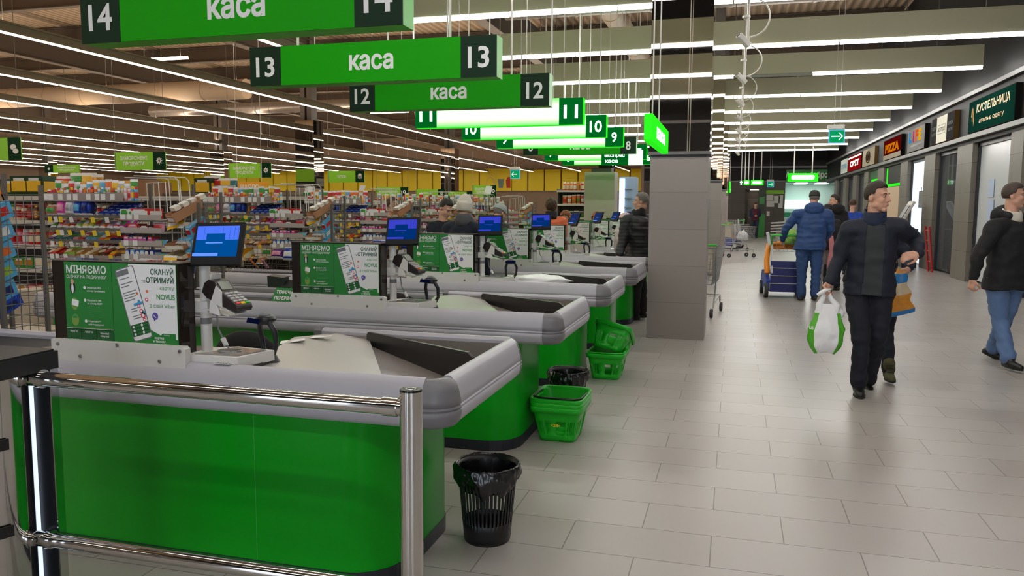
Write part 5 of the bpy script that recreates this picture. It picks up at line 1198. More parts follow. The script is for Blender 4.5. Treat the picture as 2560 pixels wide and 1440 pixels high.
for i, dx in ((1, 0.0), (0, 0.24), (2, 0.07), (3, 0.11), (4, 0.13), (5, 0.15), (6, 0.17)):
    lab = '%s wire candy rack from the entrance gate, behind the conveyor belt' % ORD[i]
    if i == 1: rack['label'] = lab
    else:
        o = dup(rack, (rack.location.x+dx, rack.location.y+DY*(i-1), 0), lab)
    if i == 0:
        g = 'sweets on the first candy rack'
        for j in range(5): pack('box', 'sky', ('red', 'white', 'orange', 'lime', 'navy')[j], Vector((XC+0.17+dx, RY-DY+0.03, 1.40-0.10*j)), (0.06, 0.24, 0.085), Rx(0.35), 'stacked at the end wires of the first candy rack', g, word='picture box')
        pack('tray', 'orange', 'tan', Vector((XC+0.1+dx, RY-DY, 1.44)), (0.16, 0.26, 0.09), Rx(0.4), 'on the end wires of the first candy rack', g)
        pack('box', 'blue', 'navy', Vector((XC+0.13+dx, RY-DY+0.02, 0.93)), (0.16, 0.3, 0.06), Rx(0.4), 'low on the end wires of the first candy rack', g)
    else: fill_rack(dx, DY*(i-1), ORD[i]+' candy rack', i <= 3)
# beige cabinets under the racks at the left
for i in (0, 1):
    mb = MB(); x = XD+(0.2 if i == 0 else -1.4); y = RY+DY*(i-1)
    mb.bb(x-0.42, x-0.02, y+0.05, y+0.5, 0.0, 0.80, 0); mb.bb(x-0.42, x-0.02, y+0.05, y+0.5, 0.8, 0.82, 0)
    for q in range(10): mb.bb(x-0.06, x-0.05, y+0.048, y+0.05, 0.2+0.05*q, 0.225+0.05*q, 1)
    tag(obj('cabinet', mb, [mat('beige cabinet', (182, 168, 146), 0.5), BLACK], bevel=0.003), 'beige perforated cabinet under the %s candy rack' % ORD[i], 'cabinet')
# ================================================================ aisle shelves in the hall
SHELF = mat('grey brown shop shelving', (112, 100, 92), 0.5, var=0.06)
def aisle(name_label, x0, x1, y, ztop, rows, spans, where, seed, fills, tall=None):
    t = thing('aisle_shelf', name_label, 'shelf', ((x0+x1)/2, y+0.3, 0), 'aisle shelves in the sales hall')
    mb = MB(); mb.bb(x0, x1, y+0.5, y+0.54, 0, ztop); mb.bb(x0, x0+0.03, y, y+0.54, 0, ztop); mb.bb(x1-0.03, x1, y, y+0.54, 0, ztop); mb.bb(x0, x1, y, y+0.54, 0, 0.12); obj('back_panel', mb, SHELF, t)
    zs = []
    for k in range(rows):
        z = 0.12+(ztop-0.05-0.12)*k/(rows-1); zs.append(z)
        mb = MB(); mb.bb(x0, x1, y, y+0.5, z-0.02, z); mb.bb(x0, x1, y-0.01, y, z-0.04, z+0.012, 1); s_ = obj('shelf_board', mb, [SHELF, mat('shelf price rail', (196, 190, 180), 0.5)], t)
    r = random.Random(seed); g = 'goods on the '+where
    for a, b in spans:
        for k, z in enumerate(zs if tall is None else zs[:-1]):
            x = a; f = fills[k % len(fills)]
            while x < b-0.05:
                kind, pal, w_, h = f; c = pal[int((x-a)/0.45) % len(pal)]
                ww = w_*r.uniform(0.9, 1.1)
                pack(kind, c, r.choice(['white', 'red', 'gold', 'green', 'cream']), (x+ww/2, y+0.12, z), (ww*0.92, 0.16, h*r.uniform(.9, 1.05)), Rz(r.uniform(-.08, .08)), 'on the '+where, g, name={'jar': 'grocery_jar', 'box': 'grocery_box', 'bag': 'grocery_bag'}[kind], word={'jar': 'grocery jar', 'box': 'grocery box', 'bag': 'grocery bag'}[kind])
                x += ww
FILL = [('bag', ['red', 'white', 'orange', 'rose'], 0.15, 0.20), ('box', ['white', 'red', 'silver', 'yellow'], 0.16, 0.10), ('box', ['green', 'white', 'red', 'cream'], 0.16, 0.14), ('jar', ['rose', 'red', 'white', 'wine'], 0.10, 0.20), ('jar', ['cream', 'brown', 'tan', 'red'], 0.10, 0.22), ('box', ['dkgreen', 'dkgreen', 'red', 'wine'], 0.28, 0.20)]
aisle('brown grey aisle shelf of groceries behind the candy rack of the second checkout', -14.5, -5.9, 7.7, 1.64, 6, ((-8.9, -7.2),), 'aisle shelf behind the second candy rack', 5, FILL, 1)
aisle('brown grey aisle shelf of groceries behind the candy rack of the third checkout', -16.5, -5.6, 10.6, 1.68, 6, ((-8.6, -6.6),), 'aisle shelf behind the third candy rack', 6, FILL, 1)
aisle('long aisle shelf of groceries in the middle of the sales hall', -24, -5.2, 16.2, 1.60, 6, ((-14.5, -13.2), (-10.2, -9.3), (-7.6, -5.4)), 'long aisle shelf in the middle of the hall', 8, FILL[2:])
aisle('aisle shelf with red and orange packs beside the pale green cabinet', at(1392, 500, 21).x, at(1462, 500, 21).x, 21, 2.0, 6, ((at(1404, 500, 21).x, at(1455, 500, 21).x),), 'aisle shelf beside the pale green cabinet', 9, [('bag', ['red', 'white'], 0.14, 0.2), ('box', ['brown', 'wine'], 0.16, 0.16), ('box', ['rose', 'wine', 'black'], 0.16, 0.18), ('bag', ['black', 'brown'], 0.16, 0.2), ('bag', ['orange', 'red'], 0.12, 0.26), ('jar', ['orange', 'red'], 0.10, 0.24)])
# goods standing on top of those shelves, behind the first racks
g = 'goods on top of the aisle shelves'
for k, (px, py, Y, c, w_, h, kind) in enumerate(((38, 472, 7.8, 'dkgreen', .26, .26, 'box'), (75, 470, 7.8, 'dkgreen', .24, .26, 'box'), (8, 470, 7.8, 'dkgreen', .2, .22, 'box'), (130, 455, 7.8, 'red', .26, .26, 'bag'), (165, 452, 7.8, 'green', .26, .3, 'bag'), (190, 452, 7.8, 'yellow', .24, .3, 'bag'), (210, 450, 7.8, 'gold', .2, .28, 'bag'), (500, 480, 10.7, 'dkgreen', .28, .3, 'box'), (528, 470, 10.7, 'red', .24, .3, 'bag'), (545, 466, 10.7, 'yellow', .26, .3, 'bag'), (565, 464, 10.7, 'teal', .14, .3, 'bag'), (512, 466, 10.7, 'wine', .3, .34, 'bag'))):
    p = at(px, py, Y); z = 1.59 if Y < 9 else 1.63
    pack(kind, c, 'yellow' if kind == 'box' else 'silver', (p.x, Y+0.2, z), (w_, 0.3, h), Rz(0.05), 'on top of the aisle shelf behind the %s candy rack' % ('second' if Y < 9 else 'third'), g, name='coffee_box' if kind == 'box' else 'snack_bag', word='grocery box' if kind == 'box' else 'snack bag')
for k, (a, b) in enumerate(((-9.6, -8.7), (-8.65, -7.9))):
    mb = MB(); p0 = at(240+75*k, 455, 7.9); mb.bb(p0.x, p0.x+0.30, 7.85, 8.15, 1.59, 1.80); tag(obj('cardboard_carton', mb, mat('carton board', (150, 104, 72), 0.7)), ['first', 'second'][k]+' long brown carton lying above the candy rack of the second checkout', 'carton', 'cartons above the candy racks')
mb = MB(); p0 = at(230, 456, 10.5); p1 = at(392, 458, 10.5); mb.bb(p0.x, p1.x, 10.8, 10.85, 1.63, 1.86); tag(obj('cardboard_sheet', mb, mat('carton board', (150, 104, 72), 0.7)), 'long cardboard strip on the shelf top above the candy rack', 'carton')
# pale green cabinet with a lit fridge behind
mb = MB(); a = at(1462, 430, 20.0); b = at(1537, 430, 20.0)
t = thing('promo_cabinet', 'tall pale green cabinet beside the lit fridge', 'cabinet', ((a.x+b.x)/2, 20.2, 0))
mb.bb(a.x, b.x, 20.0, 20.6, 0.1, a.z); obj('cabinet_body', mb, mat('pale sage panel', (176, 170, 154), 0.45, var=0.04), t, bevel=0.01)
mb = MB(); mb.bb(a.x-0.02, b.x+0.02, 19.98, 20.6, 0, 0.1); mb.bb(a.x+0.15, b.x-0.1, 20.1, 20.5, a.z, a.z+0.1); obj('base', mb, DARKSTEEL, t)
a = at(1548, 440, 22.0); b = at(1590, 440, 22.0)
t = thing('fridge', 'lit glass fridge with white light strips beside the pale green cabinet', 'fridge', ((a.x+b.x)/2, 22.2, 0))
mb = MB(); mb.bb(a.x, b.x, 22.0, 22.6, 0, 2.35, 0); obj('fridge_body', mb, mat('blue white fridge', (150, 170, 200), 0.4), t)
mb = MB(); mb.bb(a.x+0.02, a.x+0.16, 21.97, 22.0, 0.8, 2.3); obj('light_strip', mb, emit('cold fridge light', (190, 225, 255), 3.0), t)
mb = MB()
for k in range(7): mb.bb(a.x+0.16, b.x-0.1, 21.95, 22.0, 0.5+0.25*k, 0.52+0.25*k, 0)
obj('shelf', mb, STEEL, t)
# ================================================================ hanging aisle signs
def aisle_sign(px0, px1, py0, py1, Y, lines, icon, label, dark_left=False):
    a = at(px0, py1, Y); b = at(px1, py0, Y); zt = at((px0+px1)/2, py0, Y).z; z0 = at((px0+px1)/2, py1, Y).z
    t = thing('aisle_sign', label, 'sign', ((a.x+b.x)/2, Y, z0), 'hanging aisle signs')
    w_ = b.x-a.x; h = zt-z0; xd = b.x-w_*0.24
    mb = MB(); mb.bb(a.x, b.x, Y-0.012, Y+0.012, z0, zt, 0)
    if dark_left: x0, x1, xm, xi = a.x+w_*0.24, b.x, (a.x+w_*0.24+b.x)/2, a.x+w_*0.12; mb.bb(a.x, a.x+w_*0.24, Y-0.016, Y-0.012, z0, zt, 1)
    else: x0, x1, xm, xi = a.x, xd, (a.x+xd)/2, (xd+b.x)/2; mb.bb(xd, b.x, Y-0.016, Y-0.012, z0, zt, 1)
    n = len(lines); lh = h*(0.20 if n > 1 else 0.22)
    for k, s_ in enumerate(lines): mb.text(s_, (xm, Y-0.013, z0+h*((0.57-0.31*k) if n > 1 else 0.40)), h=lh, mat=2, bold=0.03, wid=(x1-x0)*(0.70 if len(s_) > 9 else 0.54 if len(s_) > 5 else 0.32))
    c = (xi, Y-0.0175, (z0+zt)/2); r_ = h*0.2
    if icon == 'snow':
        for q in range(4):
            d = Vector((math.cos(q*PI/4), 0, math.sin(q*PI/4)))*r_; e = Vector((-d.z, 0, d.x))*0.17
            mb.poly([Vector(c)-d-e, Vector(c)+d-e, Vector(c)+d+e, Vector(c)-d+e], 2)
        mb.tube([(c[0]+r_*0.62*math.cos(q*PI/8), c[1], c[2]+r_*0.62*math.sin(q*PI/8)) for q in range(16)], r_*0.1, 5, 2, True)
    elif icon == 'chips':
        for q in range(3): mb.tube([(c[0]+r_*0.9*math.cos(PI+PI*s_/8), c[1], c[2]+r_*(0.5-0.45*q)+r_*0.5*math.sin(PI+PI*s_/8)) for s_ in range(9)], r_*0.09, 5, 2)
        disc(mb, (c[0], c[1], c[2]+r_*0.75), r_*0.85, 2, 14, r2=r_*0.55)
    elif icon == 'eggs':
        disc(mb, (c[0]-r_*0.3, c[1], c[2]+r_*0.4), r_*0.9, 2, 16, r2=r_*0.62); disc(mb, (c[0]+r_*0.35, c[1]-.001, c[2]-r_*0.5), r_*0.9, 1, 16, r2=r_*0.66); disc(mb, (c[0]+r_*0.35, c[1]-.002, c[2]-r_*0.5), r_*0.82, 2, 16, r2=r_*0.58)
    else:
        disc(mb, c, r_*0.9, 2, 8 if icon == 'jar' else 4, r2=r_); disc(mb, c, r_*0.4, 1, 10, .001)
    obj('board', mb, [DISPGREEN, DKGREEN, WHITE], t)
    for x in (a.x+0.03, b.x-0.03): mb = MB(); mb.cyl((x, Y, zt-0.0), (x, Y, ZT), 0.006, n=5); mb.bb(x-0.012, x+0.012, Y-0.014, Y+0.014, z0-0.01, zt+0.02); obj('hanger_rod', mb, WIRE, t)
aisle_sign(288, 414, 380, 425, 17, ['ЗАМОРОЖЕНІ', 'ПРОДУКТИ'], 'snow', 'lime green frozen goods sign with a snowflake, the larger one, over the second candy rack')
aisle_sign(572, 678, 408, 444, 22, ['ЗАМОРОЖЕНІ', 'ПРОДУКТИ'], 'snow', 'lime green frozen goods sign with a snowflake above the orange butter sign')
aisle_sign(113, 200, 412, 432, 25, ['ЗАМОРОЖЕНІ', 'ПРОДУКТИ'], 'snow', 'small lime green frozen goods sign half hidden by goods, dark end on its other side', True)
aisle_sign(820, 911, 427, 456, 27, ['ЧІПСИ'], 'chips', 'lime green crisps sign with a stacked crisps symbol on its dark end')
aisle_sign(-75, 52, 345, 401, 13, ['ЯЙЦЯ'], 'eggs', 'lime green sign with a symbol of two ovals, cut by the edge of the picture')
aisle_sign(940, 1021, 468, 491, 31, ['КОНСЕРВОВАНІ'], 'jar', 'lime green sign with long lettering above the candy rack of the fourth checkout')
aisle_sign(1040, 1113, 473, 493, 33, ['БАКАЛІЯ'], 'jar', 'lime green sign behind the man with dark hair')
aisle_sign(1120, 1182, 479, 497, 36, ['ОЛІЯ'], 'dia', 'small lime green sign beside the white beanie')
aisle_sign(1181, 1241, 463, 492, 30, ['КОНДИТЕРСЬКІ', 'ВИРОБИ'], 'dia', 'lime green two line sign right of the white beanie')
# orange butter sign, leaning leaflets on the rack tops
a = at(578, 476, 20); b = at(672, 455, 20)
mb = MB(); w_ = b.x-a.x; pts = [(a.x, b.z)]+[(a.x+w_*(0.5-0.5*math.cos(PI*q/12)), b.z-(b.z-a.z+0.06)*math.sin(PI*q/12)) for q in range(1, 12)]+[(b.x, b.z)]
mb.prism(pts, 'y', 19.98, 20.0, 0); mb.text('МАСЛО', ((a.x+b.x)/2, 19.98, a.z+0.02), h=0.15, mat=1, bold=0.04, wid=w_*0.5); mb.cyl(((a.x+b.x)/2-0.4, 19.99, b.z), ((a.x+b.x)/2-0.4, 19.99, ZT), 0.006, n=5, mat=1); mb.cyl(((a.x+b.x)/2+0.4, 19.99, b.z), ((a.x+b.x)/2+0.4, 19.99, ZT), 0.006, n=5, mat=1); tag(obj('butter_sign', mb, [mat('amber board', (244, 172, 44), 0.45), WHITE]), 'amber half round butter sign with white letters above the third candy rack', 'sign')
for k, (px0, px1, py0, py1, Y) in enumerate(((757, 782, 466, 488, 8.9), (1208, 1230, 465, 492, 12.6), (893, 912, 463, 484, 10.7))):
    a = at(px0, py1, Y); b = at(px1, py0, Y); mb = MB(); mb.slab([(a.x, Y, a.z), (b.x-0.03, Y, a.z+0.01), (b.x, Y+0.03, b.z), (a.x+0.04, Y+0.03, b.z)], (0, 0.004, 0), 0); mb.slab([(a.x, Y-.002, a.z), (b.x-0.03, Y-.002, a.z+0.01), (b.x-0.022, Y-.001, a.z+0.035), (a.x+0.008, Y-.001, a.z+0.03)], (0, 0.001, 0), 1)
    mb.cyl(((a.x+b.x)/2, Y+0.02, 0.0), ((a.x+b.x)/2, Y+0.02, a.z+0.02), 0.005, n=6, mat=2)
    tag(obj('rack_leaflet', mb, [PAPER, PGREEN, WIRE]), 'white and green leaflet on a stick above the %s candy rack' % ORD[(3, 5, 4)[k]], 'leaflet', 'leaflets on rack tops')
# yellow wall picture with red jug and cup
x0, x1 = at(1203, 440, 59.9).x, at(1278, 440, 59.9).x
mb = MB(); y = YH-0.04; mb.bb(x0, x1, y, y+0.08, 2.78, 4.5, 0)
w_ = x1-x0; mb.poly([(x0+w_*0.58, y-.004, 3.0), (x0+w_*0.72, y-.004, 3.0), (x0+w_*0.76, y-.004, 3.7), (x0+w_*0.55, y-.004, 3.7)], 1); mb.poly([(x0+w_*0.84, y-.004, 3.0), (x0+w_*0.97, y-.004, 3.0), (x0+w_*0.97, y-.004, 3.85), (x0+w_*0.88, y-.004, 3.85), (x0+w_*0.82, y-.004, 3.6)], 2); mb.tube([(x0+w_*(0.3+0.14*math.cos(q*PI/8)), y-.004, 3.4+0.45*math.sin(q*PI/8)) for q in range(16)], 0.04, 5, 3, True); mb.tube([(x0+w_*0.3, y, 4.25), (x0+w_*0.22, y, 4.1), (x0+w_*0.4, y, 3.97)], 0.04, 5, 3)
tag(obj('wall_picture', mb, [YELLOW, mat('blue grey cup', (120, 140, 140), 0.5), mat('red jug', (206, 60, 40), 0.5), mat('cream line', (236, 216, 130), 0.5)]), 'yellow wall picture with a cup and a red jug on the back wall', 'picture')
# ================================================================ far end of the mall
MINT = mat('mint pharmacy wall', (186, 208, 199), 0.5, var=0.03)
mb = MB(); mb.bb(2.62, 7.8, YE+3.0, YE+3.1, 0, 3.0); struct('wall_pharmacy_back', mb, MINT)
mb = MB(); mb.bb(2.55, 2.62, YE+.2, YE+3, 0, 3.0); struct('wall_pharmacy_left', mb, MINT)
mb = MB(); mb.bb(2.62, 7.8, YE+.2, YE+3, 2.92, 3.0); struct('ceiling_pharmacy', mb, MINT)
mb = MB()
for x in (3.2, 4.3): mb.bb(x, x+0.6, YE+0.6, YE+2.4, 2.89, 2.92)
tag(obj('pharmacy_lamp', mb, emit('pharmacy lamp', (246, 255, 250), 6.0)), 'bright ceiling lamps inside the mint green pharmacy', 'ceiling light')
mb = MB(); mb.bb(2.62, 4.7, YE+1.4, YE+1.9, 0, 1.0, 0); mb.bb(2.7, 4.6, YE+2.6, YE+2.95, 1.5, 2.0, 1); mb.bb(2.7, 3.3, YE+1.38, YE+1.4, 1.02, 1.3, 2)
tag(obj('pharmacy_counter', mb, [mat('white counter', (220, 226, 224), 0.4), emit('lit shelf', (230, 250, 245), 1.2), mat('pharmacy green box', (20, 150, 100), 0.4)]), 'white pharmacy counter with lit shelves at the far end of the passage', 'counter')
t = thing('pharmacy_sign', 'green pharmacy sign with white letters on the end wall', 'sign', (3.85, YE-0.1, 2.98))
mb = MB(); mb.bb(2.62, 5.1, YE-0.12, YE-0.02, 2.99, 3.6, 0); mb.text('Аптека доброго дня', (4.15, YE-0.12, 3.18), h=0.30, mat=1, bold=0.03, wid=3.1, align='c', lift=0.006); obj('board', mb, [mat('pharmacy green', (24, 128, 30), 0.4), WHITE], t)
def litbox(name, px0, px1, py0, py1, Y, s_, label, group=None):
    a = at(px0, py1, Y); b = at(px1, py0, Y); z0, z1 = at((px0+px1)/2, py1, Y).z, at((px0+px1)/2, py0, Y).z
    t = thing(name, label, 'sign', ((a.x+b.x)/2, Y, z0), group or 'small lit green signs at the far end')
    mb = MB(); mb.bb(a.x, b.x, Y, Y+0.12, z0, z1, 0); w_ = b.x-a.x; h = z1-z0
    obj('sign_box', mb, LITGREEN, t); mb = MB(); mb.prism(rounded(a.x+w_*0.12, b.x-w_*0.12, z0+h*0.22, z1-h*0.22, (h*0.2,)*4, 4), 'y', Y-0.01, Y, 0); obj('lit_panel', mb, LITPALE, t)
    rods(t, [(x, Y+0.06, z1, 0.025) for x in (a.x+w_*0.2, b.x-w_*0.2)], WHITEWIRE)
litbox('lit_sign', 1969, 2046, 433, 454, 36.0, 'каса', 'large lit green sign hanging before the pharmacy sign')
litbox('lit_sign', 1877, 1909, 450, 463, 40.0, 'вихід', 'lit green sign right of the white arrow sign')
litbox('lit_sign', 1859, 1874, 450, 463, 40.0, 'wc', 'small square lit green sign between the arrow sign and its wider neighbour')
litbox('lit_sign', 1795, 1812, 452, 465, 33.0, 'каса', 'small lit green sign beside the last mall column')
a = at(1848, 463, 40.0); b = at(1858, 450, 40)
mb = MB(); mb.bb(a.x, b.x, 40, 40.1, a.z, b.z, 0); c = ((a.x+b.x)/2, 39.99, (a.z+b.z)/2); mb.poly([(c[0]-0.08, 39.99, c[2]), (c[0], 39.99, c[2]+0.1), (c[0]+0.08, 39.99, c[2])], 1); mb.bb(c[0]-0.03, c[0]+0.03, 39.985, 39.99, c[2]-0.1, c[2], 1); mb.cyl((c[0], 40.05, b.z), (c[0], 40.05, ZT), 0.02, n=6, mat=2)
tag(obj('arrow_sign', mb, [PDGREEN, LITW, WHITEWIRE]), 'small dark green sign with a white upward arrow', 'sign')
# green leaf totem, notice board with papers, stacked pale bins
a = at(1903, 590, 43.6)
t = thing('green_totem', 'tall slim totem, green below and dark above, beside the man in red', 'totem', (1.36, 43.6, 0))
mb = MB(); mb.bb(1.15, 1.55, 43.5, 43.75, 0, 1.2, 0); mb.bb(1.2, 1.55, 43.5, 43.75, 1.2, 2.75, 1); mb.bb(1.24, 1.5, 43.48, 43.5, 1.75, 2.1, 0); obj('totem_body', mb, [mat('totem green', (26, 130, 34), 0.4), mat('totem dark', (30, 44, 28), 0.5)], t)
t = thing('notice_board', 'notice board with a green header and white sheets on the end wall', 'board', (2.05, YE-0.05, 1.3))
mb = MB(); mb.bb(1.64, 2.55, YE-0.04, YE-0.01, 2.3, 2.5, 0); obj('header', mb, DISPGREEN, t)
for k, (x, z, w_, h) in enumerate(((1.66, 1.95, .36, .32), (1.68, 1.6, .4, .33), (2.05, 1.8, .3, .4), (2.3, 1.55, .22, .7), (1.7, 1.1, .16, .26))):
    mb = MB(); mb.bb(x, x+w_, YE-0.03, YE-0.01, z, z+h); obj('sheet', mb, PAPER, t)
for k in range(4):
    mb = MB(); x0 = 1.75; y = 40.5; z = 0.35+0.14*k
    mb.slab([(x0, y, z), (2.7, y+0.2, z+0.07), (2.7, y+0.9, z+0.07), (x0, y+0.7, z)], (0, 0, 0.06)); mb.bb(2.0, 2.6, y+0.3, y+0.7, 0 if k == 0 else z-0.06, z+0.03)
    tag(obj('sale_tray', mb, mat('pale grey tray', (196, 194, 190), 0.4)), 'pale tray, %s of the stack left of the man in the blue jacket' % ['lowest', 'second lowest', 'second highest', 'topmost'][k], 'tray', 'pale stacked trays')
mb = MB(); mb.bb(0.7, 1.5, YE+0.85, YE+0.9, 0, 2.05, 0); mb.cyl((0.8, YE+0.84, 1.0), (0.8, YE+0.8, 1.0), 0.03, mat=1); o = struct('door_1', mb, [mat('taupe door', (112, 100, 90), 0.5), STEEL])
mb = MB(); mb.bb(0.8, 1.3, YE+0.3, YE+0.6, 2.52, 2.548); tag(obj('entrance_lamp', mb, emit('warm lamp', (255, 236, 210), 4.0)), 'small ceiling lamp in the recess above the door at the end', 'ceiling light')
# ================================================================ shopping trolleys
TROL = mat('zinc trolley wire', (172, 172, 172), 0.35, metal=0.7, var=0.05); TGREEN = mat('trolley green plastic', (60, 190, 50), 0.4); RUB = mat('grey rubber wheel', (50, 48, 48), 0.6)
def trolley(loc, rz, label):
    """front towards +y before turning"""
    t = thing('shopping_trolley', label, 'trolley', loc, 'wire shopping trolleys')
    X = Matrix.Translation(Vector(loc)) @ Matrix.Rotation(rz, 4, 'Z')
    def C(v, z):   # corner helper: half widths by height, v = -1 back .. 1 front
        k = (z-0.45)/0.5; hw = 0.20+0.06*k
        y0, y1 = -0.36-0.02*k, 0.36+0.10*k
        return hw, y0, y1
    mb = MB()
    for j in range(8):
        z = 0.45+0.5*j/7; hw, y0, y1 = C(0, z)
        mb.tube([(-hw, y0, z), (hw, y0, z), (hw*0.9, y1, z), (-hw*0.9, y1, z)], 0.007 if j in (0, 7) else 0.0034, 5, 0, True)
    h0, a0, b0 = C(0, 0.45); h1, a1, b1 = C(0, 0.95)
    for i in range(15):
        u = i/14
        for s_ in (-1, 1): mb.cyl((s_*(h0*(1-0.1*u)), a0+(b0-a0)*u, 0.45), (s_*(h1*(1-0.1*u)), a1+(b1-a1)*u, 0.95), 0.0034, n=4)
    for i in range(9):
        u = -1+2*i/8; mb.cyl((h0*u, a0, 0.45), (h1*u, a1, 0.95), 0.0025, n=4); mb.cyl((h0*u*.9, b0, 0.45), (h1*u*.9, b1, 0.95), 0.0025, n=4); mb.cyl((h0*u, a0, 0.45), (h0*u*.9, b0, 0.45), 0.0025, n=4)
    mb.xf(X); obj('basket', mb, TROL, t)
    mb = MB()
    for s_ in (-1, 1):
        mb.tube([(s_*0.27, -0.44, 1.0), (s_*0.26, -0.40, 0.86), (s_*0.25, -0.30, 0.42), (s_*0.24, -0.38, 0.16), (s_*0.24, -0.40, 0.13)], 0.011, 7); mb.tube([(s_*0.24, -0.36, 0.2), (s_*0.2, 0.40, 0.24), (s_*0.2, 0.43, 0.13)], 0.011, 7); mb.tube([(s_*0.24, -0.3, 0.42), (s_*0.19, 0.33, 0.45)], 0.009, 6)
    mb.tube([(-0.2, 0.40, 0.24), (0.2, 0.40, 0.24)], 0.010, 6); mb.xf(X); obj('frame', mb, TROL, t)
    mb = MB(); mb.cyl((-0.27, -0.45, 1.0), (0.27, -0.45, 1.0), 0.016, n=10); mb.xf(X); obj('handle', mb, TGREEN, t)
    mb = MB(); mb.bb(-0.2, 0.2, -0.36, -0.34, 0.62, 0.93); mb.xf(X); obj('seat_flap', mb, mat('pale trolley flap', (206, 196, 182), 0.5), t)
    for s_ in (-1, 1):
        for y in (-0.40, 0.43):
            mb = MB(); mb.cyl((s_*0.22-0.016, y-0.02, 0.062), (s_*0.22+0.016, y-0.02, 0.062), 0.062, n=18, mat=0); mb.cyl((s_*0.22-0.018, y-0.02, 0.062), (s_*0.22+0.018, y-0.02, 0.062), 0.025, n=12, mat=1); mb.xf(X); obj('wheel', mb, [RUB, STEEL], t)
    return t
trolley((-0.42, 11.55, 0), math.radians(-8), 'wire shopping trolley with a green handle parked behind the tiled column')
trolley((0.15, 25.4, 0), math.radians(-62), 'wire shopping trolley with a white bag in it, further along the passage')
trolley((0.05, 29.0, 0), math.radians(-40), 'wire shopping trolley in front of the orange and blue toy car trolley')
crumple((0.27, 25.42, 0.63), (0.16, 0.14, 0.19), 8.2, BAGW, 'carrier_bag', 'white carrier bag standing in the wire trolley along the passage', 'bag')
ORANGE = mat('orange toy plastic', (236, 140, 20), 0.35, var=0.04); TBLUE = mat('blue toy plastic', (40, 72, 170), 0.35, var=0.05); TGREY = mat('pale grey toy plastic', (200, 204, 206), 0.4); NAVYG = mat('dark blue trolley basket', (34, 40, 104), 0.5, var=0.08)
def car_trolley(loc, rz, label):
    t = thing('toy_car_trolley', label, 'trolley', loc, 'toy car trolleys')
    X = Matrix.Translation(Vector(loc)) @ Matrix.Rotation(rz, 4, 'Z')
    def O(n_, mb, m, **k): mb.xf(X); return obj(n_, mb, m, t, **k)
    # body sides (x = +-0.28), open car shell in front of the pusher
    for s_ in (-1, 1):
        mb = MB(); pr = [(-0.25, 0.12), (0.55, 0.12), (0.62, 0.3), (0.45, 0.42), (0.1, 0.45), (-0.1, 0.40), (-0.28, 0.3)]
        mb.prism(pr, 'x', s_*0.27-0.03, s_*0.27+0.03, 0); O('side_shell', mb, TBLUE, bevel=0.015)
        mb = MB(); mb.tube([(s_*0.28, -0.2, 0.40), (s_*0.29, -0.12, 0.62), (s_*0.25, 0.05, 0.88), (s_*0.1, 0.12, 0.90)], [0.05, 0.045, 0.04, 0.035], 10); O('roof_pillar', mb, ORANGE)
        mb = MB(); mb.prism([(-0.34, 0.42), (-0.22, 0.36), (-0.16, 0.9), (-0.26, 0.92)], 'x', s_*0.22-0.012, s_*0.22+0.012); O('grey_panel', mb, TGREY, bevel=0.006)
    mb = MB(); mb.tube([(-0.1, 0.12, 0.90), (0.1, 0.12, 0.90)], 0.045, 10); mb.bb(-0.25, 0.25, 0.1, 0.16, 0.80, 0.9); O('roof_bar', mb, ORANGE, bevel=0.01)
    mb = MB(); mb.bb(-0.24, 0.24, -0.32, -0.28, 0.10, 0.62); 
    for k in range(3): mb.bb(-0.24, 0.24, -0.335, -0.32, 0.24+0.13*k, 0.25+0.13*k, 1)
    O('back_wall', mb, [NAVYG, TGREY])
    mb = MB(); mb.bb(-0.24, 0.24, -0.3, 0.5, 0.10, 0.14); O('floor_pan', mb, NAVYG)
    mb = MB()
    for j in range(5):
        z = 0.78+0.07*j; mb.tube([(-0.23, -0.25, z), (0.23, -0.25, z), (0.22, 0.55, z), (-0.22, 0.55, z)], 0.004, 5, 0, True)
    for i in range(10): y = -0.25+0.8*i/9; mb.cyl((-0.225, y, 0.78), (-0.225, y, 1.06), 0.003, n=4); mb.cyl((0.225, y, 0.78), (0.225, y, 1.06), 0.003, n=4)
    for i in range(8): x = -0.22+0.44*i/7; mb.cyl((x, 0.55, 0.78), (x, 0.55, 1.06), 0.003, n=4); mb.cyl((x, -0.25, 0.78), (x, -0.25, 1.06), 0.003, n=4)
    O('upper_basket', mb, TROL)
    mb = MB(); mb.cyl((-0.26, -0.42, 1.06), (0.26, -0.42, 1.06), 0.018, n=10); mb.tube([(-0.25, -0.42, 1.06), (-0.24, -0.3, 0.9)], 0.012, 6); mb.tube([(0.25, -0.42, 1.06), (0.24, -0.3, 0.9)], 0.012, 6); O('handle', mb, TGREEN)
    for s_ in (-1, 1):
        mb = MB(); mb.box((s_*0.30, -0.38, 1.0), (0.05, 0.03, 0.22), 0, Ry(s_*0.2)); O('side_wing', mb, TGREY, bevel=0.01)
        for y in (-0.28, 0.42):
            mb = MB(); mb.cyl((s_*0.30-0.03, y, 0.12), (s_*0.30+0.03, y, 0.12), 0.12, n=22, mat=0); mb.cyl((s_*0.30-0.034, y, 0.12), (s_*0.30+0.034, y, 0.12), 0.07, n=18, mat=1); O('wheel', mb, [RUB, TGREY])
    return t
crumple((1.0, 14.35, 0.98), (0.15, 0.22, 0.16), 4.4, mat('lime bag cloth', (124, 176, 60), 0.6), 'cloth_bag', 'lime green bag lying in the basket of the toy car trolley', 'bag')
car_trolley((0.84, 14.3, 0), math.radians(4), 'orange and blue toy car trolley pushed by the man in the blue jacket')
car_trolley((-0.1, 31.0, 0), math.radians(70), 'orange and blue toy car trolley parked far along the passage')
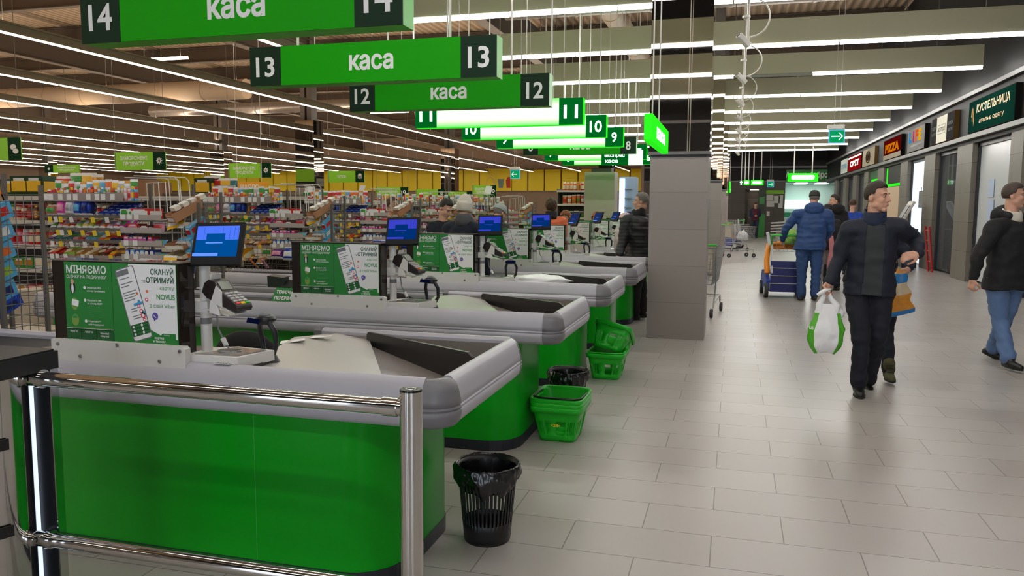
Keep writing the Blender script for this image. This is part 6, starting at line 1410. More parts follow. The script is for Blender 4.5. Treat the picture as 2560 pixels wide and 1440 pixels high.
# ================================================================ people
SKIN = mat('skin', (206, 156, 132), 0.5, var=0.08, scale=14); LIP = mat('lips', (186, 122, 106), 0.5); EYEW = mat('eye white', (176, 166, 158), 0.35); IRIS = mat('iris', (46, 38, 34), 0.3)
def cloth(name, rgb, quilt=0.0, rough=0.8, var=0.15, scale=5):
    m = mat(name, rgb, rough, var=var, scale=scale, bump=0.15, bscale=40)
    if quilt and 'quilt' not in m:
        nt = m.node_tree; N = nt.nodes; L = nt.links; b = N['Principled BSDF']
        tc = N.new('ShaderNodeTexCoord'); wv = N.new('ShaderNodeTexWave'); wv.bands_direction = 'Z'; wv.inputs['Scale'].default_value = quilt; wv.inputs['Distortion'].default_value = 1.0; wv.inputs['Detail'].default_value = 2
        L.new(tc.outputs['Object'], wv.inputs[0]); bp = N.new('ShaderNodeBump'); bp.inputs['Strength'].default_value = 0.2; bp.inputs['Distance'].default_value = 0.02
        L.new(wv.outputs['Fac'], bp.inputs['Height']); L.new(bp.outputs[0], b.inputs['Normal']); m['quilt'] = 1
    return m
def cap(mb, p0, p1, r0, r1, n=14):
    p0 = Vector(p0); p1 = Vector(p1)
    if (p1-p0).length > 1e-5: mb.cyl(p0, p1, r0, r1, n)
    mb.ell(p0, r0, nu=n, nv=8); mb.ell(p1, r1, nu=n, nv=8)
def chain(mb, pts, rs, n=14):
    for i in range(len(pts)-1): cap(mb, pts[i], pts[i+1], rs[i], rs[i+1], n)
def fuse(mb, vox, smooth=5, wrinkle=0.0, wscale=9.0, seed=0.0):
    me = bpy.data.meshes.new('tmp'); me.from_pydata([tuple(p) for p in mb.v], [], mb.f)
    o = bpy.data.objects.new('tmp', me); COL.objects.link(o)
    md = o.modifiers.new('r', 'REMESH'); md.mode = 'VOXEL'; md.voxel_size = vox; md.use_smooth_shade = True
    if smooth: ms = o.modifiers.new('s', 'SMOOTH'); ms.iterations = smooth; ms.factor = 0.5
    dg = bpy.context.evaluated_depsgraph_get()
    m2 = bpy.data.meshes.new_from_object(o.evaluated_get(dg))
    r = MB(); r.v = [v.co.copy() for v in m2.vertices]
    if wrinkle:
        for v, q in zip(m2.vertices, r.v):
            k = mnoise.noise(Vector((q.x*wscale, q.y*wscale, q.z*wscale*2.2+seed)))+0.5*mnoise.noise(Vector((q.x*wscale*2.3, q.y*wscale*2.3, q.z*wscale*3+seed)))
            q += v.normal*(k*wrinkle)
    r.f = [list(p.vertices) for p in m2.polygons]; r.m = [0]*len(r.f); r.sm = [True]*len(r.f)
    bpy.data.objects.remove(o); bpy.data.meshes.remove(me); bpy.data.meshes.remove(m2)
    return r
def split(mb, cond):
    """faces whose centre meets cond go to a second mesh"""
    a, b = MB(), MB()
    for q in mb.f:
        c = sum((mb.v[i] for i in q), Vector())/len(q)
        t = b if cond(c) else a
        t.f.append(q)
    for t in (a, b):
        used = {}
        nf = []
        for q in t.f:
            nq = []
            for i in q:
                if i not in used: used[i] = len(t.v); t.v.append(mb.v[i].copy())
                nq.append(used[i])
            nf.append(nq)
        t.f = nf; t.m = [0]*len(nf); t.sm = [True]*len(nf)
    return a, b
def hand(mb, wr, d, pn, curl=0.5, side=1, s=1.0):
    """d: forearm to fingers, pn: direction the palm faces, side: where the thumb sits along d x pn"""
    d = Vector(d).normalized(); pn = Vector(pn); pn = (pn-d*pn.dot(d)).normalized(); wv = d.cross(pn)*side
    wr = Vector(wr)
    chain(mb, [wr, wr+d*0.03*s], [0.026*s, 0.027*s], 10)
    for k in (-0.026, -0.009, 0.009, 0.026): cap(mb, wr+d*0.025*s+wv*k*0.7*s, wr+d*0.09*s+wv*k*s, 0.016*s, 0.0125*s, 8)
    L = [0.066, 0.076, 0.072, 0.056]
    for q, (k, ln) in enumerate(zip((0.030, 0.010, -0.010, -0.029), L)):
        p = wr+d*(0.09-0.004*abs(q-1.2))*s+wv*k*s; a = 0.0; pts = [p]
        for seg, fr in enumerate((0.45, 0.3, 0.25)):
            a += curl*(1.0 if seg else 0.75)*(1+0.06*q)
            p = p+(d*math.cos(a)+pn*math.sin(a))*ln*fr*s; pts.append(p)
        chain(mb, pts, [0.0098*s, 0.0092*s, 0.0085*s, 0.0075*s], 8)
    b0 = wr+d*0.025*s+wv*0.024*s; a = (d*0.62+wv*0.65+pn*0.35).normalized()
    p1 = b0+a*0.04*s; p2 = p1+(d*0.8+pn*(0.3+curl*0.6)).normalized()*0.03*s; p3 = p2+(d*0.7+pn*(0.3+curl)-wv*0.2).normalized()*0.026*s
    chain(mb, [b0, p1, p2, p3], [0.014*s, 0.0115*s, 0.0105*s, 0.009*s], 8)
def person(label, J, F, HD, top, legs, shoe, hair, vox=0.012, headvox=None, jac=None, build=1.0, hood=None, hat=None, sweater=None, hands=None, hem=None, collar=None, quilt=False, boot=False, skin=None, group=None, hairstyle='short', hs=0.9, split_fn=None, headtilt=0.0, shoe_dirs=None):
    F = Vector(F).normalized(); Rv = F.cross(Vector((0, 0, 1))).normalized()      # figure's right
    Zv = Vector((0, 0, 1))
    skin = skin or SKIN
    g = {k: Vector(v) for k, v in J.items()}
    root = thing('person', label, 'person', ((g['anL'].x+g['anR'].x)/2, (g['anL'].y+g['anR'].y)/2, 0), group)
    hipL = g['pelvis']-Rv*0.095*build; hipR = g['pelvis']+Rv*0.095*build
    chest = g['neck'].lerp(g['pelvis'], 0.32)
    # head frame
    hd = Vector(HD).normalized(); hr = hd.cross(Zv).normalized()
    if headtilt: hd = (hd*math.cos(headtilt)-Zv*math.sin(headtilt)).normalized()
    hu = hr.cross(hd).normalized(); HC = g['head']
    def HP(x, y, z): return HC+(hr*(-x)-hd*y+hu*z)*hs       # face towards local -y
    HR = Matrix((( -hr.x, -hd.x, hu.x), (-hr.y, -hd.y, hu.y), (-hr.z, -hd.z, hu.z)))
    mb = MB()
    def E(c, r): mb.ell(HP(*c), tuple(q*hs for q in r), R=HR, nu=16, nv=12)
    E((0, 0.012, 0.045), (0.076, 0.095, 0.096)); E((0, -0.030, -0.030), (0.060, 0.066, 0.085)); E((0, -0.068, -0.098), (0.028, 0.024, 0.022))
    E((0, -0.072, 0.038), (0.056, 0.024, 0.016)); E((0.034, -0.064, -0.018), (0.027, 0.026, 0.03)); E((-0.034, -0.064, -0.018), (0.027, 0.026, 0.03))
    cap(mb, HP(0, -0.094, 0.024), HP(0, -0.116, -0.018), 0.009*hs, 0.0135*hs, 10); E((0, -0.104, -0.024), (0.019, 0.012, 0.009))
    E((0, -0.091, -0.054), (0.025, 0.012, 0.007)); E((0, -0.089, -0.066), (0.021, 0.012, 0.008)); E((0.05, -0.01, -0.055), (0.02, 0.035, 0.03)); E((-0.05, -0.01, -0.055), (0.02, 0.035, 0.03))
    for s_ in (-1, 1): E((0.079*s_, 0.016, 0.002), (0.010, 0.021, 0.033))
    chain(mb, [HP(0, 0.02, -0.06), g['neck']+F*0.0, g['neck'].lerp(chest, 0.5)], [0.050*build, 0.055*build, 0.08], 14)
    # torso, limbs inside the clothes
    for s_ in (-1, 1): chain(mb, [g['neck'].lerp(g['shR'] if s_ > 0 else g['shL'], 0.6)-Zv*0.03, chest+Rv*0.07*s_, g['pelvis']+Rv*0.07*s_+Zv*0.03], [0.055, 0.09, 0.08], 12)
    for a, b, c, e, f_, h in (('shL', 'elL', 'wrL', hipL, 'knL', 'anL'), ('shR', 'elR', 'wrR', hipR, 'knR', 'anR')):
        chain(mb, [g[a], g[b], g[c]], [0.042, 0.036, 0.026], 12); chain(mb, [e, g[f_], g[h]], [0.075, 0.05, 0.038], 12); chain(mb, [g['neck']-Zv*0.05, g[a]], [0.06, 0.045], 10)
    hd_ = hands or {}
    for k, wr, el in (('L', g['wrL'], g['elL']), ('R', g['wrR'], g['elR'])):
        d, pn, curl, side = hd_.get(k, (None, None, 0.55, None))
        d = Vector(d) if d is not None else (wr-el)
        pn = Vector(pn) if pn is not None else (Rv if k == 'L' else -Rv)
        w_ = d.cross(pn); sd = side if side else (1 if w_.dot(F) > 0 else -1)
        hand(mb, wr, d, pn, curl, sd)
    bd = fuse(mb, headvox or vox, 3)
    obj('body', bd, skin, root)
    # eyes, brows
    for s_ in (-1, 1):
        m2 = MB(); m2.ell(HP(0.031*s_, -0.0795, 0.017), (0.0115*hs, 0.009*hs, 0.0055*hs), 0, HR, 12, 8); m2.ell(HP(0.031*s_, -0.0865, 0.017), (0.0055*hs, 0.0045*hs, 0.0055*hs), 1, HR, 10, 8); obj('eye', m2, [EYEW, IRIS], root)
        m2 = MB(); m2.tube([HP(s_*0.014, -0.094, 0.036), HP(s_*0.032, -0.0935, 0.042), HP(s_*0.05, -0.080, 0.037)], [0.0025, 0.0035, 0.002], 6); obj('eyebrow', m2, hair, root)
    m2 = MB(); m2.ell(HP(0, -0.0965, -0.056), (0.020*hs, 0.006*hs, 0.0045*hs), 0, HR, 12, 8); m2.ell(HP(0, -0.0945, -0.065), (0.017*hs, 0.006*hs, 0.005*hs), 0, HR, 12, 8); obj('mouth', m2, LIP, root)
    # hair
    if hairstyle != 'none':
        m2 = MB(); sc = {'short': 1.045, 'curly': 1.25, 'long': 1.14, 'thin': 1.03}[hairstyle]
        t_ = MB(); t_.ell((0, 0, 0), 1.0, nu=72, nv=54)
        keep = []
        for q in t_.f:
            c = sum((t_.v[i] for i in q), Vector())/len(q)
            x, y, z = c.x, c.y, c.z
            lim = {'short': -0.55, 'thin': -0.45, 'curly': -0.8, 'long': -1.0}[hairstyle]
            front = 0.52 if hairstyle != 'curly' else 0.35
            s_f = min(1.0, max(0.0, (-y-0.05)/0.42)); s_f = s_f*s_f*(3-2*s_f); ok = z > (1-s_f)*lim+s_f*(front-0.10*abs(x))
            if hairstyle == 'short' and abs(x) > 0.72 and -0.3 < y < 0.25 and z < -0.25+0.2*(y < 0): ok = False
            if ok: keep.append(q)
        used = {}
        for q in keep:
            nq = []
            for i in q:
                if i not in used:
                    used[i] = len(m2.v); p = t_.v[i]; n_ = mnoise.noise(p*(9 if hairstyle != 'curly' else 4))*(0.03 if hairstyle != 'curly' else 0.12)
                    k = sc*(1+n_); ext = 1.0
                    m2.v.append(HP(p.x*0.078*k, 0.012+p.y*0.097*k, 0.045+p.z*0.099*k+(0.012*max(0, -p.y+0.2) if hairstyle == 'short' and p.z > 0.5 else 0)))
                nq.append(used[i])
            m2.f.append(nq); m2.m.append(0); m2.sm.append(True)
        obj('hair', m2, hair, root, solid=0.010)
    if hat is not None:
        m2 = MB(); prof = [(0.98, -0.75), (1.06, -0.5), (1.10, -0.2), (1.13, 0.05), (1.12, 0.2), (1.07, 0.35), (1.0, 0.6), (0.8, 0.95), (0.45, 1.22), (0.12, 1.33), (0, 1.34)] if hat[1] == 'tall' else [(1.10, 0.0), (1.14, 0.1), (1.14, 0.3), (1.08, 0.55), (0.9, 0.85), (0.5, 1.08), (0, 1.13)]
        vs = []; n = 28
        t_ = MB(); t_.lathe(prof, n=n)
        m2.v = [HP(p.x*0.080, 0.014+p.y*0.100-0.010*p.z, 0.035+p.z*0.105+0.02*p.y*(p.z < .3)) for p in t_.v]; m2.f = t_.f; m2.m = t_.m; m2.sm = t_.sm
        obj('hat', m2, hat[0], root, solid=0.01)
    # top garment
    hemz = hem if hem is not None else g['pelvis'].z-0.06
    jt = jac or 1.0
    m2 = MB(); spine = [g['neck']-Zv*0.015, g['neck']-Zv*0.06, chest+F*0.0, g['pelvis'].lerp(chest, 0.45), g['pelvis']+Zv*0.03, Vector((g['pelvis'].x, g['pelvis'].y, hemz))]
    hw = [0.075, 0.15, 0.185, 0.178, 0.195, 0.20]; dp = [0.07, 0.10, 0.125, 0.125, 0.138, 0.142]
    n = 20; vs = []
    for c, a, b in zip(spine, hw, dp):
        for i in range(n): t = 2*PI*i/n; vs.append(c+Rv*(a*build*jt*math.copysign(abs(math.cos(t))**0.85, math.cos(t)))+F*(b*build*jt*math.copysign(abs(math.sin(t))**0.85, math.sin(t))))
    k = len(spine)
    m2.add(vs, [(a*n+i, a*n+(i+1) % n, (a+1)*n+(i+1) % n, (a+1)*n+i) for a in range(k-1) for i in range(n)]+[tuple(range(n))[::-1], tuple(range((k-1)*n, k*n))])
    for a, b, c in (('shL', 'elL', 'wrL'), ('shR', 'elR', 'wrR')):
        inner = g['neck'].lerp(g[a], 0.5)-Zv*0.03; wq = g[c]+(g[b]-g[c]).normalized()*0.015
        chain(m2, [inner, g[a]-Zv*0.01, g[b], wq], [0.075*jt, 0.073*build*jt, 0.058*jt, 0.045*jt], 14)
    f = fuse(m2, vox, 6, 0.013*jt, 6.5, g['neck'].x*7)
    if sweater is not None:
        f, sw = split(f, lambda c: (c-g['pelvis']).dot(F) > 0.045 and -0.085 < (c-g['neck'].lerp(g['pelvis'], 0.5)).dot(Rv) < 0.045+0.03*(g['neck'].z-c.z) and c.z < g['neck'].z-0.04)
        if sw.f: obj('sweater', sw, sweater, root)
    if split_fn:
        f, sw = split(f, lambda c: split_fn[1](c, g, F, Rv))
        if sw.f: obj('vest', sw, split_fn[0], root)
    obj('jacket', f, top, root, solid=0.010 if sweater is not None else 0)
    if collar is not None:
        m2 = MB(); n = 26; pr = [(0.085, -0.05), (0.082, 0.0), (0.080, 0.045), (0.074, 0.065), (0.066, 0.055)]
        m2.lathe(pr, n=n); m2.v = [g['neck']+Rv*(p.x*build*1.02)+F*(p.y*build*1.02)+Zv*(p.z+0.02*(p.y < 0)-0.012*(p.y > 0.04)) for p in m2.v]; obj('collar', m2, collar, root, solid=0.01)
    if hood is not None:
        m2 = MB(); c = g['neck']-F*0.085+Zv*0.02; RH = Matrix(((Rv.x, F.x, 0), (Rv.y, F.y, 0), (Rv.z, F.z, 1)))
        m2.ell(c, (0.14*build, 0.075, 0.105), R=RH); cap(m2, c+Rv*0.09+Zv*0.03, g['neck']+Rv*0.085+F*0.05+Zv*0.02, 0.045, 0.035); cap(m2, c-Rv*0.09+Zv*0.03, g['neck']-Rv*0.085+F*0.05+Zv*0.02, 0.045, 0.035)
        obj('hood', fuse(m2, vox, 4, 0.006, 10), hood, root)
    # trousers
    m2 = MB(); chain(m2, [hipL+Zv*0.06, hipR+Zv*0.06], [0.105*build, 0.105*build])
    for hp, kn, an in ((hipL, g['knL'], g['anL']), (hipR, g['knR'], g['anR'])): chain(m2, [hp, hp.lerp(kn, 0.5), kn, kn.lerp(an, 0.5), an-Zv*0.02+(kn-an).normalized()*0.03], [0.098*build, 0.086*build, 0.068*build, 0.066*build, 0.062*build])
    obj('trousers', fuse(m2, vox, 4, 0.011, 8, 3.3), legs, root)
    # shoes
    sdirs = shoe_dirs or {}
    for kk, an in (('L', g['anL']), ('R', g['anR'])):
        d = Vector(sdirs.get(kk, F)).normalized(); toe = an+d*0.165; heel = an-d*0.055
        up = Zv
        m2 = MB(); base = an.z-0.075
        dz = d.z; side_ = d.cross(Zv).normalized(); nrm = side_.cross(d).normalized()
        o_ = an-nrm*0.05
        chain(m2, [an+nrm*(0.06 if boot else 0.0), an-d*0.01-nrm*0.03], [0.052, 0.048]); chain(m2, [o_-d*0.045, o_+d*0.06, o_+d*0.15-nrm*0.004], [0.040, 0.044, 0.034])
        q = fuse(m2, 0.009, 4)
        for p in q.v:   # flat sole
            h = (p-an).dot(nrm)
            if h < -0.074: p += nrm*(-0.074-h)
        so = obj('shoe', q, shoe, root)
        m3 = MB(); ol = []
        for i in range(24):
            a_ = 2*PI*i/24; ca_, sa_ = math.cos(a_), math.sin(a_); ol.append(an-nrm*0.0765+d*(0.052+0.135*ca_)+side_*((0.046 if ca_ > -.2 else 0.040)*sa_))
        m3.slab(ol[::-1], nrm*0.014, 0); obj('sole', m3, SOLE, so)
        if boot:
            for k_ in range(4):
                p_ = an+nrm*(0.05-0.028*k_)+d*(0.053+0.022*max(0, k_-1)); m3 = MB(); m3.tube([p_-side_*0.03, p_+d*0.008+nrm*0.004, p_+side_*0.03], 0.0045, 6); obj('lace', m3, SOLE, so)
    return root
def stand(x, y, heading=0.0, h=1.75, lean=0.0, arms=None, drop=0.0):
    """joints of a standing figure; heading 0 faces the camera side (-y)"""
    s = h/1.75; F = Vector((math.sin(heading), -math.cos(heading), 0)); Rv = F.cross(Vector((0, 0, 1)))
    o = Vector((x, y, -drop)); Z = Vector((0, 0, 1))
    def P(r_, f, z): return o+Rv*r_*s+F*f*s+Z*z*s
    J = dict(pelvis=P(0, 0, 0.93), neck=P(0, lean*0.5, 1.47), head=P(0, 0.02+lean*0.75, 1.625-lean*0.1), shL=P(-0.185, lean*0.45, 1.40), shR=P(0.185, lean*0.45, 1.40), elL=P(-0.245, -0.02+lean*0.3, 1.12), elR=P(0.245, -0.02+lean*0.3, 1.12), wrL=P(-0.24, 0.08+lean*0.3, 0.88), wrR=P(0.24, 0.08+lean*0.3, 0.88), knL=P(-0.10, 0.02, 0.49), knR=P(0.10, 0.02, 0.49), anL=P(-0.10, -0.02, 0.085), anR=P(0.10, -0.02, 0.085))
    if drop:
        for k_, s_ in (('L', -1), ('R', 1)): J['kn'+k_] = Vector((x, y, 0))+Rv*0.11*s_+F*0.40+Z*0.50; J['an'+k_] = Vector((x, y, 0))+Rv*0.11*s_+F*0.34+Z*0.085
    if arms == 'work':
        J.update(elL=P(-0.25, 0.06+lean*.4, 1.13), elR=P(0.25, 0.06+lean*.4, 1.13), wrL=P(-0.16, 0.28+lean*.4, 1.06), wrR=P(0.16, 0.28+lean*.4, 1.06))
    if arms == 'phone':
        J.update(elL=P(-0.24, 0.02, 1.12), elR=P(0.24, 0.02, 1.12), wrL=P(-0.06, 0.22, 1.10), wrR=P(0.06, 0.22, 1.10))
    return J, F
NAVY = cloth('navy jacket', (18, 22, 40), 0, 0.75, 0.2); NTROU = cloth('dark navy trousers', (20, 22, 34), 0, 0.85); GSW = cloth('charcoal sweater', (50, 53, 56), 0, 0.9)
BLK = cloth('black jacket cloth', (24, 23, 26), 0, 0.8); JEAN = cloth('blue denim', (92, 118, 160), 0, 0.8, 0.25, 4); JEANB = cloth('mid blue denim', (42, 70, 116), 0, 0.8, 0.2, 4); DJEAN = cloth('dark denim', (20, 24, 36), 0, 0.85)
BLUEJ = cloth('blue padded jacket', (34, 68, 122), 4.0, 0.6, 0.12); SOLE = mat('dark rubber sole', (34, 30, 28), 0.7); SHB = mat('black shoe leather', (20, 18, 18), 0.4, var=0.15); HBR = mat('dark brown hair', (44, 30, 22), 0.6, var=0.3, scale=60); HGR = mat('grey hair', (110, 104, 100), 0.6, var=0.3, scale=60); HRED = mat('auburn hair', (140, 74, 36), 0.55, var=0.35, scale=50); HBROWN = mat('brown hair', (74, 48, 30), 0.6, var=0.35, scale=50)
# ---- man in the navy jacket, walking towards the camera and looking aside
Y = 6.85
J = dict(pelvis=at(2172, 722, Y+0.05), neck=at(2186, 549, Y), head=at(2193, 496, Y-0.02), shR=at(2122, 572, Y), shL=at(2250, 566, Y), elR=at(2098, 645, Y+0.03), wrR=at(2074, 703, Y-0.10), elL=at(2288, 600, Y+0.12), wrL=at(2298, 634, Y-0.08), knR=at(2152, 846, Y-0.06), anR=at(2147, 962, Y-0.02), knL=at(2198, 838, Y+0.02), anL=at(2168, 950, Y+0.28))
man = person('man in a dark navy jacket walking with a white and green bag, looking aside', J, (-0.12, -1, 0), (0.80, -0.62, 0), NAVY, NTROU, SHB, HBR, vox=0.010, headvox=0.0055, jac=0.98, sweater=GSW, collar=cloth('navy collar', (24, 36, 62), 0, 0.8),
    hands=dict(R=((-0.25, -0.15, -1), (0.5, -0.8, 0.0), 0.95, None), L=((-1.0, -0.25, -0.22), (-0.2, 0.75, -0.6), 0.5, None)), hem=at(2172, 738, Y).z, shoe_dirs=dict(L=(0.1, -1, -0.35), R=(-0.05, -1, 0)))
# ---- his carrier bag
hp = at(2068, 728, Y-0.16)
t = thing('carrier_bag', 'white carrier bag with green sides held by the man in the navy jacket', 'bag', (hp.x, hp.y, at(2068, 880, Y-0.16).z))
top_z, bot = hp.z, at(2068, 881, Y-0.16).z
H_ = top_z-bot
mb = MB()
def bagP(u, v):
    a = 2*PI*u; z = bot+H_*0.80*v
    wd = 0.135*(math.sin(min(1, v*2.0+0.42)*PI/2))*(1-0.42*max(0, v-0.45)/0.55)
    dpt = 0.075*(math.sin(min(1, v*2.5+0.4)*PI/2))*(1-0.62*max(0, v-0.4)/0.6)
    n_ = 1+0.10*mnoise.noise(Vector((math.cos(a)*2, math.sin(a)*2, v*5)))+0.05*mnoise.noise(Vector((math.cos(a)*5, math.sin(a)*5, v*9)))
    return Vector((hp.x+wd*n_*math.cos(a)+0.012*v, hp.y+dpt*n_*math.sin(a), z+0.01*math.sin(3*a)*(1-v)))
mb.grid(bagP, 110, 48, 0); mb.poly([bagP(i/110, 0) for i in range(110)][::-1], 0)
b_ = MB(); b_.v = mb.v; 
for q in mb.f:
    c = sum((mb.v[i] for i in q), Vector())/len(q); lx = (c.x-hp.x)
    b_.f.append(q); b_.sm.append(True); hz = (c.z-bot)/H_
    i_ = mb.f.index(q) if False else len(b_.f)-1; b_.m.append(1 if (abs(math.cos(2*PI*((i_ % 110)+0.5)/110)) > 0.66 and i_//110 < 39 and i_ < 110*48) else 0)
b_.text('US', (hp.x-0.104, hp.y-0.046, bot+0.19), (0.75, -0.65, 0), (0, 0, 1), 0.026, 2, 'c', 0.03, None, 0.012)
obj('bag_body', b_, [BAGW, mat('bag green print', (84, 176, 44), 0.4), WHITE], t)
for s_ in (-1, 1):
    mb = MB(); mb.tube([bagP(0.5 if s_ < 0 else 0.0, 0.82)+Vector((-s_*0.045, 0, 0)), bagP(0.5 if s_ < 0 else 0.0, 0.98)+Vector((-s_*0.018, 0, 0.0)), Vector((hp.x+s_*0.030, hp.y, top_z-0.06)), Vector((hp.x+s_*0.016, hp.y+0.01, top_z-0.02)), Vector((hp.x-0.004, hp.y+0.01, top_z+0.012))], [0.036, 0.030, 0.02, 0.014, 0.012], 12); obj('handle', mb, BAGW, t)
mb = MB(); mb.tube([(hp.x-0.075, hp.y-0.03, top_z-0.03), (hp.x-0.04, hp.y-0.035, top_z-0.005), (hp.x-0.01, hp.y-0.03, top_z+0.012), (hp.x+0.025, hp.y-0.02, top_z+0.018)], [0.012, 0.018, 0.013, 0.006], 9); obj('loose_film', mb, BAGW, t)
mb = MB(); mb.ell((hp.x+0.085, hp.y+0.02, bot+H_*0.64), (0.055, 0.03, 0.045), 0, Ry(-0.3)); obj('loose_film', mb, BAGW, t)
# ---- person behind him, seen by boots, legs and a hand with a packet
Yp = 7.62
J = dict(pelvis=at(2200, 715, Yp), neck=at(2190, 572, Yp+0.05), head=at(2188, 528, Yp+0.03), shL=at(2238, 592, Yp), shR=at(2146, 592, Yp+0.05), elL=at(2268, 640, Yp+0.02), wrL=at(2272, 668, Yp-0.20), elR=at(2140, 650, Yp+0.1), wrR=at(2160, 690, Yp), knL=at(2216, 832, Yp-0.10), anL=at(2222, 925, Yp-0.22), knR=at(2188, 825, Yp+0.05), anR=at(2166, 905, Yp+0.42))
BOOT = mat('olive suede boots', (74, 72, 38), 0.7, var=0.25, scale=12)
pp = person('person hidden behind the man in navy, olive boots, one hand holding a packet', J, (0, -1, 0), (0, -1, 0), cloth('dark blue coat', (26, 32, 48), 0), DJEAN, BOOT, HBR, vox=0.013, headvox=0.007, boot=True, build=0.88, hs=0.84, hands=dict(L=((-0.4, -0.3, -0.8), (-0.7, 0.4, 0.2), 0.7, None)))
pk0 = at(2252, 672, Yp-0.24); pkb = at(2248, 788, Yp-0.24)
t = thing('snack_packet', 'amber and blue snack packet hanging from the hand behind the man in navy', 'packet', tuple(pkb))
mb = MB()
def pkP(u, v):
    a = 2*PI*u; c = pkb.lerp(pk0, v); wd = 0.125*(1-0.70*v**0.8)+0.012*math.sin(v*17); dpt = 0.012+0.055*math.sin(PI*min(1, v*0.95+0.05))*(1-0.5*v)
    n_ = 1+0.10*mnoise.noise(Vector((math.cos(a)*2.5, v*6, 3.3)))
    return Vector((c.x+wd*n_*math.cos(a)+0.02*(1-v)*math.cos(a)*0, c.y+dpt*n_*math.sin(a), c.z+0.035*(1-v)*math.cos(a)))
mb.grid(pkP, 36, 20, 0); mb.poly([pkP(i/36, 0) for i in range(36)][::-1], 0)
for i in range(len(mb.f)-1):
    j = i//36; mb.m[i] = 2 if j < 2 else 1 if j < 9 else 0 if j < 14 else 2 if j < 18 else 1
obj('packet_body', mb, [mat('clear beige film', (206, 186, 152), 0.25, spec=0.7, var=0.2, scale=16), mat('amber snack', (214, 142, 44), 0.45, var=0.3, scale=26), mat('blue packet print', (30, 118, 184), 0.3)], t)
# ---- man at the right, walking to the right
Y = 8.55
J = dict(pelvis=at(2514, 708, Y), neck=at(2528, 545, Y), head=at(2535, 492, Y), shR=at(2487, 566, Y-0.16), shL=at(2562, 566, Y+0.17), elR=at(2446, 640, Y-0.20), wrR=at(2433, 696, Y-0.20), elL=at(2590, 640, Y+0.24), wrL=at(2612, 690, Y+0.2), knR=at(2498, 800, Y-0.05), anR=at(2523, 898, Y-0.25), knL=at(2512, 797, Y+0.12), anL=at(2481, 872, Y+0.38))
person('man in a black hooded jacket and faded blue jeans walking to the right', J, (0.55, -0.84, 0), (0.95, -0.3, 0), BLK, JEAN, SHB, mat('dark grey brown hair', (66, 52, 44), 0.6, var=0.3, scale=60), vox=0.012, headvox=0.0065, jac=1.06, build=1.08, hood=BLK, collar=cloth('cream collar', (206, 198, 184), 0), hem=at(2510, 715, Y).z-0.03, hands=dict(R=(None, None, 0.9, None)), shoe_dirs=dict(R=(0.35, -1, 0), L=(0.7, -0.6, -0.3)))
J, F = stand(at(2570, 825, 10.2).x+0.14, 10.2, 0.9, 1.72)
person('person at the very edge, only a dark sneaker with a pale sole in view', J, F, F, BLK, DJEAN, mat('dark sneaker', (40, 40, 48), 0.6), HBR, vox=0.016)
# ---- man in the blue jacket pushing the toy car trolley, seen from behind
Y = 13.75
J = dict(pelvis=at(2024, 622, Y), neck=at(2034, 524, Y+0.02), head=at(2036, 497, Y+0.05), shL=at(1992, 536, Y), shR=at(2070, 536, Y), elL=at(1964, 572, Y+0.06), wrL=at(1957, 600, Y+0.26), elR=at(2077, 574, Y+0.05), wrR=at(2062, 600, Y+0.24), knL=at(2004, 684, Y), anL=at(2002, 738, Y-0.04), knR=at(2040, 684, Y), anR=at(2036, 738, Y-0.06))
person('man in a blue padded jacket and dark cap, seen from behind, pushing a trolley', J, (0, 1, 0), (0.05, 1, 0), BLUEJ, JEANB, SHB, HGR, vox=0.012, headvox=0.010, jac=1.12, build=1.14, hood=BLUEJ, hat=(cloth('dark grey knit cap', (52, 50, 50), 0), 'low'), hem=at(2024, 622, Y).z-0.02, hairstyle='thin')
# ---- people beyond him
def simple(label, x, y, heading, h, top, legs, hair, hairstyle='short', hat=None, lean=0.0, arms=None, vox=0.016, hood=None, drop=0.0, headdir=None, tilt=0.0, build=1.0, split_fn=None, jac=1.0, skin=None, hem=None, collar=None):
    J, F = stand(x, y, heading, h, lean, arms, drop)
    hd = F if headdir is None else Vector((math.sin(headdir), -math.cos(headdir), 0))
    return person(label, J, F, hd, top, legs, SHB, hair, vox=vox, headvox=vox*0.65, hat=hat, hood=hood, hairstyle=hairstyle, headtilt=tilt, build=build, split_fn=split_fn, jac=jac, skin=skin, hem=hem, hs=0.9*h/1.75, collar=collar)
p = at(2086, 540, 15.6); simple('man in a black hooded jacket turning aside behind the blue jacket', p.x, 15.6, math.radians(205), 1.76, BLK, DJEAN, HBR, hood=BLK, headdir=math.radians(-75), build=1.1)
p = at(2066, 600, 15.0); lady = simple('woman in a dark coat with a pink scarf end beside the man in blue', p.x, 15.0, math.radians(170), 1.58, cloth('dark coat', (30, 26, 32), 0), cloth('light grey trousers', (166, 160, 156), 0), HBROWN, hat=(cloth('dark knit', (40, 36, 40), 0), 'low'))
p = at(2090, 640, 14.9); mb = MB(); mb.tube([at(2077, 590, 14.8), at(2081, 630, 14.78), at(2074, 662, 14.8), at(2076, 690, 14.8)], [0.04, 0.05, 0.05, 0.04], 10); sc_ = obj('scarf', mb, cloth('pink scarf', (206, 130, 140), 0), lady); sc_['label'] = 'pink scarf'
p = at(2130, 540, 19.5); simple('man in a bright blue top seen from behind by the shop fronts', p.x, 19.5, math.radians(150), 1.72, cloth('royal blue top', (28, 66, 160), 0), DJEAN, HBROWN, hairstyle='thin')
p = at(1886, 590, 42.0)
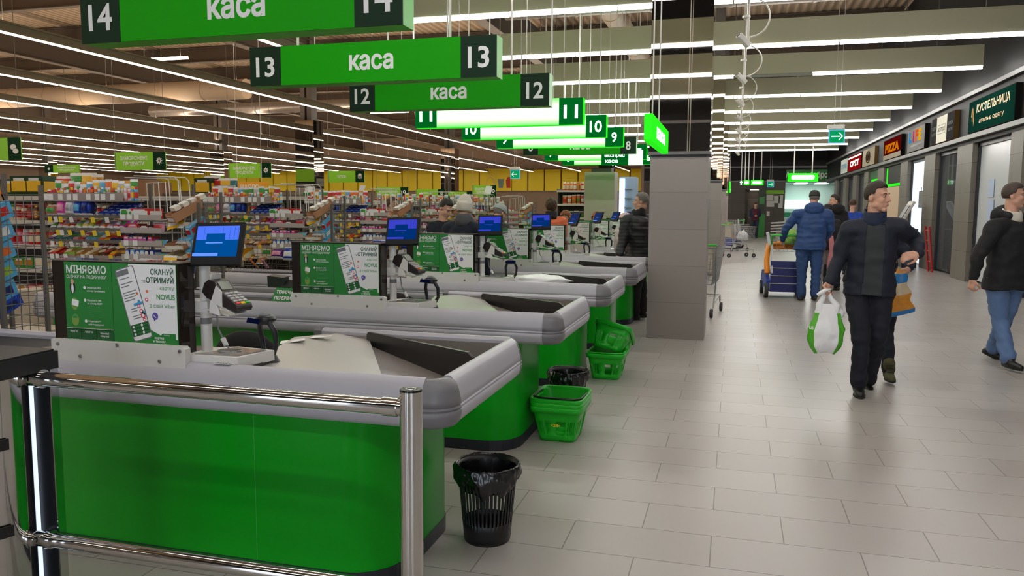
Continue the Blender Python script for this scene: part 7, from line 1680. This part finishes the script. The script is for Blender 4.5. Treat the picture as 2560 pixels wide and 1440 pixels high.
simple('man in a maroon vest over navy sleeves standing by the end wall', p.x, 42.0, 0.1, 1.80, cloth('navy sleeves', (30, 34, 62), 0), cloth('navy trousers far', (34, 38, 60), 0), HBROWN, arms='phone', tilt=0.35, vox=0.02, split_fn=(cloth('maroon vest', (84, 28, 44), 0), lambda c, g, F, Rv: abs((c-g['pelvis']).dot(Rv)) < 0.15 and (c-g['pelvis']).dot(F) > -0.2 and c.z < g['neck'].z-0.05 and abs((c-g['pelvis']).dot(F)) < 0.155))
# ---- customers and cashiers at the tills
p = at(1163, 560, 7.55); simple('woman in a tall cream knitted hat and navy coat, seen from behind', p.x-0.02, 7.58, math.radians(172), 1.60, cloth('navy wool coat', (20, 30, 48), 0), DJEAN, HBROWN, hat=(cloth('cream knit', (214, 204, 192), 0, 0.9), 'tall'), vox=0.012, collar=cloth('grey scarf', (90, 88, 94), 0), build=1.05)
p = at(1098, 560, 8.5); simple('man with dark hair and beard bending his head by the cream hat', p.x, 8.5, math.radians(70), 1.60, cloth('midnight jacket', (22, 26, 40), 0), DJEAN, mat('black brown hair', (32, 24, 20), 0.6, var=0.3, scale=60), lean=0.12, headdir=math.radians(60), tilt=0.55, arms='work', vox=0.012)
p = at(1218, 560, 9.3); simple('person in a dark coat with a grey hat bending over the counter', p.x, 9.45, math.radians(150), 1.55, cloth('dark grey coat', (42, 40, 42), 0), DJEAN, HGR, hat=(cloth('light grey knit', (150, 152, 152), 0), 'low'), lean=0.2, tilt=0.3, vox=0.013)
p = at(978, 500, 10.0); simple('person with a brown cap of hair behind the fourth candy rack', p.x, 10.0, math.radians(90), 1.62, cloth('brown coat', (70, 50, 40), 0), DJEAN, HBROWN)
p = at(1378, 540, 11.2); simple('woman with curly brown hair and a dark scarf in an orange jacket', p.x, 11.2, math.radians(200), 1.62, cloth('orange jacket', (226, 112, 74), 0), DJEAN, HBROWN, hairstyle='curly', collar=cloth('black scarf', (34, 32, 34), 0), vox=0.013)
CASH = cloth('green cashier vest', (40, 150, 60), 0)
p = at(1414, 570, 12.4); simple('seated cashier with auburn hair behind the fifth checkout', p.x, 12.4, math.radians(-10), 1.66, CASH, DJEAN, HRED, hairstyle='curly', drop=0.23, vox=0.014)
p = at(1491, 560, 14.2); simple('seated cashier with auburn hair behind the sixth checkout', p.x, 14.2, math.radians(-10), 1.66, CASH, DJEAN, HRED, hairstyle='curly', drop=0.26, vox=0.014)
p = at(1563, 570, 11.4); simple('child in a pale pink hat and patterned coat before the old man', p.x, 11.3, math.radians(120), 1.42, cloth('pale patterned coat', (186, 172, 178), 0, 0.7, 0.5, 40), cloth('navy leggings', (30, 32, 52), 0), HBROWN, hat=(cloth('pale pink knit', (226, 190, 196), 0), 'low'), vox=0.013)
J = dict(pelvis=at(1596, 650, 10.55), neck=at(1596, 536, 10.5), head=at(1603, 506, 10.5), shL=at(1567, 552, 10.45), shR=at(1635, 552, 10.7), elL=at(1556, 610, 10.35), wrL=at(1548, 640, 10.2), elR=at(1650, 610, 10.7), wrR=at(1652, 655, 10.6), knL=at(1588, 725, 10.5), anL=at(1586, 785, 10.55), knR=at(1604, 725, 10.65), anR=at(1604, 780, 10.7))
person('elderly man with short grey hair in a black coat half behind the column', J, (-0.75, -0.35, 0), (-0.9, 0.1, 0), cloth('black padded coat', (22, 22, 28), 7.0, 0.6), cloth('black trousers', (20, 20, 22), 0), SHB, HGR, vox=0.012, headvox=0.008, jac=1.12, build=1.1, hem=at(1596, 675, 10.5).z, hairstyle='thin', collar=BLK)
